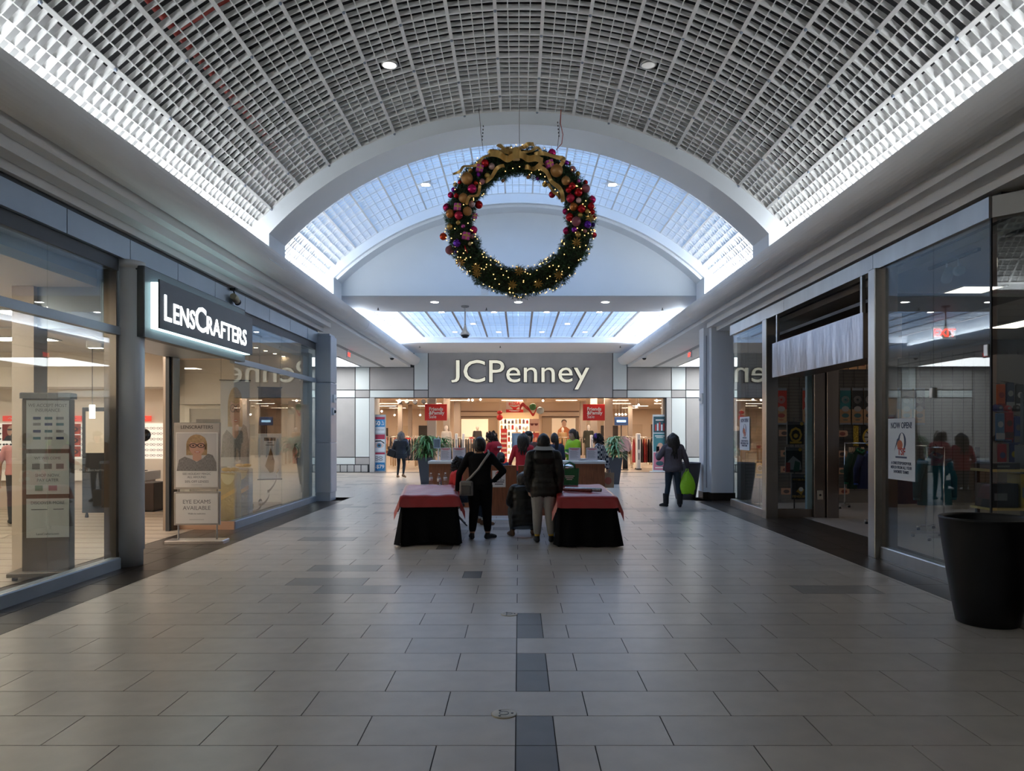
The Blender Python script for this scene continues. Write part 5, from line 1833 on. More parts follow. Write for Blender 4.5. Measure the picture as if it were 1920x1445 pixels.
def mannequin(label, u, Y, rz, top, bot, hgt=1.80, stand=.25, coat=.1):
    r = person(label, (px(u, Y), Y, stand), rz, hgt, dict(wl=(-.24, .02, .84), wr=(.24, .02, .84)), [top, bot, MANW, MANW], .95, coat, 0, .95, .95, hands=False, vox=.03, name='mannequin', cat='mannequin', face=False)
    MB().cbox(-.22, .22, -.16, .24, -stand, -.0, .015).build('plinth', M('plinth_white', (.62, .56, .5), .5), r)
    return r


mannequin('white mannequin in a white sweater below the left sale sign', 837, 35.5, R(170), M('white_knit', (.66, .62, .56), .85), M('grey_trousers', (.20, .20, .22), .8), 1.75)
mannequin('white mannequin in an olive dress below the right sale sign', 1103.5, 35.5, R(182), M('olive_dress', (.045, .045, .03), .8), M('olive_dress'), 1.75, .28, .55)
mannequin('dark dressed mannequin in front of the glowing left niche', 895, 42, R(190), M('dark_grey_dress', (.05, .045, .045), .8), M('dark_grey_dress'), 1.78, .25, .5)
mannequin('tan dressed mannequin in front of the right niche poster', 1055, 42, R(175), M('tan_dress', (.38, .24, .12), .8), M('tan_dress'), 1.72, .22, .5)
mannequin('nude bust mannequin on the cosmetics table, left', 969, 43, R(180), M('mannequin_nude', (.60, .44, .33), .5), M('mannequin_nude'), 1.7, .25, .3)
mannequin('nude bust mannequin on the cosmetics table, right', 987, 44, R(180), M('red_outfit', (.5, .03, .03), .7), M('mannequin_nude'), 1.72, .25, .2)
finish_bodies()

# wall posters and shelving
t = thing('lit_poster', 'warm poster panel with painted spotlight glow behind the dark dressed mannequin', 'poster', (px(893, 47.9), 47.9, 1.2))
MB().cbox(-.95, .75, 0, .04, 0, 1.3, .01).build('spotlit_panel', M('painted_spotlight_glow', (1, .9, .75), .5, emit=((1, .80, .52), .25)), t)  # emission imitates a round spotlight falling on the poster
t = thing('portrait_poster', 'poster of a person in orange on the right niche wall', 'poster', (px(1057, 47.9), 47.9, 1.2))
MB().cbox(-.75, .75, 0, .04, 0, 1.35, .01).build('panel', M('poster_cream', (.70, .56, .40), .6, emit=((1, .8, .55), .12)), t)
pm = MB()
pm.flat([(-.45, .02), (.55, .02), (.42, .62), (.16, .80), (-.14, .80), (-.36, .6)], -.004, 0)
pm.oval(.02, 1.0, .15, .21, -.006, 1).oval(.02, 1.12, .17, .15, -.005, 2)
pm.build('print', [M('orange_print', (.60, .20, .08), .6), SKIN2, M('hair_print', (.05, .03, .02), .6)], t)
for u, v0, v1, wpx, lab, cols in ((1001.5, 785, 809, 18, 'poster of red spectacles right of the cosmetics alcove', ((.55, .36, .30), (.10, .015, .015))), (1001.5, 811, 838, 18, 'red heart print poster right of the cosmetics alcove', ((.42, .05, .05), (.60, .35, .25)))):
    Y = 44.5
    t = thing('beauty_poster', lab, 'poster', (px(u, Y), Y, pz(v1, Y)))
    h_ = pz(v0, Y) - pz(v1, Y)
    w_ = wpx / FPX * Y / 2
    MB().cbox(-w_, w_, 0, .05, 0, h_, .005).build('panel', M('poster_%s' % cols[0][0], cols[0], .6), t)
    pm = MB()
    if v0 < 800:
        for s in (-1, 1):
            pm.oval(s * .12, h_ * .55, .10, .06, -.003)
        pm.rect(-.24, .24, h_ * .6, h_ * .65, -.004)
    else:
        for s in (-1, 1):
            pm.flat([(s * .02, h_ * .3), (s * .2, h_ * .55), (s * .12, h_ * .72), (s * .02, h_ * .6)], -.003)
    pm.build('print', M('posterp_%s' % cols[1][0], cols[1], .6), t)
    MB().box(-.03, .03, .05, .08, -pz(v1, Y), h_).build('stand', BLACKM, t)
t = thing('cosmetics_shelf', 'brightly lit white cosmetics shelving in the store centre', 'shelving', (px(968, 46.5), 46.5, 0))
for s in (-1, 1):
    MB().box(s * 1.05 - .03, s * 1.05 + .03, 0, .4, 0, 2.5).build('side', M('shelf_white', (.80, .68, .52), .5), t)
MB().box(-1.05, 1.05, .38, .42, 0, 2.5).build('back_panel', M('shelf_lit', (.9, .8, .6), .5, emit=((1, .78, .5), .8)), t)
rnd = random.Random(4)
ITEMC = [(.55, .05, .05), (.70, .62, .55), (.10, .08, .10), (.65, .35, .12), (.25, .12, .20), (.75, .70, .65)]
for q in range(6):
    z = .35 + q * .37
    MB().box(-1.02, 1.02, .02, .38, z - .02, z).build('shelf', M('shelf_white'), t)
    for i in range(9):
        c_ = rnd.choice(ITEMC)
        h_ = rnd.uniform(.14, .28)
        b = MB().cbox(-.07, .07, -.06, .06, 0, h_, .012)
        b.box(-.02, .02, -.02, .02, h_, h_ + .05)
        tag(b.build('cosmetic_bottle', M('cos_%d_%d' % (int(c_[0] * 100), int(c_[1] * 100)), c_, .35), None, (px(968, 46.5) - .9 + i * .225, 46.62, z + .001)), 'small cosmetic bottle on the lit store shelves, %s shelf up, %s from left' % (ORD[q], ORD[i]), 'bottle', 'cosmetics on the lit shelves')
t = thing('red_product_tower', 'tall red product rack left of the lit cosmetics', 'rack', (px(945, 38.5), 38.5, 0))
MB().cbox(-.16, .16, -.12, .12, 0, 1.85, .01).build('frame', M('red_rack', (.50, .03, .03), .5), t)
for q in range(6):
    MB().box(-.13, .13, -.16, -.12, .35 + q * .24, .44 + q * .24).build('product_row', M('cream_pack', (.65, .5, .4), .5), t)

# clothing racks with single garments
def garment_mesh(col, L, w_, name):
    m = MB()
    def fn(u, v):
        a = 2 * PI * u
        s = v
        ww = w_ * (.28 + .72 * min(1, s * 5)) * (1 + .15 * s)
        return (ww * math.cos(a), (.022 + .02 * s) * math.sin(a) * (1 + .3 * math.sin(4 * a)), -L * s + (.03 if s == 0 else 0))
    m.grid(fn, 14, 7)
    m.tube([(0, 0, .10), (.02, 0, .075), (0, 0, .05), (0, 0, .0)], .004, 5)
    return m.mesh(name, M('garment_%s' % name, col, .8, rand=.25))


GARM = {}
def rack(label, u, Y, rz, cols, n, L=.85, ln=1.2, glabel='', z=1.42):
    t = thing('clothes_rack', label, 'clothes rack', (px(u, Y), Y, 0), rz)
    MB().tube([(-ln / 2, 0, z), (ln / 2, 0, z)], .014, 8).build('rail', M('chrome', (.7, .7, .7), .2, 1.0), t)
    for s in (-1, 1):
        MB().tube([(s * ln / 2, 0, 0), (s * ln / 2, 0, z + .02)], .014, 8).build('upright', M('chrome'), t)
        MB().box(s * ln / 2 - .02, s * ln / 2 + .02, -.25, .25, 0, .03).build('foot', M('chrome'), t)
    for i in range(n):
        c_ = cols[i % len(cols)]
        key = (c_, L)
        if key not in GARM:
            GARM[key] = garment_mesh(c_, L, .20, '%d_%d_%d' % (int(c_[0] * 999), int(c_[1] * 999), int(L * 100)))
        d = -ln / 2 + .08 + (ln - .16) * i / (n - 1)
        x = px(u, Y) + d * math.cos(rz)
        y = Y + d * math.sin(rz)
        o = put('hanging_garment', GARM[key], None, (x, y, z - .10), (0, 0, rz + PI / 2 + .12 * math.sin(i * 2.3)))
        tag(o, glabel + ', %s from left' % ORD[i], 'garment', glabel + ' rail')


GR = ((.10, .10, .11), (.17, .17, .18), (.06, .06, .07))
rack('chrome rack of grey garments below the left sale sign', 862, 36.8, R(8), GR, 12, .95, 1.5, 'grey garment on the rack under the left sale sign')
rack('chrome rack of dark garments behind the left planter', 785, 35.2, R(0), ((.03, .03, .035), (.10, .09, .10), (.02, .02, .03)), 12, .95, 1.5, 'dark garment on the rack behind the left planter')
rack('chrome rack of red and black garments at the right entrance', 1207, 35.2, R(4), ((.30, .015, .02), (.28, .02, .02), (.02, .015, .015), (.025, .02, .02)), 9, 1.05, 1.1, 'red or black garment on the right entrance rack')
rack('chrome rack of mixed garments behind the olive mannequin', 1075, 38.0, R(0), ((.30, .16, .03), (.05, .04, .03), (.36, .28, .18)), 10, .8, 1.6, 'mustard or brown garment behind the olive mannequin')
rack('chrome rack of orange and brown garments at right', 1183, 40.0, R(-6), ((.38, .15, .04), (.10, .05, .03), (.42, .35, .28)), 10, .8, 1.6, 'orange or brown garment on the rear right rack')
rack('chrome rack of mixed garments far left', 735, 41, R(5), ((.45, .10, .06), (.05, .05, .06), (.35, .30, .28)), 10, .8, 1.8, 'mixed garment on the far left rack')
rack('chrome rack of pale garments far left middle', 760, 46, R(0), ((.45, .40, .38), (.10, .06, .05), (.30, .05, .05)), 10, .8, 2.4, 'pale garment on the rear left rack')
rack('chrome rack of dark mixed garments far right', 1165, 46, R(0), ((.06, .05, .10), (.30, .22, .12), (.04, .04, .04)), 10, .8, 2.4, 'dark garment on the rear right rack')
t = thing('pink_sweater', 'pale pink sweater displayed on a stand at the right entrance', 'garment', (px(1169, 33.6), 33.6, 0))
def swf(u, v):
    a = 2 * PI * u
    ww = .08 + .19 * min(1, v * 3.5) + .03 * v
    return (ww * math.cos(a), .09 * math.sin(a), 1.50 - .68 * v)
MB().grid(swf, 20, 10).build('sweater_body', M('pale_pink', (.52, .36, .40), .85), t)
for s in (-1, 1):
    MB().tube([(s * .20, 0, 1.40), (s * .29, 0, 1.15), (s * .31, 0, .88)], [.07, .06, .05], 10).build('sleeve', M('pale_pink'), t)
MB().tube([(0, 0, 0), (0, 0, 1.5)], .02, 8).box(-.2, .2, -.15, .15, 0, .03).build('stand', BLACKM, t)
MB().lathe([(.12, .05), (.11, .5), (.13, .85)], (.08, .02, 0), 14).build('black_trousers', M('black_cloth', (.015, .015, .018), .85), t)
# small counters with folded stacks and sale cards
SALEC = M('sale_card', (.66, .55, .50), .6)
for i, (u, Y, lab) in enumerate(((760, 37.5, 'display table with red sale cards at left'), (715, 38.5, 'display table behind the tall eyewear sign'), (880, 41, 'display table left of the cosmetics wall'), (1035, 40, 'display table under the right niche'), (1165, 39.2, 'display table behind the right planter'), (1240, 39, 'display table at the right edge'))):
    t = thing('display_table', lab, 'table', (px(u, Y), Y, 0))
    MB().cbox(-.6, .6, -.35, .35, .74, .80, .01).build('table_top', M('tan_wood', (.42, .28, .16), .5), t)
    for sx in (-1, 1):
        for sy in (-1, 1):
            MB().box(sx * .54 - .03, sx * .54 + .03, sy * .29 - .03, sy * .29 + .03, 0, .74).build('leg', M('tan_wood'), t)
    rnd = random.Random(i)
    for q in range(5):
        c_ = rnd.choice(((.45, .06, .05), (.10, .08, .08), (.55, .48, .42), (.30, .17, .08), (.12, .12, .22)))
        h_ = rnd.uniform(.10, .32)
        m_ = MB()
        zz = 0
        while zz < h_:
            m_.cbox(-.10, .10, -.13, .13, zz, zz + .036, .01)
            zz += .04
        tag(m_.build('folded_stack', M('fold_%d_%d' % (int(c_[0] * 100), int(c_[1] * 100)), c_, .85), None, (px(u, Y) - .46 + q * .23, Y - .05, .801)), 'folded clothes stack, %s on the %s' % (ORD[q], lab), 'clothes stack', 'folded clothes stacks in the department store')
    c = thing('sale_card', 'red topped sale card standing on the %s' % lab, 'sign', (px(u, Y) + .1, Y + .25, .801))
    MB().box(-.13, .13, 0, .01, .25, .62).box(-.01, .01, 0, .01, 0, .25).build('card', SALEC, c)
    MB().rect(-.13, .13, .52, .62, -.002).build('red_header', RSIGN, c)
    text('lettering', '50', (0, -.003, .33), .16, RSIGN, c, depth=.001)
# anti-theft pedestals
for u, Y, lab, h_ in ((1196.5, 34.0, 'white anti-theft pedestal at the right entrance', 1.62), (856, 34.0, 'left white anti-theft pedestal under the left sale sign', 1.62), (869, 34.0, 'right white anti-theft pedestal under the left sale sign', 1.62), (1109, 34.0, 'slim white anti-theft pedestal beside the olive mannequin', 1.55)):
    t = thing('security_pedestal', lab, 'security gate', (px(u, Y), Y, 0))
    w_ = .085 if u == 1196.5 else .05
    MB().cbox(-w_, w_, -.22, .22, .06, h_, .025).build('panel', WHITEP, t)
    MB().cbox(-w_ - .03, w_ + .03, -.28, .28, 0, .06, .01).build('base', DARKM, t)
    MB().rect(-w_ * .4, w_ * .4, .9, 1.35, -.222).rect(-w_ * .3, w_ * .3, .45, .75, -.222).build('label_strip', INKG, t)
# signs on the back walls
t = thing('blue_wall_sign', 'small blue backlit sign at the rear right of the store', 'sign', (px(1165, 50), 50, pz(797, 50)))
MB().cbox(-.45, .45, 0, .05, 0, .55, .01).build('panel', M('blue_lightbox', (.02, .06, .20), .5), t)
MB().rect(-.3, .3, .2, .34, -.003).build('print', M('cyan_print', (.3, .55, .75), .5, emit=((.4, .7, 1), .8)), t)
MB().box(-.03, .03, .05, .1, -pz(797, 50), .5).build('stand', BLACKM, t)
for i, (x, z, w_, h_, c_) in enumerate(((-11.5, 1.0, 1.6, 1.0, (.05, .04, .04)), (-9.5, .9, 1.0, 1.3, (.62, .48, .34)), (-7.6, 1.0, 1.2, 1.2, (.04, .035, .03)), (7.4, 1.0, 1.4, 1.2, (.05, .04, .04)), (9.6, 1.1, 1.0, 1.2, (.62, .48, .36)), (11.5, .9, 1.4, 1.4, (.10, .06, .05)))):
    t = tag(MB().cbox(-w_ / 2, w_ / 2, -.04, 0, 0, h_, .01).build('wall_display', M('wd_%d' % i, c_, .6), None, (x, 61.95, z)), 'wall display panel at the deep back of the store, number %s from the left' % ('first', 'second', 'third', 'fourth', 'fifth', 'sixth')[i], 'display')

# ------------------------------------------------------------------ tall eyewear signs at the entrance
BLUEP = M('blue_print', (.03, .22, .50), .5)
MAG = M('maroon_print', (.36, .03, .08), .5)
PALEB = M('pale_blue_print', (.60, .68, .76), .5)
Y = 33.0
t = thing('tower_sign', 'tall blue and white eyewear sale tower sign left of the entrance', 'sign', (px(718, Y), Y - 1.0, 0))
w_, h_ = .30, 2.42
MB().cbox(-w_, w_, 0, .10, 0, h_, .01).build('frame', M('silver_frame', (.42, .48, .54), .4, .5), t)
fy = -.003
pm = MB()
pm.rect(-.26, .26, 2.22, 2.32, fy, 1).rect(-.26, .26, 1.90, 2.22, fy, 0).rect(-.26, .26, 1.64, 1.90, fy, 2)
pm.rect(-.26, .26, 1.38, 1.58, fy, 1).rect(-.26, .26, .86, 1.38, fy, 2)
pm.rect(-.26, .26, .74, .82, fy, 1).rect(-.26, .26, .40, .74, fy, 2).rect(-.26, .26, .05, .40, fy, 0)
pm.build('print', [BLUEP, MAG, PALEB], t)
text('lettering', '50', (-.06, -.008, 1.97), .26, PAPER, t, depth=.001, bold=.006)
text('lettering', '%', (.17, -.008, 2.07), .13, PAPER, t, depth=.001)
text('lettering', 'off', (.17, -.008, 1.97), .11, PAPER, t, depth=.001)
text('lettering', '$79', (.07, -.008, .15), .22, PAPER, t, depth=.001, bold=.004)
text('lettering', '2 for', (-.15, -.008, .17), .09, PAPER, t, depth=.001)
gm_ = MB()
for cx in (-.16, .0, .16):
    for s in (-1, 1):
        gm_.tube([(cx + s * .035 + .03 * math.cos(a), -.006, 1.78 + .025 * math.sin(a)) for a in [2 * PI * q / 12 for q in range(13)]], .004, 4)
for zz in (.62, .52):
    for s in (-1, 1):
        gm_.tube([(s * .09 + .075 * math.cos(a), -.006, zz + .032 * math.sin(a)) for a in [2 * PI * q / 14 for q in range(15)]], .008, 4)
tag(gm_.build('spectacles_print', INK, t), None, kind='stuff')
ep = MB()
ep.oval(.0, 1.12, .22, .12, -.005, 0).oval(.02, 1.12, .10, .10, -.006, 1).oval(.02, 1.12, .05, .05, -.007, 2)
ep.flat([(-.24, 1.2), (-.1, 1.27), (.1, 1.28), (.24, 1.18), (.24, 1.24), (.08, 1.34), (-.12, 1.33), (-.24, 1.26)], -.006, 2)
ep.build('eye_print', [M('eye_skin', (.62, .48, .46), .6), M('iris_blue', (.05, .22, .40), .4), INK], t)
t = thing('tower_sign', 'tall teal and pink banner sign leaning right of the entrance', 'sign', (px(1229, Y), Y - 1.0, 0), R(-6))
MB().cbox(-w_, w_, 0, .08, .03, h_, .01).build('frame', M('pale_frame', (.62, .70, .76), .4, .3), t)
MB().cbox(-.42, .35, -.12, .25, 0, .03, .01).build('base', M('pale_frame'), t)
pm = MB()
pm.rect(-.26, .26, 1.66, 2.34, fy, 0).rect(-.26, .26, .86, 1.62, fy, 1).rect(-.26, .26, .08, .82, fy, 2)
for q in range(5):
    pm.rect(-.2 + q * .085, -.14 + q * .085, 1.74, 2.0 + .05 * (q % 3), -.005, 3 + q % 2)
pm.oval(.02, 1.06, .13, .17, -.005, 5).flat([(-.18, .87), (.22, .87), (.14, .98), (-.10, .98)], -.006, 2)
pm.oval(.0, .36, .16, .10, -.005, 0)
pm.build('print', [M('dark_teal', (.03, .09, .12), .5), M('teal', (.05, .20, .24), .5), M('dusty_rose', (.50, .17, .26), .5), M('red_bit', (.45, .05, .05), .5), PALEB, SKIN2], t)
MB().rect(-.17, .17, 2.17, 2.21, -.005).rect(-.2, .2, 1.50, 1.535, -.005).rect(-.15, .15, 1.44, 1.465, -.005).rect(-.19, .19, .16, .20, -.005).build('printed_line', PAPER, t)

# ------------------------------------------------------------------ Christmas wreath
WY = 12.30
WS = FPX / WY
wc = Vector((px(975.5, WY), WY, pz(416, WY)))
WR, WT = .985, .225
wreath = thing('christmas_wreath', 'giant green Christmas wreath with baubles and gold bow hanging in the arch', 'wreath', wc)
m = MB()
m.grid(lambda u, v: ((WR + WT * .80 * math.cos(2 * PI * v)) * math.cos(2 * PI * u), WT * .80 * math.sin(2 * PI * v), (WR + WT * .80 * math.cos(2 * PI * v)) * math.sin(2 * PI * u)), 64, 14)
NEED = M('needle_green', (.024, .075, .024), .6, noise=(14, .5))
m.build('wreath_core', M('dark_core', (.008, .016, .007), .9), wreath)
rnd = random.Random(21)
fo = MB()
for i in range(9500):
    a, b = rnd.uniform(0, 2 * PI), rnd.uniform(0, 2 * PI)
    lump = 1 + .10 * math.sin(a * 11) + .06 * math.sin(a * 23 + 1)
    rr = WT * lump * rnd.uniform(.82, 1.12)
    ra = Vector((math.cos(a), 0, math.sin(a)))
    n = (ra * math.cos(b) + Vector((0, 1, 0)) * math.sin(b))
    p = ra * WR + n * rr * .86
    tang = Vector((-math.sin(a), 0, math.cos(a)))
    d = (n * rnd.uniform(.1, .8) + tang * rnd.uniform(-1, 1) + n.cross(tang) * rnd.uniform(-1, 1)).normalized()
    s1 = d.cross(Vector((rnd.random(), rnd.random(), rnd.random()))).normalized()
    s2 = d.cross(s1)
    L = rnd.uniform(.05, .095)
    for q in range(6):
        an = q * 1.05 + i
        o = s1 * math.cos(an) + s2 * math.sin(an)
        bs = p + d * (L * (q / 7))
        tip = bs + (d * .75 + o * .75) * rnd.uniform(.032, .05)
        sd = d.cross(o) * .0042
        fo.add([bs - sd, bs + sd, tip], [(0, 1, 2)])
tag(fo.build('foliage', NEED, wreath), None, kind='stuff')


def wp(x, y, depth=0.0):
    """a spot on the wreath's front face, given as seen on the close-up, in wreath coordinates"""
    u, v = 800 + x / 4.129, 230 + y / 4.129
    X, Z = (u - 975.5) / WS, -(v - 416) / WS
    rho = math.hypot(X, Z)
    q = WT * WT - (rho - WR) ** 2
    return Vector((X, -(math.sqrt(q) if q > 0 else 0) - depth, Z))


BC = dict(red=(.52, .01, .015), crimson=(.50, .02, .06), magenta=(.62, .015, .16), redorange=(.58, .05, .012), amber=(.42, .20, .055), orangegold=(.50, .18, .04), gold=(.55, .36, .10),
          goldpale=(.58, .46, .26), rose=(.46, .20, .22), pinkpale=(.56, .38, .36), mauve=(.30, .09, .12), purple=(.28, .02, .42), violet=(.12, .02, .42), violetdark=(.05, .02, .20), pink=(.52, .10, .34))
BM = {k_: M('bauble_' + k_, c_, .16 if k_ not in ('amber', 'mauve', 'rose', 'pinkpale') else .38, .55 if k_ not in ('amber', 'mauve') else .2) for k_, c_ in BC.items()}
bmesh_cache = {}
for x, y, r, cn in ((457, 355, 30, 'red'), (507, 378, 24, 'pinkpale'), (345, 403, 19, 'gold'), (320, 472, 46, 'amber'), (473, 443, 22, 'gold'), (433, 487, 22, 'rose'), (222, 488, 17, 'goldpale'), (262, 490, 15, 'red'), (387, 502, 18, 'redorange'), (407, 440, 17, 'purple'),
                    (215, 541, 19, 'purple'), (358, 548, 35, 'magenta'), (190, 577, 23, 'magenta'), (238, 598, 20, 'red'), (293, 620, 36, 'amber'), (405, 640, 31, 'red'), (353, 655, 25, 'pinkpale'), (160, 668, 31, 'magenta'), (190, 733, 34, 'orangegold'), (322, 716, 35, 'amber'),
                    (257, 752, 33, 'crimson'), (253, 805, 18, 'gold'), (187, 828, 24, 'gold'), (291, 831, 16, 'pink'), (367, 838, 29, 'magenta'), (130, 884, 29, 'redorange'), (355, 903, 17, 'rose'), (243, 960, 30, 'violet'), (340, 963, 15, 'goldpale'), (180, 989, 35, 'mauve'), (235, 1015, 15, 'violetdark'),
                    (968, 257, 31, 'magenta'), (1047, 294, 22, 'redorange'), (1103, 318, 16, 'gold'), (1080, 332, 18, 'purple'), (1000, 415, 48, 'amber'), (1125, 387, 24, 'rose'), (1167, 413, 19, 'gold'), (1070, 488, 34, 'amber'), (1228, 466, 20, 'red'), (1168, 484, 15, 'pink'), (860, 432, 17, 'purple'), (915, 480, 22, 'gold'),
                    (1118, 530, 28, 'red'), (1092, 555, 24, 'red'), (1225, 537, 33, 'mauve'), (970, 560, 26, 'crimson'), (1165, 578, 31, 'red'), (1107, 617, 34, 'crimson'), (1275, 609, 31, 'magenta'), (1167, 637, 21, 'pinkpale'), (1263, 674, 28, 'red'), (1075, 690, 25, 'magenta'), (1130, 683, 32, 'orangegold'), (1189, 703, 31, 'red'),
                    (1275, 712, 22, 'red'), (1103, 752, 33, 'red'), (1232, 717, 20, 'gold'), (1180, 748, 20, 'gold'), (1150, 796, 36, 'mauve'), (1236, 818, 29, 'violet'), (1280, 810, 18, 'violetdark'), (1080, 845, 28, 'magenta'), (1136, 857, 22, 'purple'), (1217, 866, 14, 'rose'), (1163, 896, 22, 'gold'), (1295, 872, 22, 'crimson'), (1290, 745, 14, 'red'),
                    (590, 450, 14, 'amber'), (785, 425, 14, 'amber')):
    rad = r / 4.129 / WS
    key = cn
    if key not in bmesh_cache:
        bmesh_cache[key] = MB().ball((0, 0, 0), 1.0, 22).lathe([(.16, .96), (.16, 1.10), (.06, 1.13), (0, 1.14)], n=10).mesh('bauble', BM[cn])
    put('bauble', bmesh_cache[key], wreath, wp(x, y, rad * .45), None, (rad, rad, rad))
PINKG = M('pink_gift_paper', (.56, .05, .34), .4)
GOLDR = M('gold_ribbon', (.62, .39, .12), .34, .45, noise=(12, .12), bump=(60, .15, .005))
for x, y, r, a in ((417, 397, 25, .2), (247, 688, 25, .05), (313, 908, 27, .15), (945, 362, 26, -.3), (372, 725, 18, .1)):
    s_ = r / 4.129 / WS
    g = MB().cbox(-s_, s_, -s_, s_, -s_, s_, s_ * .08).build('gift_box', PINKG, wreath, wp(x, y, s_ * .6), (0.1, a, .2))
    e = s_ * 1.03
    MB().box(-s_ * .16, s_ * .16, -e, e, -e, e).box(-e, e, -e, e, -s_ * .16, s_ * .16).build('gift_ribbon', GOLDR, g)
    MB().ball((-s_ * .4, -e, s_ * .2), s_ * .35, 8, 0, (1, .4, .6)).ball((s_ * .4, -e, s_ * .2), s_ * .35, 8, 0, (1, .4, .6)).build('gift_bow', GOLDR, g)


def ribbon(name, pts, width, depth=.05, lift=.03):
    P = []
    n = 40
    pv = [wp(x, y) for x, y in pts]
    for i, p in enumerate(pv):
        p.y = min(p.y, -WT * .55) - depth
    def cat(t):
        t *= len(pv) - 1
        i = min(int(t), len(pv) - 2)
        f = t - i
        p0, p1, p2, p3 = pv[max(i - 1, 0)], pv[i], pv[i + 1], pv[min(i + 2, len(pv) - 1)]
        return .5 * ((2 * p1) + (-p0 + p2) * f + (2 * p0 - 5 * p1 + 4 * p2 - p3) * f * f + (-p0 + 3 * p1 - 3 * p2 + p3) * f ** 3)
    w_ = width / 4.129 / WS / 2
    m = MB()
    def fn(u, v):
        p = cat(u)
        d = (cat(min(1, u + .02)) - cat(max(0, u - .02)))
        d.y = 0
        if d.length < 1e-6:
            d = Vector((1, 0, 0))
        d.normalize()
        nn = Vector((-d.z, 0, d.x))
        tw = .5 * math.sin(u * 14)
        return p + nn * w_ * (2 * v - 1) + Vector((0, -lift * math.sin(u * 11) - .02 * tw * (2 * v - 1), 0))
    m.grid(fn, n, 3)
    return m.build(name, GOLDR, wreath)


ribbon('bow_loop', [(690, 325), (640, 335), (570, 318), (485, 280)], 50, .14, .05)
ribbon('bow_loop', [(485, 285), (540, 262), (610, 275), (690, 300)], 40, .06, .05)
ribbon('bow_loop', [(690, 285), (640, 262), (595, 250), (548, 205)], 24, .10, .03)
ribbon('bow_loop', [(645, 235), (600, 225), (560, 195)], 16, .05, .02)
ribbon('bow_loop', [(705, 285), (735, 245), (780, 225), (830, 205)], 34, .12, .04)
ribbon('bow_loop', [(720, 300), (790, 270), (850, 240), (885, 262)], 22, .07, .03)
ribbon('bow_loop', [(700, 318), (760, 325), (830, 345), (895, 352)], 52, .15, .06)
ribbon('bow_loop', [(760, 385), (810, 390), (870, 380), (900, 355)], 34, .09, .05)
ribbon('bow_tail', [(830, 305), (900, 300), (980, 306), (1045, 322), (1048, 352), (1022, 388)], 30, .11, .04)
ribbon('bow_tail', [(850, 385), (920, 425), (960, 480), (1010, 530), (1040, 580), (1050, 640)], 32, .10, .04)
ribbon('bow_tail', [(500, 305), (440, 325), (390, 370), (300, 375), (270, 412), (210, 425)], 20, .09, .04)
ribbon('bow_tail', [(605, 380), (540, 405), (500, 465), (455, 490)], 28, .09, .04)
ribbon('bow_tail', [(420, 515), (405, 580), (345, 615), (315, 670)], 22, .09, .04)
ribbon('bow_tail', [(930, 500), (985, 565), (1030, 610)], 20, .05, .03)
kn = wp(693, 305)
MB().cbox(-.058, .058, -.05, .05, -.095, .095, .02).build('bow_knot', GOLDR, wreath, (kn.x, kn.y - .15, kn.z))
FAIRY = M('fairy_light', (1, .8, .4), .5, emit=((1.0, .58, .20), 1.1))
fl = MB()
for i in range(210):
    a = rnd.uniform(0, 2 * PI) if i < 110 else rnd.uniform(PI * 1.04, PI * 1.96)
    b = rnd.uniform(-PI * .95, -PI * .05)
    ra = Vector((math.cos(a), 0, math.sin(a)))
    n = ra * math.cos(b) + Vector((0, 1, 0)) * math.sin(b)
    fl.ball(ra * WR + n * (WT + .03), .0095, 6)
tag(fl.build('fairy_lights', FAIRY, wreath), None, kind='stuff')
PETAL = M('gold_petal', (.40, .22, .04), .4, .5)
for x, y in ((390, 1150), (715, 1175), (1150, 960), (1015, 1205), (1255, 770), (395, 1190), (860, 1270), (665, 1280), (265, 1100)):
    p = wp(x, y, .05)
    f = MB()
    for q in range(9):
        a = q * .7
        d = Vector((math.cos(a), -.3, math.sin(a)))
        sd = Vector((-math.sin(a), 0, math.cos(a))) * .012
        f.add([(0, 0, 0), tuple(d * .05 - sd), tuple(d * .085), tuple(d * .05 + sd)], [(0, 1, 2, 3)])
    f.build('gold_flower', PETAL, wreath, p)
p = wp(312, 1010, .06)
MB().tube([(-.02, 0, .06), (0, -.01, 0), (.03, 0, -.07)], [.004, .012, .003], 6).build('red_bud', BM['red'], wreath, p)
WIRE = M('steel_cable', (.10, .10, .11), .4, .6)
for u, v in ((906, 272), (974, 276), (1044, 276)):
    x, z = (u - 975.5) / WS, -(v - 416) / WS
    top = 7.05 - abs(x) * .12 - wc.z
    MB().tube([(x, 0, z - .1), (x * 1.06, .02, z + .2), (x * 1.12, .03, top)], .0045, 5).build('cable', WIRE, wreath)
for u, v, sg in ((904, 262, -1), (1048, 255, 1)):
    x, z = (u - 975.5) / WS, -(v - 416) / WS
    ch_ = MB()
    for q in range(5):
        ch_.ball((x - sg * .005 * q, 0, z + q * .055), .011, 8, 0, (1, 1, 1.6))
    ch_.build('turnbuckle', WIRE, wreath)
x0 = (1052 - 975.5) / WS
MB().tube([(x0, .01, 1.83), (x0 - .01, 0, 1.6), (x0 + .03, 0, 1.42), (x0 + .01, 0, 1.27), (x0 - .08, 0, 1.17)], .006, 5).build('red_wire', M('red_wire', (.45, .05, .03), .5), wreath)

# ------------------------------------------------------------------ optical shop fittings
ALU = M('poster_stand_alu', (.42, .40, .38), .35, .8)
SILV = M('silver_top_print', (.24, .23, .23), .6, noise=(60, .5), stretch=(3, 3, .5))
BLOND = M('blond_print', (.45, .30, .16), .6, noise=(30, .2))
SKP = M('skin_print', (.62, .36, .27), .6)
LIPP = M('lip_print', (.45, .05, .05), .5)
PGREY = M('poster_grey', (.60, .58, .58), .6)


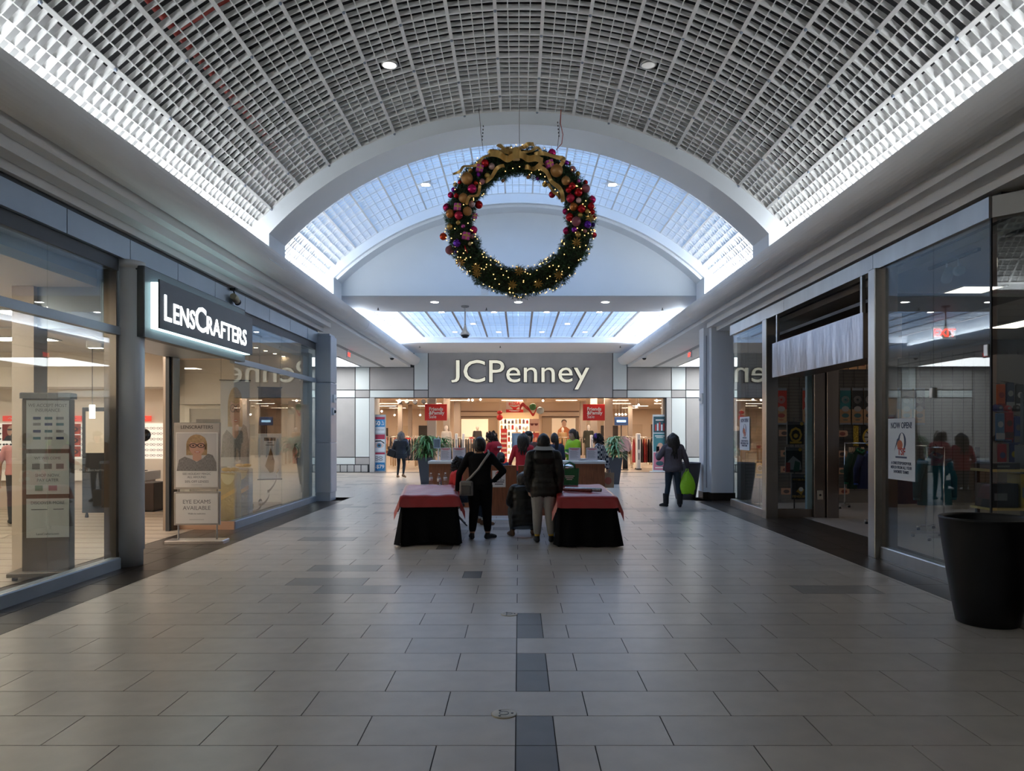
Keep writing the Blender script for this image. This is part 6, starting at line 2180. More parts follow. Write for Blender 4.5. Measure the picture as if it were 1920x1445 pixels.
def portrait(parent, x0, x1, z0, z1, y):
    """printed head-and-shoulders picture of a smiling person in black glasses"""
    cx, w_, h_ = (x0 + x1) / 2, (x1 - x0), (z1 - z0)
    def X(a):
        return x0 + a * w_
    def Z(a):
        return z0 + a * h_
    m = MB()
    mt = [PGREY, BLOND, SKP, SILV, INK, LIPP, PAPER]
    m.rect(x0, x1, z0, z1, y, 0)
    m.oval(X(.5), Z(.70), w_ * .26, h_ * .27, y - .001, 1).flat([(X(.24), Z(.42)), (X(.76), Z(.42)), (X(.76), Z(.72)), (X(.24), Z(.72))], y - .001, 1)
    m.flat([(X(.40), Z(.26)), (X(.62), Z(.26)), (X(.62), Z(.5)), (X(.40), Z(.5))], y - .002, 2)
    m.flat([(X(0), Z(0)), (X(1), Z(0)), (X(.99), Z(.22)), (X(.9), Z(.42)), (X(.78), Z(.46)), (X(.66), Z(.34)), (X(.5), Z(.24)), (X(.36), Z(.32)), (X(.2), Z(.38)), (X(.06), Z(.3))], y - .003, 3)
    m.oval(X(.51), Z(.64), w_ * .195, h_ * .235, y - .004, 2)
    m.oval(X(.51), Z(.84), w_ * .215, h_ * .10, y - .005, 1)
    m.oval(X(.52), Z(.505), w_ * .07, h_ * .022, y - .005, 5).oval(X(.52), Z(.507), w_ * .055, h_ * .010, y - .006, 6)
    m.build('portrait_print', mt, parent)
    g = MB()
    for s in (-1, 1):
        c_ = X(.51) + s * w_ * .098
        g.tube([(c_ + w_ * .082 * math.cos(a), y - .007, Z(.675) + h_ * .052 * math.sin(a)) for a in [2 * PI * q / 16 for q in range(17)]], w_ * .009, 5)
        g.ball((c_, y - .006, Z(.675)), w_ * .022, 8, 0, (1, .2, .8))
    g.rect(X(.49), X(.53), Z(.68), Z(.70), y - .0075)
    tag(g.build('glasses_print', INK, parent), None, kind='stuff')


# poster stand at the entrance
t = thing('poster_stand', 'silver floor poster stand reading EYE EXAMS AVAILABLE by the optical shop entrance', 'poster stand', (-4.93, 11.62, 0), R(3))
MB().cbox(-.44, .44, -.16, .14, 0, .05, .012).build('base', M('base_silver', (.60, .56, .53), .3, .8), t)
for s in (-1, 1):
    MB().tube([(s * .29, 0, .04), (s * .29, 0, 1.70)], .014, 8).build('pole', ALU, t)
MB().cbox(-.345, .345, -.03, .02, .27, .78, .008).build('lower_frame', ALU, t)
MB().box(-.315, .315, -.034, -.03, .295, .755).build('lower_poster', PAPER, t)
MB().cbox(-.345, .345, -.03, .02, .82, 1.84, .008).build('upper_frame', ALU, t)
MB().box(-.315, .315, -.034, -.03, .85, 1.69).build('upper_poster', PAPER, t)
text('lettering', 'LENSCRAFTERS', (0, -.033, 1.745), .075, INK, t, depth=.001, sx=.95)
portrait(t, -.30, .30, 1.10, 1.675, -.036)
for s, z_, sz in (('SEE HOLIDAY MAGIC', 1.04, .045), ('ALL AROUND', .99, .045), ('50% OFF LENSES', .92, .05)):
    text('lettering', s, (0, -.036, z_), sz, INKG, t, depth=.0006)
for s, z_, sz in (('EYE EXAMS', .60, .085), ('AVAILABLE', .505, .085), ('Walk-ins welcome', .435, .035)):
    text('lettering', s, (0, -.036, z_), sz, INKG, t, depth=.0006)
MB().rect(-.11, .11, .352, .356, -.0355).rect(-.08, .08, .885, .888, -.0355).build('printed_line', INKG, t)

# insurance standee just behind the window
t = thing('info_tower', 'grey information tower about insurance standing behind the optical shop window', 'sign', (-5.47, 8.80, 0), R(12))
BRZ = M('bronze_body', (.17, .145, .12), .45, .4)
MB().cbox(-.25, .25, -.07, .10, .10, 2.08, .01).build('body', BRZ, t)
MB().cbox(-.27, .27, -.09, .12, 2.08, 2.15, .01).build('cap', M('grey_cap2', (.26, .26, .26), .45, .3), t)
MB().cbox(-.36, .36, -.20, .26, .05, .10, .01).build('base', BRZ, t)
for sx in (-1, 1):
    MB().lathe([(.03, 0), (.03, .05), (0, .051)], (sx * .30, -.12, 0), 10).build('caster', BLACK, t)
LIT = M('pale_print', (.62, .66, .66), .5)
for z0, z1 in ((1.50, 2.06), (.98, 1.45), (.48, .93)):
    MB().box(-.20, .245, -.074, -.07, z0, z1).build('poster', LIT, t)
for s, z_, sz in (('WE ACCEPT MOST', 1.985, .052), ('INSURANCE', 1.93, .052), ('WE WELCOME', 1.38, .045), ('SHOP NOW,', 1.18, .05), ('PAY LATER', 1.125, .05), ('DISCOVER MORE', .865, .05), ('LensCrafters.com', .51, .036)):
    text('lettering', s, (.022, -.0755, z_), sz, INKG if z_ > .6 else INK, t, depth=.0006, sx=.92)
pm = MB()
for zz in (1.87, 1.80, 1.72, 1.64):
    for q in range(3):
        pm.rect(-.13 + q * .12, -.05 + q * .12, zz - .03, zz, -.0752, (q + int(zz * 100)) % 3)
for q in range(3):
    pm.rect(-.14 + q * .125, -.06 + q * .125, 1.27, 1.33, -.0752, 0)
pm.rect(-.11, -.03, 1.02, 1.08, -.0752, 3).rect(.03, .12, 1.02, 1.08, -.0752, 4)
pm.rect(-.15, .02, .80, .81, -.0752, 0).rect(.08, .19, .80, .81, -.0752, 0)
tag(pm.build('printed_logos', [INKG, M('navy_ink', (.04, .06, .16), .5), M('teal_ink', (.05, .16, .20), .5), M('green_tag', (.22, .34, .28), .5), M('pink_tag', (.42, .24, .28), .5)], t), None, kind='stuff')

# eyewear wall
FW = 18.24
bd = thing('eyewear_board', 'long white eyewear display board on the far wall of the optical shop', 'display', (0, FW, 0))
X0, X1 = -12.62, -8.12
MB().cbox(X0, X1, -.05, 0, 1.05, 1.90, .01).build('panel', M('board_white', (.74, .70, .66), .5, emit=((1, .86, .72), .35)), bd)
for z in (1.10, 1.23, 1.36, 1.49, 1.62, 1.75):
    MB().box(X0 + .02, X1 - .02, -.10, -.05, z - .012, z - .006).build('ledge', GLASSC, bd)
gf = {}


def specs(key, mat):
    if key in gf:
        return gf[key]
    m = MB()
    for s in (-1, 1):
        if key == 'sun':
            m.ball((s * .034, 0, 0), .031, 10, 0, (1, .25, .75))
        else:
            m.tube([(s * .034 + .028 * math.cos(a), 0, .021 * math.sin(a)) for a in [2 * PI * q / 10 for q in range(11)]], .0045, 4)
        m.tube([(s * .064, 0, .008), (s * .066, .06, .006)], .003, 4)
    m.tube([(-.008, -.002, .006), (0, -.004, .010), (.008, -.002, .006)], .0035, 4)
    gf[key] = m.mesh('eyeglasses', mat)
    return gf[key]


SUNM = M('sunglass_black', (.008, .008, .010), .25)
FRAM = M('frame_brown', (.06, .04, .035), .35)
k = 0
for xi in range(26):
    x = X0 + .14 + xi * .168
    if -10.98 < x < -10.50:
        continue
    for z in (1.12, 1.25, 1.38, 1.51, 1.64, 1.77):
        if z > 1.45 and (-12.42 < x < -12.0):
            continue
        sun = x < -11.6
        o = put('eyeglasses', specs('sun' if sun else 'clear', SUNM if sun else FRAM), None, (x, FW - .085, z + .012))
        o.scale = (1.05, 1, 1.05)
        tag(o, ('black sunglasses' if sun else 'thin framed glasses') + ' on the far eyewear wall, %s row up, %s from left' % (ORD[round((z - 1.12) / .13)], ORD[xi]), 'glasses', 'sunglasses on the far eyewear wall' if sun else 'glasses on the far eyewear wall')
OR = M('orange_red_print', (.50, .07, .03), .5, noise=(9, .6))
DKP = M('dark_red_print', (.10, .015, .012), .5)
for i, z in enumerate((1.10, 1.37, 1.64)):
    t = thing('product_poster', 'orange eyewear close-up print on the eyewear wall, %s of three' % ('bottom', 'middle', 'top')[i], 'poster', (-10.74, FW - .05, z))
    MB().cbox(-.22, .22, -.02, 0, 0, .25, .004).build('panel', OR, t)
    MB().oval(.02, .12, .15, .07, -.024).build('dark_lens', DKP, t)
    MB().oval(.02, .12, .10, .04, -.026).build('bright_lens', M('amber_print', (.62, .16, .02), .4), t)
t = thing('product_poster', 'red and black portrait print with sunglasses on the far eyewear wall', 'poster', (-12.21, FW - .05, 1.48))
MB().cbox(-.19, .19, -.02, 0, 0, .40, .004).build('panel', M('deep_red_print', (.30, .03, .02), .5), t)
pm = MB().oval(.03, .24, .10, .13, -.024, 0).flat([(-.16, 0), (.18, 0), (.16, .1), (.05, .14), (-.08, .12)], -.024, 1)
pm.rect(-.06, .12, .25, .29, -.026, 1)
pm.build('print', [SKP, INK], t)
for i, x in enumerate((-12.18, -10.72, -9.05)):
    t = thing('brand_strip', 'small red brand strip above the eyewear wall, %s' % ('left', 'middle', 'right')[i], 'sign', (x, FW - .04, 1.95))
    MB().cbox(-.22, .22, -.02, 0, 0, .13, .004).build('panel', M('strip_red', (.58, .05, .04), .5, emit=((1, .1, .06), .3)), t)
    MB().tube([(-.08, -.022, .06), (-.04, -.022, .085), (0, -.022, .055), (.04, -.022, .08), (.09, -.022, .06)], .007, 4).build('script_mark', PAPER, t)
# counter
t = thing('shop_counter', 'long white display counter in front of the eyewear wall', 'counter', (0, 16.7, 0))
MB().cbox(X0, -8.25, 0, .75, .62, .82, .01).build('counter_top', M('counter_white', (.78, .72, .66), .4), t)
MB().box(X0 + .1, -8.35, .08, .7, .0, .62).build('counter_body', M('counter_beige', (.50, .41, .34), .6), t)
rnd = random.Random(2)
for i in range(14):
    o = put('eyeglasses', specs('clear', FRAM), None, (-12.3 + i * .28, 16.85 + rnd.uniform(0, .2), .845), (0, 0, rnd.uniform(-.6, .6)))
    tag(o, 'glasses lying on the long white optical shop counter, %s from left' % ORD[i], 'glasses', 'glasses on the white counter')
t = thing('pedestal_mirror', 'round black backed table mirror on the counter near the entrance', 'mirror', (-8.42, 17.0, .821))
MB().lathe([(.08, 0), (.08, .012), (.012, .02), (.012, .66)], n=16).build('stand', BLACK, t)
MB().lathe([(0, -.012), (.14, -.012), (.145, 0), (.14, .012), (0, .012)], n=28).build('mirror_disc', M('mirror_dark', (.10, .10, .10), .1, .9), t, (0, 0, .80), (R(80), 0, R(20)))
# black mirror tower
t = thing('mirror_tower', 'tall black framed mirror tower on casters behind the optical shop window', 'mirror', (px(183, 15), 15.0, 0), R(8))
MB().cbox(-.27, .27, -.05, .05, .10, 2.18, .01).build('frame', BLACK, t)
MB().box(-.20, .20, -.054, -.05, 1.28, 2.10).build('mirror', M('bright_mirror', (.85, .82, .78), .05, 1.0), t)
text('lettering', 'LENSCRAFTERS', (0, -.053, .92), .055, M('grey_letters', (.3, .3, .3), .5), t, depth=.001)
for sx in (-1, 1):
    MB().lathe([(.03, 0), (.035, .03), (.02, .10), (0, .101)], (sx * .2, 0, 0), 10).build('caster', BLACK, t)
# brown cube seat
t = thing('display_cube', 'dark brown cube under the pedestal mirror by the entrance', 'cabinet', (-8.02, 16.3, 0))
MB().cbox(-.32, .32, -.32, .32, .04, .62, .012).build('box', M('dark_walnut', (.035, .02, .015), .5), t)
MB().box(-.28, .28, -.28, .28, 0, .04).build('kick', BLACK, t)
# pendant lamp glimpsed in the mirror
t = thing('pendant_lamp', 'glowing white cylinder pendant lamp inside the optical shop', 'light', (-8.0, 14.2, 3.5))
MB().tube([(0, 0, 0), (0, 0, -1.3)], .006, 6).build('cord', BLACK, t)
MB().lathe([(.0, -1.3), (.05, -1.3), (.05, -1.55), (0, -1.55)], n=16).build('shade', M('pendant_glow', (1, 1, 1), .5, emit=((1, .85, .7), 5)), t)
# doorway in the far right corner
t = struct(MB().box(-7.9, -7.0, 18.2, 18.26, 0, 2.25).build('door_1', M('grey_door', (.42, .38, .34), .6)), 'grey door at the back of the optical shop')
MB().box(-7.75, -7.15, 18.18, 18.2, 1.45, 2.0).build('door_window', M('dark_pane', (.06, .05, .05), .3), t)
MB().box(-7.98, -7.9, 18.16, 18.26, 0, 2.33).box(-7.0, -6.92, 18.16, 18.26, 0, 2.33).box(-7.9, -7.0, 18.16, 18.26, 2.25, 2.33).build('door_frame', CREAM, t)
struct(MB().box(-8.1, -5.1, 17.9, 18.25, 2.35, 3.5).build('trim_optical_door', M('warm_white', (.72, .64, .56), .7)), 'warm white bulkhead over the optical shop doorway')

# hanging banners in the display window
t = thing('hanging_banner', 'tall hanging banner of smiling person in glasses in the optical display window', 'banner', (px(441, 14.9), 14.9, 0), R(22))
MB().box(-.27, .27, 0, .006, 1.02, 2.70).build('cloth', PGREY, t)
portrait(t, -.26, .26, 1.20, 2.62, -.006)
MB().tube([(-.29, 0, 2.71), (.29, 0, 2.71)], .012, 8).build('rail', DARKM, t)
for s in (-1, 1):
    MB().tube([(s * .26, 0, 2.71), (s * .26, 0, 3.5)], .003, 5).build('wire', DARKM, t)
t = thing('hanging_banner', 'brown and white two-part hanging banner farther along the optical display window', 'banner', (px(506, 16.6), 16.6, 0), R(24))
MB().box(-.24, .24, 0, .006, 1.66, 2.66).build('photo_cloth', M('brown_photo', (.085, .05, .035), .5, noise=(6, .7)), t)
MB().box(-.24, .24, 0, .006, .66, 1.65).build('print_cloth', M('pale_photo', (.62, .66, .70), .6), t)
pm = MB()
pm.flat([(-.02, 2.0), (.12, 2.0), (.16, 2.3), (.06, 2.42), (-.08, 2.3)], -.004, 0)
pm.flat([(-.10, .95), (.02, 1.35), (.10, 1.05), (.08, .82), (.0, .80)], -.004, 1)
pm.rect(-.12, .12, 1.50, 1.57, -.004, 1).rect(-.05, .05, 1.45, 1.465, -.004, 1).rect(-.09, .09, 1.40, 1.415, -.004, 1)
pm.build('print', [M('bronze_skin_print', (.20, .10, .06), .4), INK], t)
MB().tube([(-.26, 0, 2.67), (.26, 0, 2.67)], .012, 8).tube([(-.26, 0, .655), (.26, 0, .655)], .012, 8).build('rail', DARKM, t)
for s in (-1, 1):
    MB().tube([(s * .22, 0, 2.67), (s * .22, 0, 3.5)], .003, 5).build('wire', DARKM, t)
# gold and silver parcels with curled ribbons
GOLDF = M('gold_foil', (.46, .34, .15), .28, .8, bump=(6, .5, .05))
SILF = M('silver_blue_foil', (.36, .42, .48), .25, .8, bump=(6, .5, .05))
for lab, x, y, mt, h_, w_ in (('gold foil gift column in the optical display window', px(432, 14.0), 14.0, GOLDF, .95, .16), ('silver blue foil gift column beside the gold one', px(456, 14.6), 14.6, SILF, 1.0, .15)):
    t = thing('gift_column', lab, 'decoration', (x, y, 0))
    MB().cbox(-w_, w_, -w_ * .8, w_ * .8, 0, h_, .02).build('wrapped_body', mt, t)
    MB().oval(0, h_ - .02, w_ * .8, .20, -w_ * .8 - .004, 0, 20, PI, 2 * PI).build('round_label', M('pale_gold_foil', (.62, .52, .30), .3, .6), t)
    MB().flat([(-w_, .42), (-w_, .50), (w_, .68), (w_, .60)], -w_ * .8 - .006).build('ribbon_band', GOLDR, t)
    MB().ball((-w_ * .45, 0, h_ + .05), w_ * .5, 10, 0, (1.2, .5, .5)).ball((w_ * .45, 0, h_ + .05), w_ * .5, 10, 0, (1.2, .5, .5)).ball((0, 0, h_ + .04), w_ * .22, 8).build('bow', GOLDR, t)
t = thing('curled_ribbon', 'long curled bronze ribbon trailing down in the optical display window', 'decoration', (px(500, 15.9), 15.9, 0))
def curl(u, v):
    r_ = .09 + .05 * math.sin(u * 5)
    return (-.35 + .62 * u + r_ * .5 * math.cos(u * 24), .1 * math.sin(u * 24), .08 + .85 * u * u + r_ * .6 * math.sin(u * 24) + .05 * (v - .5))
MB().grid(curl, 90, 2).build('ribbon', M('bronze_ribbon', (.24, .18, .12), .3, .6), t)
t = thing('red_reflection_shape', 'red bottle shape added for a glass reflection by the far end pier of the optical shop', 'reflection', (-5.25, 17.75, .95))  # shape added for a red patch taken as a glass reflection
MB().lathe([(.0, 0), (.05, 0), (.055, .02), (.055, .30), (.035, .37), (.015, .40), (0, .40)], n=16).build('cylinder', M('reflection_red', (.28, .03, .03), .35), t)
MB().tube([(0, 0, .39), (0, 0, .45), (.05, 0, .46)], .014, 8).build('valve', BLACK, t)
MB().tube([(.02, 0, .43), (.08, 0, .35), (.07, 0, .12)], .009, 6).build('hose', BLACK, t)
MB().box(-.06, .06, .055, .08, .1, .3).build('bracket', WHITEP, t)
MB().box(-.35, .16, .08, .12, -.95, 1.2).build('mount_panel', CREAM, t)

# ------------------------------------------------------------------ sports shop merchandise
WOODB = M('tan_wood_print', (.40, .23, .12), .6, noise=(5, .15))
ALUF = M('grey_tip', (.20, .22, .26), .5)


def team_banner(label, u, Y, top, w_=.26, v0=727, v1=796):
    z1, z0 = pz(v0, Y), pz(v1, Y)
    t = thing('team_banner', label, 'banner', (px(u, Y), Y, z0))
    h_ = z1 - z0
    MB().cbox(-w_ / 2, w_ / 2, 0, .02, 0, h_, .003).build('board', WOODB, t)
    MB().rect(-w_ / 2, w_ / 2, h_ * .42, h_, -.002).build('colour_field', M('ban_%d_%d' % (int(top[0] * 99), int(top[1] * 99)), top, .6), t)
    pm = MB()
    pm.rect(-w_ / 2, w_ / 2, h_ * .93, h_, -.003, 1).rect(-w_ / 2, w_ / 2, 0, h_ * .05, -.003, 1)
    for q in range(3):
        pm.tube([(w_ * (.33 - .09 * q) * math.cos(a), -.004, h_ * .68 + w_ * (.33 - .09 * q) * math.sin(a)) for a in [2 * PI * s / 16 for s in range(17)]], .006, 4, 2)
    pm.oval(0, h_ * .43, w_ * .34, h_ * .075, -.004, 2).oval(0, h_ * .25, w_ * .33, h_ * .06, -.004, 3)
    pm.rect(-w_ * .2, w_ * .2, h_ * .12, h_ * .14, -.004, 3)
    tag(pm.build('print', [WOODB, ALUF, M('grey_print', (.35, .33, .32), .6), M('ban_ink_%d' % int(top[0] * 99), tuple(c * .6 + .03 for c in top), .6)], t), None, kind='stuff')
    return t


SY = 18.03
team_banner('red and tan team banner on the back wall left of the door pocket', 1465, SY, (.42, .03, .02))
team_banner('red and tan team banner partly behind the glass edge', 1515, SY, (.42, .04, .02))
team_banner('teal and tan team banner, first right of the door pocket', 1585, SY, (.02, .15, .17))
team_banner('black and tan team banner with winged print, second of the row', 1608, SY, (.02, .02, .022))
team_banner('black and tan team banner with oval print, third of the row', 1630, SY, (.025, .027, .025))
for i, (u, c_) in enumerate(((1652, (.03, .05, .12)), (1676, (.05, .05, .06)), (1700, (.16, .17, .18)), (1724, (.05, .02, .04)))):
    team_banner('team banner seen through the near sports shop window, %s from the steel post' % ('first', 'second', 'third', 'fourth')[i], u, SY, c_)
for i, (u, v) in enumerate(((1579, 813), (1579, 851), (1579, 883), (1582, 921), (1470, 812), (1473, 850), (1473, 880), (1474, 921))):
    Y = 17.9
    nm = ('top', 'second', 'third', 'bottom')[i % 4]
    t = thing('plate_frame', 'small tan wooden plaque, %s of the column %s' % (nm, 'right of the door pocket' if i < 4 else 'behind the return window'), 'plaque', (px(u, Y), Y, pz(v, Y)))
    MB().prism([(-.12, -.07), (.08, -.07), (.13, -.03), (.12, .06), (.09, .08), (-.12, .08)], 'y', -.02, 0).build('plaque', M('pink_tan_wood', (.48, .27, .18), .6), t)
    MB().oval(.0, 0, .07, .045, -.022).build('emblem', M('plq_%d' % (i % 3), ((.20, .05, .04), (.08, .06, .06), (.06, .10, .08))[i % 3], .6), t)
    MB().tube([(0, 0, 0), (0, .14, .02)], .006, 5).build('hook', BLACKM, t)
t = thing('yellow_scarf', 'black and yellow speckled scarf hanging on the sports shop wall', 'scarf', (px(1605, 17.85), 17.85, pz(836, 17.85)))
MB().box(-.06, .06, 0, .012, 0, .48).build('scarf_cloth', M('speckle_yellow', (.42, .28, .03), .8, noise=(38, .9)), t)
MB().tube([(0, .0, .47), (0, .14, .5)], .006, 5).build('hook', BLACKM, t)
t = thing('wheel_flag', 'black flag with yellow spoked wheel and B emblem on the sports shop wall', 'flag', (px(1635, 17.85), 17.85, pz(840, 17.85)))
MB().box(-.26, .26, 0, .01, 0, .52).build('flag_cloth', M('flag_black', (.015, .013, .012), .8), t)
fm = MB()
def ringm(m, r0, r1, cz, y, mi):
    n = 28
    vs = [(r * math.cos(2 * PI * q / n), y, cz + r * math.sin(2 * PI * q / n)) for r in (r0, r1) for q in range(n)]
    m.add(vs, [(q, (q + 1) % n, n + (q + 1) % n, n + q) for q in range(n)], mi)
fm.oval(0, .26, .20, .20, -.002, 1, 28)
ringm(fm, .18, .225, .26, -.003, 0)
ringm(fm, .07, .09, .26, -.003, 0)
for q in range(8):
    a = q * PI / 4
    dx, dz = math.cos(a), math.sin(a)
    fm.flat([(dx * .08 - dz * .012, .26 + dz * .08 + dx * .012), (dx * .19 - dz * .012, .26 + dz * .19 + dx * .012), (dx * .19 + dz * .012, .26 + dz * .19 - dx * .012), (dx * .08 + dz * .012, .26 + dz * .08 - dx * .012)], -.0035, 2)
fm.build('wheel_print', [M('flag_yellow', (.48, .32, .04), .7), M('flag_grey', (.40, .38, .36), .7), M('flag_black')], t)
text('lettering', 'B', (0, -.005, .215), .13, M('flag_yellow'), t, depth=.001, bold=.004)
t = thing('team_letters', 'row of tan cut-out letters above the hoodies', 'sign', (px(1606, 17.7), 17.7, pz(847, 17.7)))
SPLITS.append((text('letter', 'BRUINS', (0, 0, 0), .14, M('tan_letters', (.52, .38, .26), .6), t, depth=.01, bold=.006), .36, .12, 0))
MB().tube([(0, .01, .02), (0, .30, .02)], .006, 5).build('hook', BLACKM, t)


def hoodie(label, x, y, z, rz, col, col2, s=1.0, L=.72):
    t = thing('team_hoodie', label, 'garment', (x, y, z), rz)
    m1 = M('hood_%d_%d_%d' % tuple(int(c * 999) for c in col), col, .85, bump=(30, .2, .01))
    m2 = M('hood_%d_%d_%d' % tuple(int(c * 999) for c in col2), col2, .8)
    def fn(u, v):
        a = 2 * PI * u
        ww = (.09 + .17 * min(1, v * 4) + .03 * v) * s
        return (ww * math.cos(a), (.07 + .03 * v) * math.sin(a) * (1 + .15 * math.sin(5 * a)), -L * v * s)
    MB().grid(fn, 22, 10).build('garment_body', m1, t)
    for q in (-1, 1):
        MB().tube([(q * .20 * s, 0, -.07 * s), (q * .30 * s, 0, -.36 * s), (q * .31 * s, 0, -.66 * s)], [.075, .07, .055], 10).build('sleeve', m1, t)
        MB().tube([(q * .31 * s, 0, -.66 * s), (q * .31 * s, 0, -.70 * s)], [.05, .048], 10).build('cuff', m2, t)
    MB().tube([(-.10 * s, -.04, .0), (0, -.09, -.05), (.10 * s, -.04, 0), (0, .05, .05), (-.10 * s, -.04, 0)], .022, 8).build('collar', m2, t)
    MB().tube([(0, 0, .0), (0, 0, .12), (.03, 0, .16), (0, 0, .18)], .006, 5).build('hanger', BLACKM, t)
    return t


hoodie('dark green hoodie with bright green collar hanging in the sports shop doorway', px(1611, 16.8), 16.8, 1.28, R(14), (.006, .028, .016), (.01, .13, .06), 1.05, .80)
hoodie('navy hoodie with blue collar hanging beside the dark green one', px(1634, 16.2), 16.2, 1.26, R(-10), (.008, .012, .05), (.02, .05, .22), 1.0, .78)
hoodie('teal hoodie hanging behind the near sports shop window', px(1753, 12.0), 12.0, 1.32, R(6), (.006, .085, .11), (.01, .11, .14), 1.0, .78)
hoodie('navy hoodie behind the NOW OPEN poster', px(1703, 13.2), 13.2, 1.25, R(12), (.012, .018, .05), (.02, .03, .08), 1.0, .8)
hoodie('black hoodie behind the NOW OPEN poster', px(1688, 13.6), 13.6, 1.25, R(-8), (.010, .010, .012), (.12, .01, .01), 1.0, .8)
hoodie('dark red hoodie between the poster and the steel post', px(1668, 14.0), 14.0, 1.25, R(4), (.08, .008, .010), (.02, .02, .02), .95, .8)
for i, (x, y, l_, lab) in enumerate((((px(1622, 16.5)), 16.5, .9, 'chrome hoodie rail in the sports shop doorway'), (px(1753, 12.0), 12.0, .5, 'chrome hoodie stand behind the near window'), (px(1686, 13.6), 13.6, 1.0, 'chrome hoodie rail behind the NOW OPEN poster'))):
    t = thing('hoodie_rail', lab, 'clothes rack', (x, y, 0), R(-48) if i == 0 else R(90) if i == 1 else R(-60))
    MB().tube([(-l_ / 2, 0, 1.45), (l_ / 2, 0, 1.45)], .014, 8).build('rail', M('chrome'), t)
    for s in (-1, 1):
        MB().tube([(s * l_ / 2, 0, .06), (s * l_ / 2, 0, 1.46)], .014, 8).build('upright', M('chrome'), t)
        MB().box(s * l_ / 2 - .02, s * l_ / 2 + .02, -.25, .25, .05, .08).build('foot', M('chrome'), t)
        for q in (-1, 1):
            MB().lathe([(.025, 0), (.03, .025), (.02, .05), (0, .051)], (s * l_ / 2, q * .22, 0), 10).build('caster', BLACK, t)
# blanket tower in the return window
t = thing('blanket_tower', 'black wire tower in the return window holding packaged team blankets', 'rack', (px(1500, 15.9), 15.9, 0))
MB().lathe([(.22, .05), (.22, .07), (0, .071)], n=20).build('base', BLACK, t)
for q in range(4):
    a = q * PI / 2 + .4
    MB().tube([(.16 * math.cos(a), .16 * math.sin(a), .07), (.16 * math.cos(a), .16 * math.sin(a), 2.0)], .008, 6).build('post', BLACKM, t)
    MB().lathe([(.025, 0), (.03, .025), (.02, .05), (0, .051)], (.17 * math.cos(a), .17 * math.sin(a), 0), 10).build('caster', BLACK, t)
PKG = M('pack_black', (.02, .02, .022), .3)
GLD = M('pack_gold', (.45, .28, .04), .5)
for i, (u, v0, v1, lab) in enumerate(((1492, 790, 833, 'top packaged blanket with gold roundel print'), (1489, 838, 885, 'middle packaged blanket with grey and red print'), (1500, 888, 936, 'bottom packaged blanket with gold bird print and gold lettering'))):
    Y = 15.68
    z0, z1 = pz(v1, Y), pz(v0, Y)
    b = thing('blanket_pack', lab, 'package', (px(u, Y), Y, z0), R(-4))
    h_ = z1 - z0
    MB().cbox(-.17, .17, 0, .07, 0, h_, .01).build('pack', PKG, b)
    MB().rect(-.165, .165, h_ * .86, h_ * .97, -.002).build('header_card', M('pack_header', (.10, .10, .10), .4), b)
    MB().oval(.12, h_ * .9, .035, .035, -.004).build('seal', GLD, b)
    pm = MB()
    if i == 0:
        pm.oval(0, h_ * .42, .13, .16, -.002, 0, 8).oval(0, h_ * .42, .09, .11, -.003, 1, 8).oval(0, h_ * .38, .045, .045, -.004, 0).rect(-.12, .12, .02, .06, -.003, 0)
    elif i == 1:
        pm.flat([(-.15, .05), (.15, .05), (.13, .22), (-.02, .34), (-.14, .2)], -.002, 2).flat([(-.02, .02), (.10, .02), (.12, .2), (.02, .24)], -.003, 3).rect(-.165, -.08, .0, .2, -.004, 4)
    else:
        pm.flat([(-.08, .16), (.0, .26), (.09, .2), (.03, .11)], -.002, 0).oval(.02, .21, .045, .045, -.003, 5).flat([(-.02, .13), (.03, .08), (.05, .16)], -.003, 0)
    pm.build('print', [GLD, M('pack_dark', (.03, .025, .02), .4), M('pack_grey', (.22, .22, .23), .5), M('pack_green', (.02, .07, .05), .5), M('pack_red', (.20, .02, .02), .5), PAPER], b)
    if i == 2:
        text('lettering', 'PITTSBURGH', (0, -.004, h_ * .74), .052, GLD, b, depth=.0005)
        text('lettering', 'PENGUINS', (0, -.004, .04), .066, GLD, b, depth=.0005, bold=.001)
# yellow flag in the far bay
t = thing('yellow_flag', 'small yellow team flag in the far bay of the sports shop', 'flag', (px(1425, 16.9), 16.9, pz(896, 16.9)))
MB().box(-.11, .11, 0, .01, 0, .40).build('flag_cloth', M('flag_gold', (.36, .24, .04), .8), t)
fm = MB()
fm.oval(0, .22, .075, .075, -.002, 0)
ringm(fm, .05, .065, .22, -.003, 1)
fm.rect(-.08, .08, .05, .09, -.002, 0).rect(-.09, .09, .34, .37, -.002, 0)
fm.build('print', [M('flag_black'), M('flag_grey')], t)
MB().tube([(0, .02, -.5), (0, .02, .42)], .01, 6).lathe([(.12, -.96), (.12, -.94), (.01, -.93), (.01, -.5)], (0, .02, 0), 12).build('pole', BLACKM, t)

# NOW OPEN posters on the glass
NAVYI = M('navy_text', (.03, .05, .11), .5)


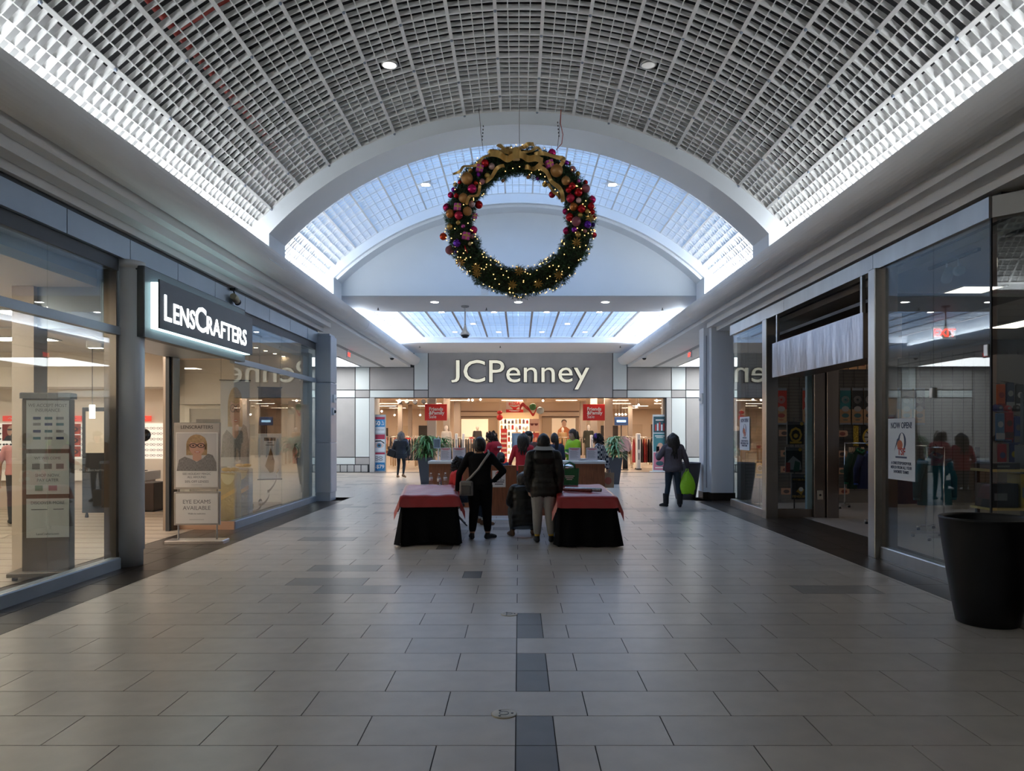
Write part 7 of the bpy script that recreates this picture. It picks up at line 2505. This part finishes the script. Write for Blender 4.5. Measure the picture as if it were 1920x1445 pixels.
def open_poster(label, y0, y1, z0, z1):
    t = thing('open_poster', label, 'poster', (4.885, (y0 + y1) / 2, z0))
    hw, h_ = abs(y1 - y0) / 2, z1 - z0
    MB().box(0, .004, -hw, hw, 0, h_).build('sheet', M('poster_white', (.66, .70, .74), .5), t)
    s = hw / .33
    rt = (PI / 2, 0, -PI / 2)
    text('lettering', 'NOW OPEN!', (-.002, 0, h_ * .84), .105 * s, NAVYI, t, rt, depth=.0006, bold=.002 * s, sx=.85)
    text('lettering', 'TSF', (-.002, -.01, h_ * .41), .12 * s, M('logo_red', (.45, .05, .03), .5), t, rt, depth=.0006, bold=.004 * s)
    for q, (b, zz) in enumerate((('A ONE STOP SHOP FOR', .25), ('MERCH FROM ALL YOUR', .18), ('FAVORITE TEAMS!', .11))):
        text('lettering', b, (-.002, 0, h_ * zz), .052 * s, NAVYI, t, rt, depth=.0006, bold=.001 * s, sx=.88)
    lg = MB()
    def ov(cy, cz, ry, rz_, x, mi):
        n = 18
        lg.add([(x, cy - ry * math.cos(2 * PI * q / n), cz + rz_ * math.sin(2 * PI * q / n)) for q in range(n)], [tuple(range(n))], mi)
    ov(-.02 * s, h_ * .62, .10 * s, .115 * s, -.001, 0)
    ov(-.02 * s, h_ * .62, .055 * s, .11 * s, -.0015, 1)
    ov(.03 * s, h_ * .57, .07 * s, .06 * s, -.002, 2)
    lg.add([(-.0012, .17 * s, h_ * .46), (-.0012, .10 * s, h_ * .66), (-.0012, .0, h_ * .73), (-.0012, .08 * s, h_ * .62)], [(0, 1, 2, 3)], 0)
    lg.add([(-.001, y, z) for y, z in ((-.14 * s, h_ * .355), (.14 * s, h_ * .355), (.14 * s, h_ * .385), (-.14 * s, h_ * .385))], [(0, 1, 2, 3)], 0)
    lg.build('ball_logo', [NAVYI, PAPER, M('logo_orange', (.50, .12, .04), .5)], t)


open_poster('large white NOW OPEN poster on the near sports shop window', 10.02, 9.34, 1.08, 1.87)
open_poster('white NOW OPEN poster on the far sports shop window bay', 16.75, 16.05, 1.30, 2.02)
# glass clips
for y, z in ((8.95, 2.16), (7.9, 2.55)):
    t = tag(MB().cbox(-.02, .02, -.035, .035, -.06, .06, .006).build('glass_clip', STEEL, None, (4.885, y, z)), 'small steel glass clip at the %s of the near sports shop window' % ('joint' if y > 8 else 'corner'), 'clip')

# shelving with boxes and caps seen through the corner window
t = thing('shop_shelf', 'yellow edged wooden shelves stacked with boxes inside the sports shop corner', 'shelving', (px(1905, 9.6), 9.6, 0))
YS = M('yellow_shelf', (.55, .40, .14), .5)
for z in (.72, 1.20):
    MB().box(-.45, .9, -.22, .22, z, z + .03).build('shelf', YS, t)
MB().box(.2, .26, .16, .22, 0, 2.2).box(-.40, -.36, .16, .20, 0, 1.5).build('post', BLACKM, t)
rnd = random.Random(8)
for i, (dx, z, w_, h_, c_, lab) in enumerate(((-.25, .751, .36, .30, (.02, .02, .022), 'large black box on the lower yellow shelf'), (.30, .751, .30, .34, (.03, .03, .04), 'black box at the right of the lower yellow shelf'), (-.22, 1.231, .34, .08, (.035, .035, .04), 'flat grey box on the upper yellow shelf'),
                                             (.12, 1.231, .13, .30, (.015, .015, .016), 'tall black box on the upper yellow shelf'), (.32, 1.231, .13, .30, (.02, .018, .018), 'second tall black box on the upper yellow shelf'), (.0, .751, .08, .42, (.42, .27, .03), 'slim yellow carton between the black boxes'))):
    b = thing('product_box', lab, 'box', (px(1905, 9.6) + dx, 9.58, z))
    MB().cbox(-w_ / 2, w_ / 2, -.14, .14, 0, h_, .006).build('carton', M('carton_%d' % i, c_, .4), b)
    MB().rect(-w_ * .35, w_ * .1, h_ * .3, h_ * .6, -.142).build('printed_panel', M('carton_grey', (.16, .16, .17), .5), b)
for i, (u, v, Y, c_, c2) in enumerate(((1878, 745, 12.5, (.35, .06, .01), (.20, .02, .01)), (1895, 742, 12.5, (.02, .025, .05), (.2, .2, .2)), (1913, 745, 12.5, (.03, .03, .035), (.3, .3, .3)), (1876, 800, 12.2, (.06, .12, .22), (.30, .30, .32)), (1893, 798, 12.2, (.22, .02, .025), (.05, .02, .02)), (1910, 806, 12.2, (.03, .05, .16), (.1, .1, .1)), (1880, 858, 12.0, (.22, .012, .02), (.02, .03, .10)), (1902, 856, 12.0, (.02, .03, .10), (.25, .2, .02)))):
    t = thing('team_scarf', 'hanging team scarf or cap seen through the corner window, %s row, %s' % (('top', 'top', 'top', 'middle', 'middle', 'middle', 'lower', 'lower')[i], ('left', 'centre', 'right', 'left', 'centre', 'right', 'left', 'right')[i]), 'merchandise', (px(u, Y), Y, pz(v, Y)))
    a_ = M('sc_%d' % i, c_, .8)
    b_ = M('sd_%d' % i, c2, .8)
    MB().cbox(-.07, .07, 0, .04, -.22, .22, .012).build('cloth', a_, t)
    MB().rect(-.07, .07, -.20, -.10, -.003).oval(0, .04, .045, .05, -.004).build('stripe_print', b_, t)
    MB().tube([(0, .02, .22), (0, .25, .26)], .006, 5).build('hook', BLACKM, t)
struct(MB().box(px(1865, 12.8), 9.5, 12.75, 12.85, 0, 3.0).build('wall_sport_partition', M('grey_slatwall')), 'dark merchandise partition inside the sports shop corner')

# caps on the partition and boards hanging over the doorway
def cap_mesh(col, k):
    m = MB()
    m.lathe([(.085, 0), (.088, .03), (.075, .08), (.04, .108), (.012, .115), (.0, .122)], n=16)
    m.grid(lambda u, v: ((.082 + .07 * v) * math.cos(-PI / 2 + (u - .5) * 1.7), (.082 + .07 * v) * math.sin(-PI / 2 + (u - .5) * 1.7), .004 - .02 * v), 10, 3)
    return m.mesh('cap', M('cap_cloth_%d' % k, col, .8))


for i, (u, v, c_) in enumerate(((1870, 770, (.03, .04, .12)), (1886, 771, (.25, .02, .02)), (1902, 770, (.02, .02, .022)), (1917, 771, (.30, .10, .02)),
                                (1870, 828, (.02, .02, .02)), (1886, 829, (.05, .09, .20)), (1902, 828, (.22, .02, .03)), (1917, 829, (.03, .03, .10)))):
    Y = 12.55
    t = thing('baseball_hat', 'baseball hat seen through the corner window, %s row, %s from left' % (('upper', 'lower')[i // 4], ORD[i % 4]), 'hat', (px(u, Y), Y, pz(v, Y)))
    put('crown', cap_mesh(c_, i), t)
    MB().oval(0, .05, .025, .022, -.087).build('emblem', M('carton_grey'), t)
    MB().tube([(0, .05, .01), (0, .20, .0)], .008, 5).build('peg', BLACKM, t)
for i, u in enumerate((1583, 1600, 1617, 1634)):
    Y = 16.6
    t = thing('hanging_board', 'tan board hanging high over the sports shop doorway, %s from left' % ORD[i], 'sign', (px(u, Y), Y, pz(692, Y)))
    MB().cbox(-.085, .085, 0, .02, 0, .20, .004).build('board', WOODB, t)
    MB().rect(-.05, .05, .07, .12, -.002).build('emblem', M('dark_red_print'), t)
    MB().tube([(0, .01, .2), (0, .01, 3.9 - pz(692, Y))], .004, 5).build('wire', BLACKM, t)

# ------------------------------------------------------------------ lettering to mesh, single letters split into parts
bpy.context.view_layer.update()
dg = bpy.context.evaluated_depsgraph_get()
split_of = {o.name: (a, b, c) for o, a, b, c in SPLITS}
new = []
for o in TEXTS:
    me = bpy.data.meshes.new_from_object(o.evaluated_get(dg))
    new.append((o, me))
for o, me in new:
    n = len(me.vertices)
    if n == 0:
        bpy.data.objects.remove(o)
        continue
    co = np.empty(n * 3)
    me.vertices.foreach_get('co', co)
    co = co.reshape(-1, 3)
    sx = o.scale[0]
    fitw = split_of.get(o.name)
    if fitw:
        w_, h_, _ = fitw
        bw = co[:, 0].max() - co[:, 0].min()
        bh = co[:, 1].max() - co[:, 1].min()
        if w_:
            co[:, 0] *= w_ / bw
            if o.data.align_x == 'LEFT':
                co[:, 0] -= co[:, 0].min()
            else:
                co[:, 0] -= (co[:, 0].min() + co[:, 0].max()) / 2
        if h_:
            co[:, 1] *= h_ / bh
    co[:, 0] *= sx
    me.vertices.foreach_set('co', co.ravel())
    me.update()
    nm, par, loc, rot = o.name.split('.')[0], o.parent, o.location.copy(), o.rotation_euler.copy()
    bpy.data.objects.remove(o)
    if not fitw:
        put(nm, me, par, loc, rot)
        continue
    par_ = list(range(n))

    def find(a):
        while par_[a] != a:
            par_[a] = par_[par_[a]]
            a = par_[a]
        return a
    for e in me.edges:
        a, b = find(e.vertices[0]), find(e.vertices[1])
        if a != b:
            par_[a] = b
    isl = {}
    for p_ in me.polygons:
        isl.setdefault(find(p_.vertices[0]), []).append(tuple(p_.vertices))
    # faces, sides and backs of one letter overlap in x: merge them
    spans = sorted((min(co[i, 0] for f in fs for i in f), max(co[i, 0] for f in fs for i in f), fs) for fs in isl.values())
    merged = []
    for a, b, fs in spans:
        if merged and a < merged[-1][1] - .25 * min(b - a, merged[-1][1] - merged[-1][0]):
            merged[-1][1] = max(b, merged[-1][1])
            merged[-1][2] += fs
        else:
            merged.append([a, b, list(fs)])
    if nm.startswith('letter') and len(merged) == 8:
        cap = max(co[i, 1] for f in merged[1][2] for i in f)
        base = min(co[i, 1] for f in merged[3][2] for i in f)
        jj = sorted({i for f in merged[0][2] for i in f})
        lo, hi = min(co[i, 1] for i in jj), max(co[i, 1] for i in jj)
        for i in jj:
            co[i, 1] = base + (co[i, 1] - lo) * (hi - base) / (hi - lo)
            co[i, 0] += .02
    for a, b, fs in merged:
        ids = sorted({i for f in fs for i in f})
        mp_ = {i: k for k, i in enumerate(ids)}
        m2 = bpy.data.meshes.new(nm)
        m2.from_pydata([tuple(co[i]) for i in ids], [], [tuple(mp_[i] for i in f) for f in fs])
        m2.materials.append(me.materials[0])
        put(nm, m2, par, loc, rot)
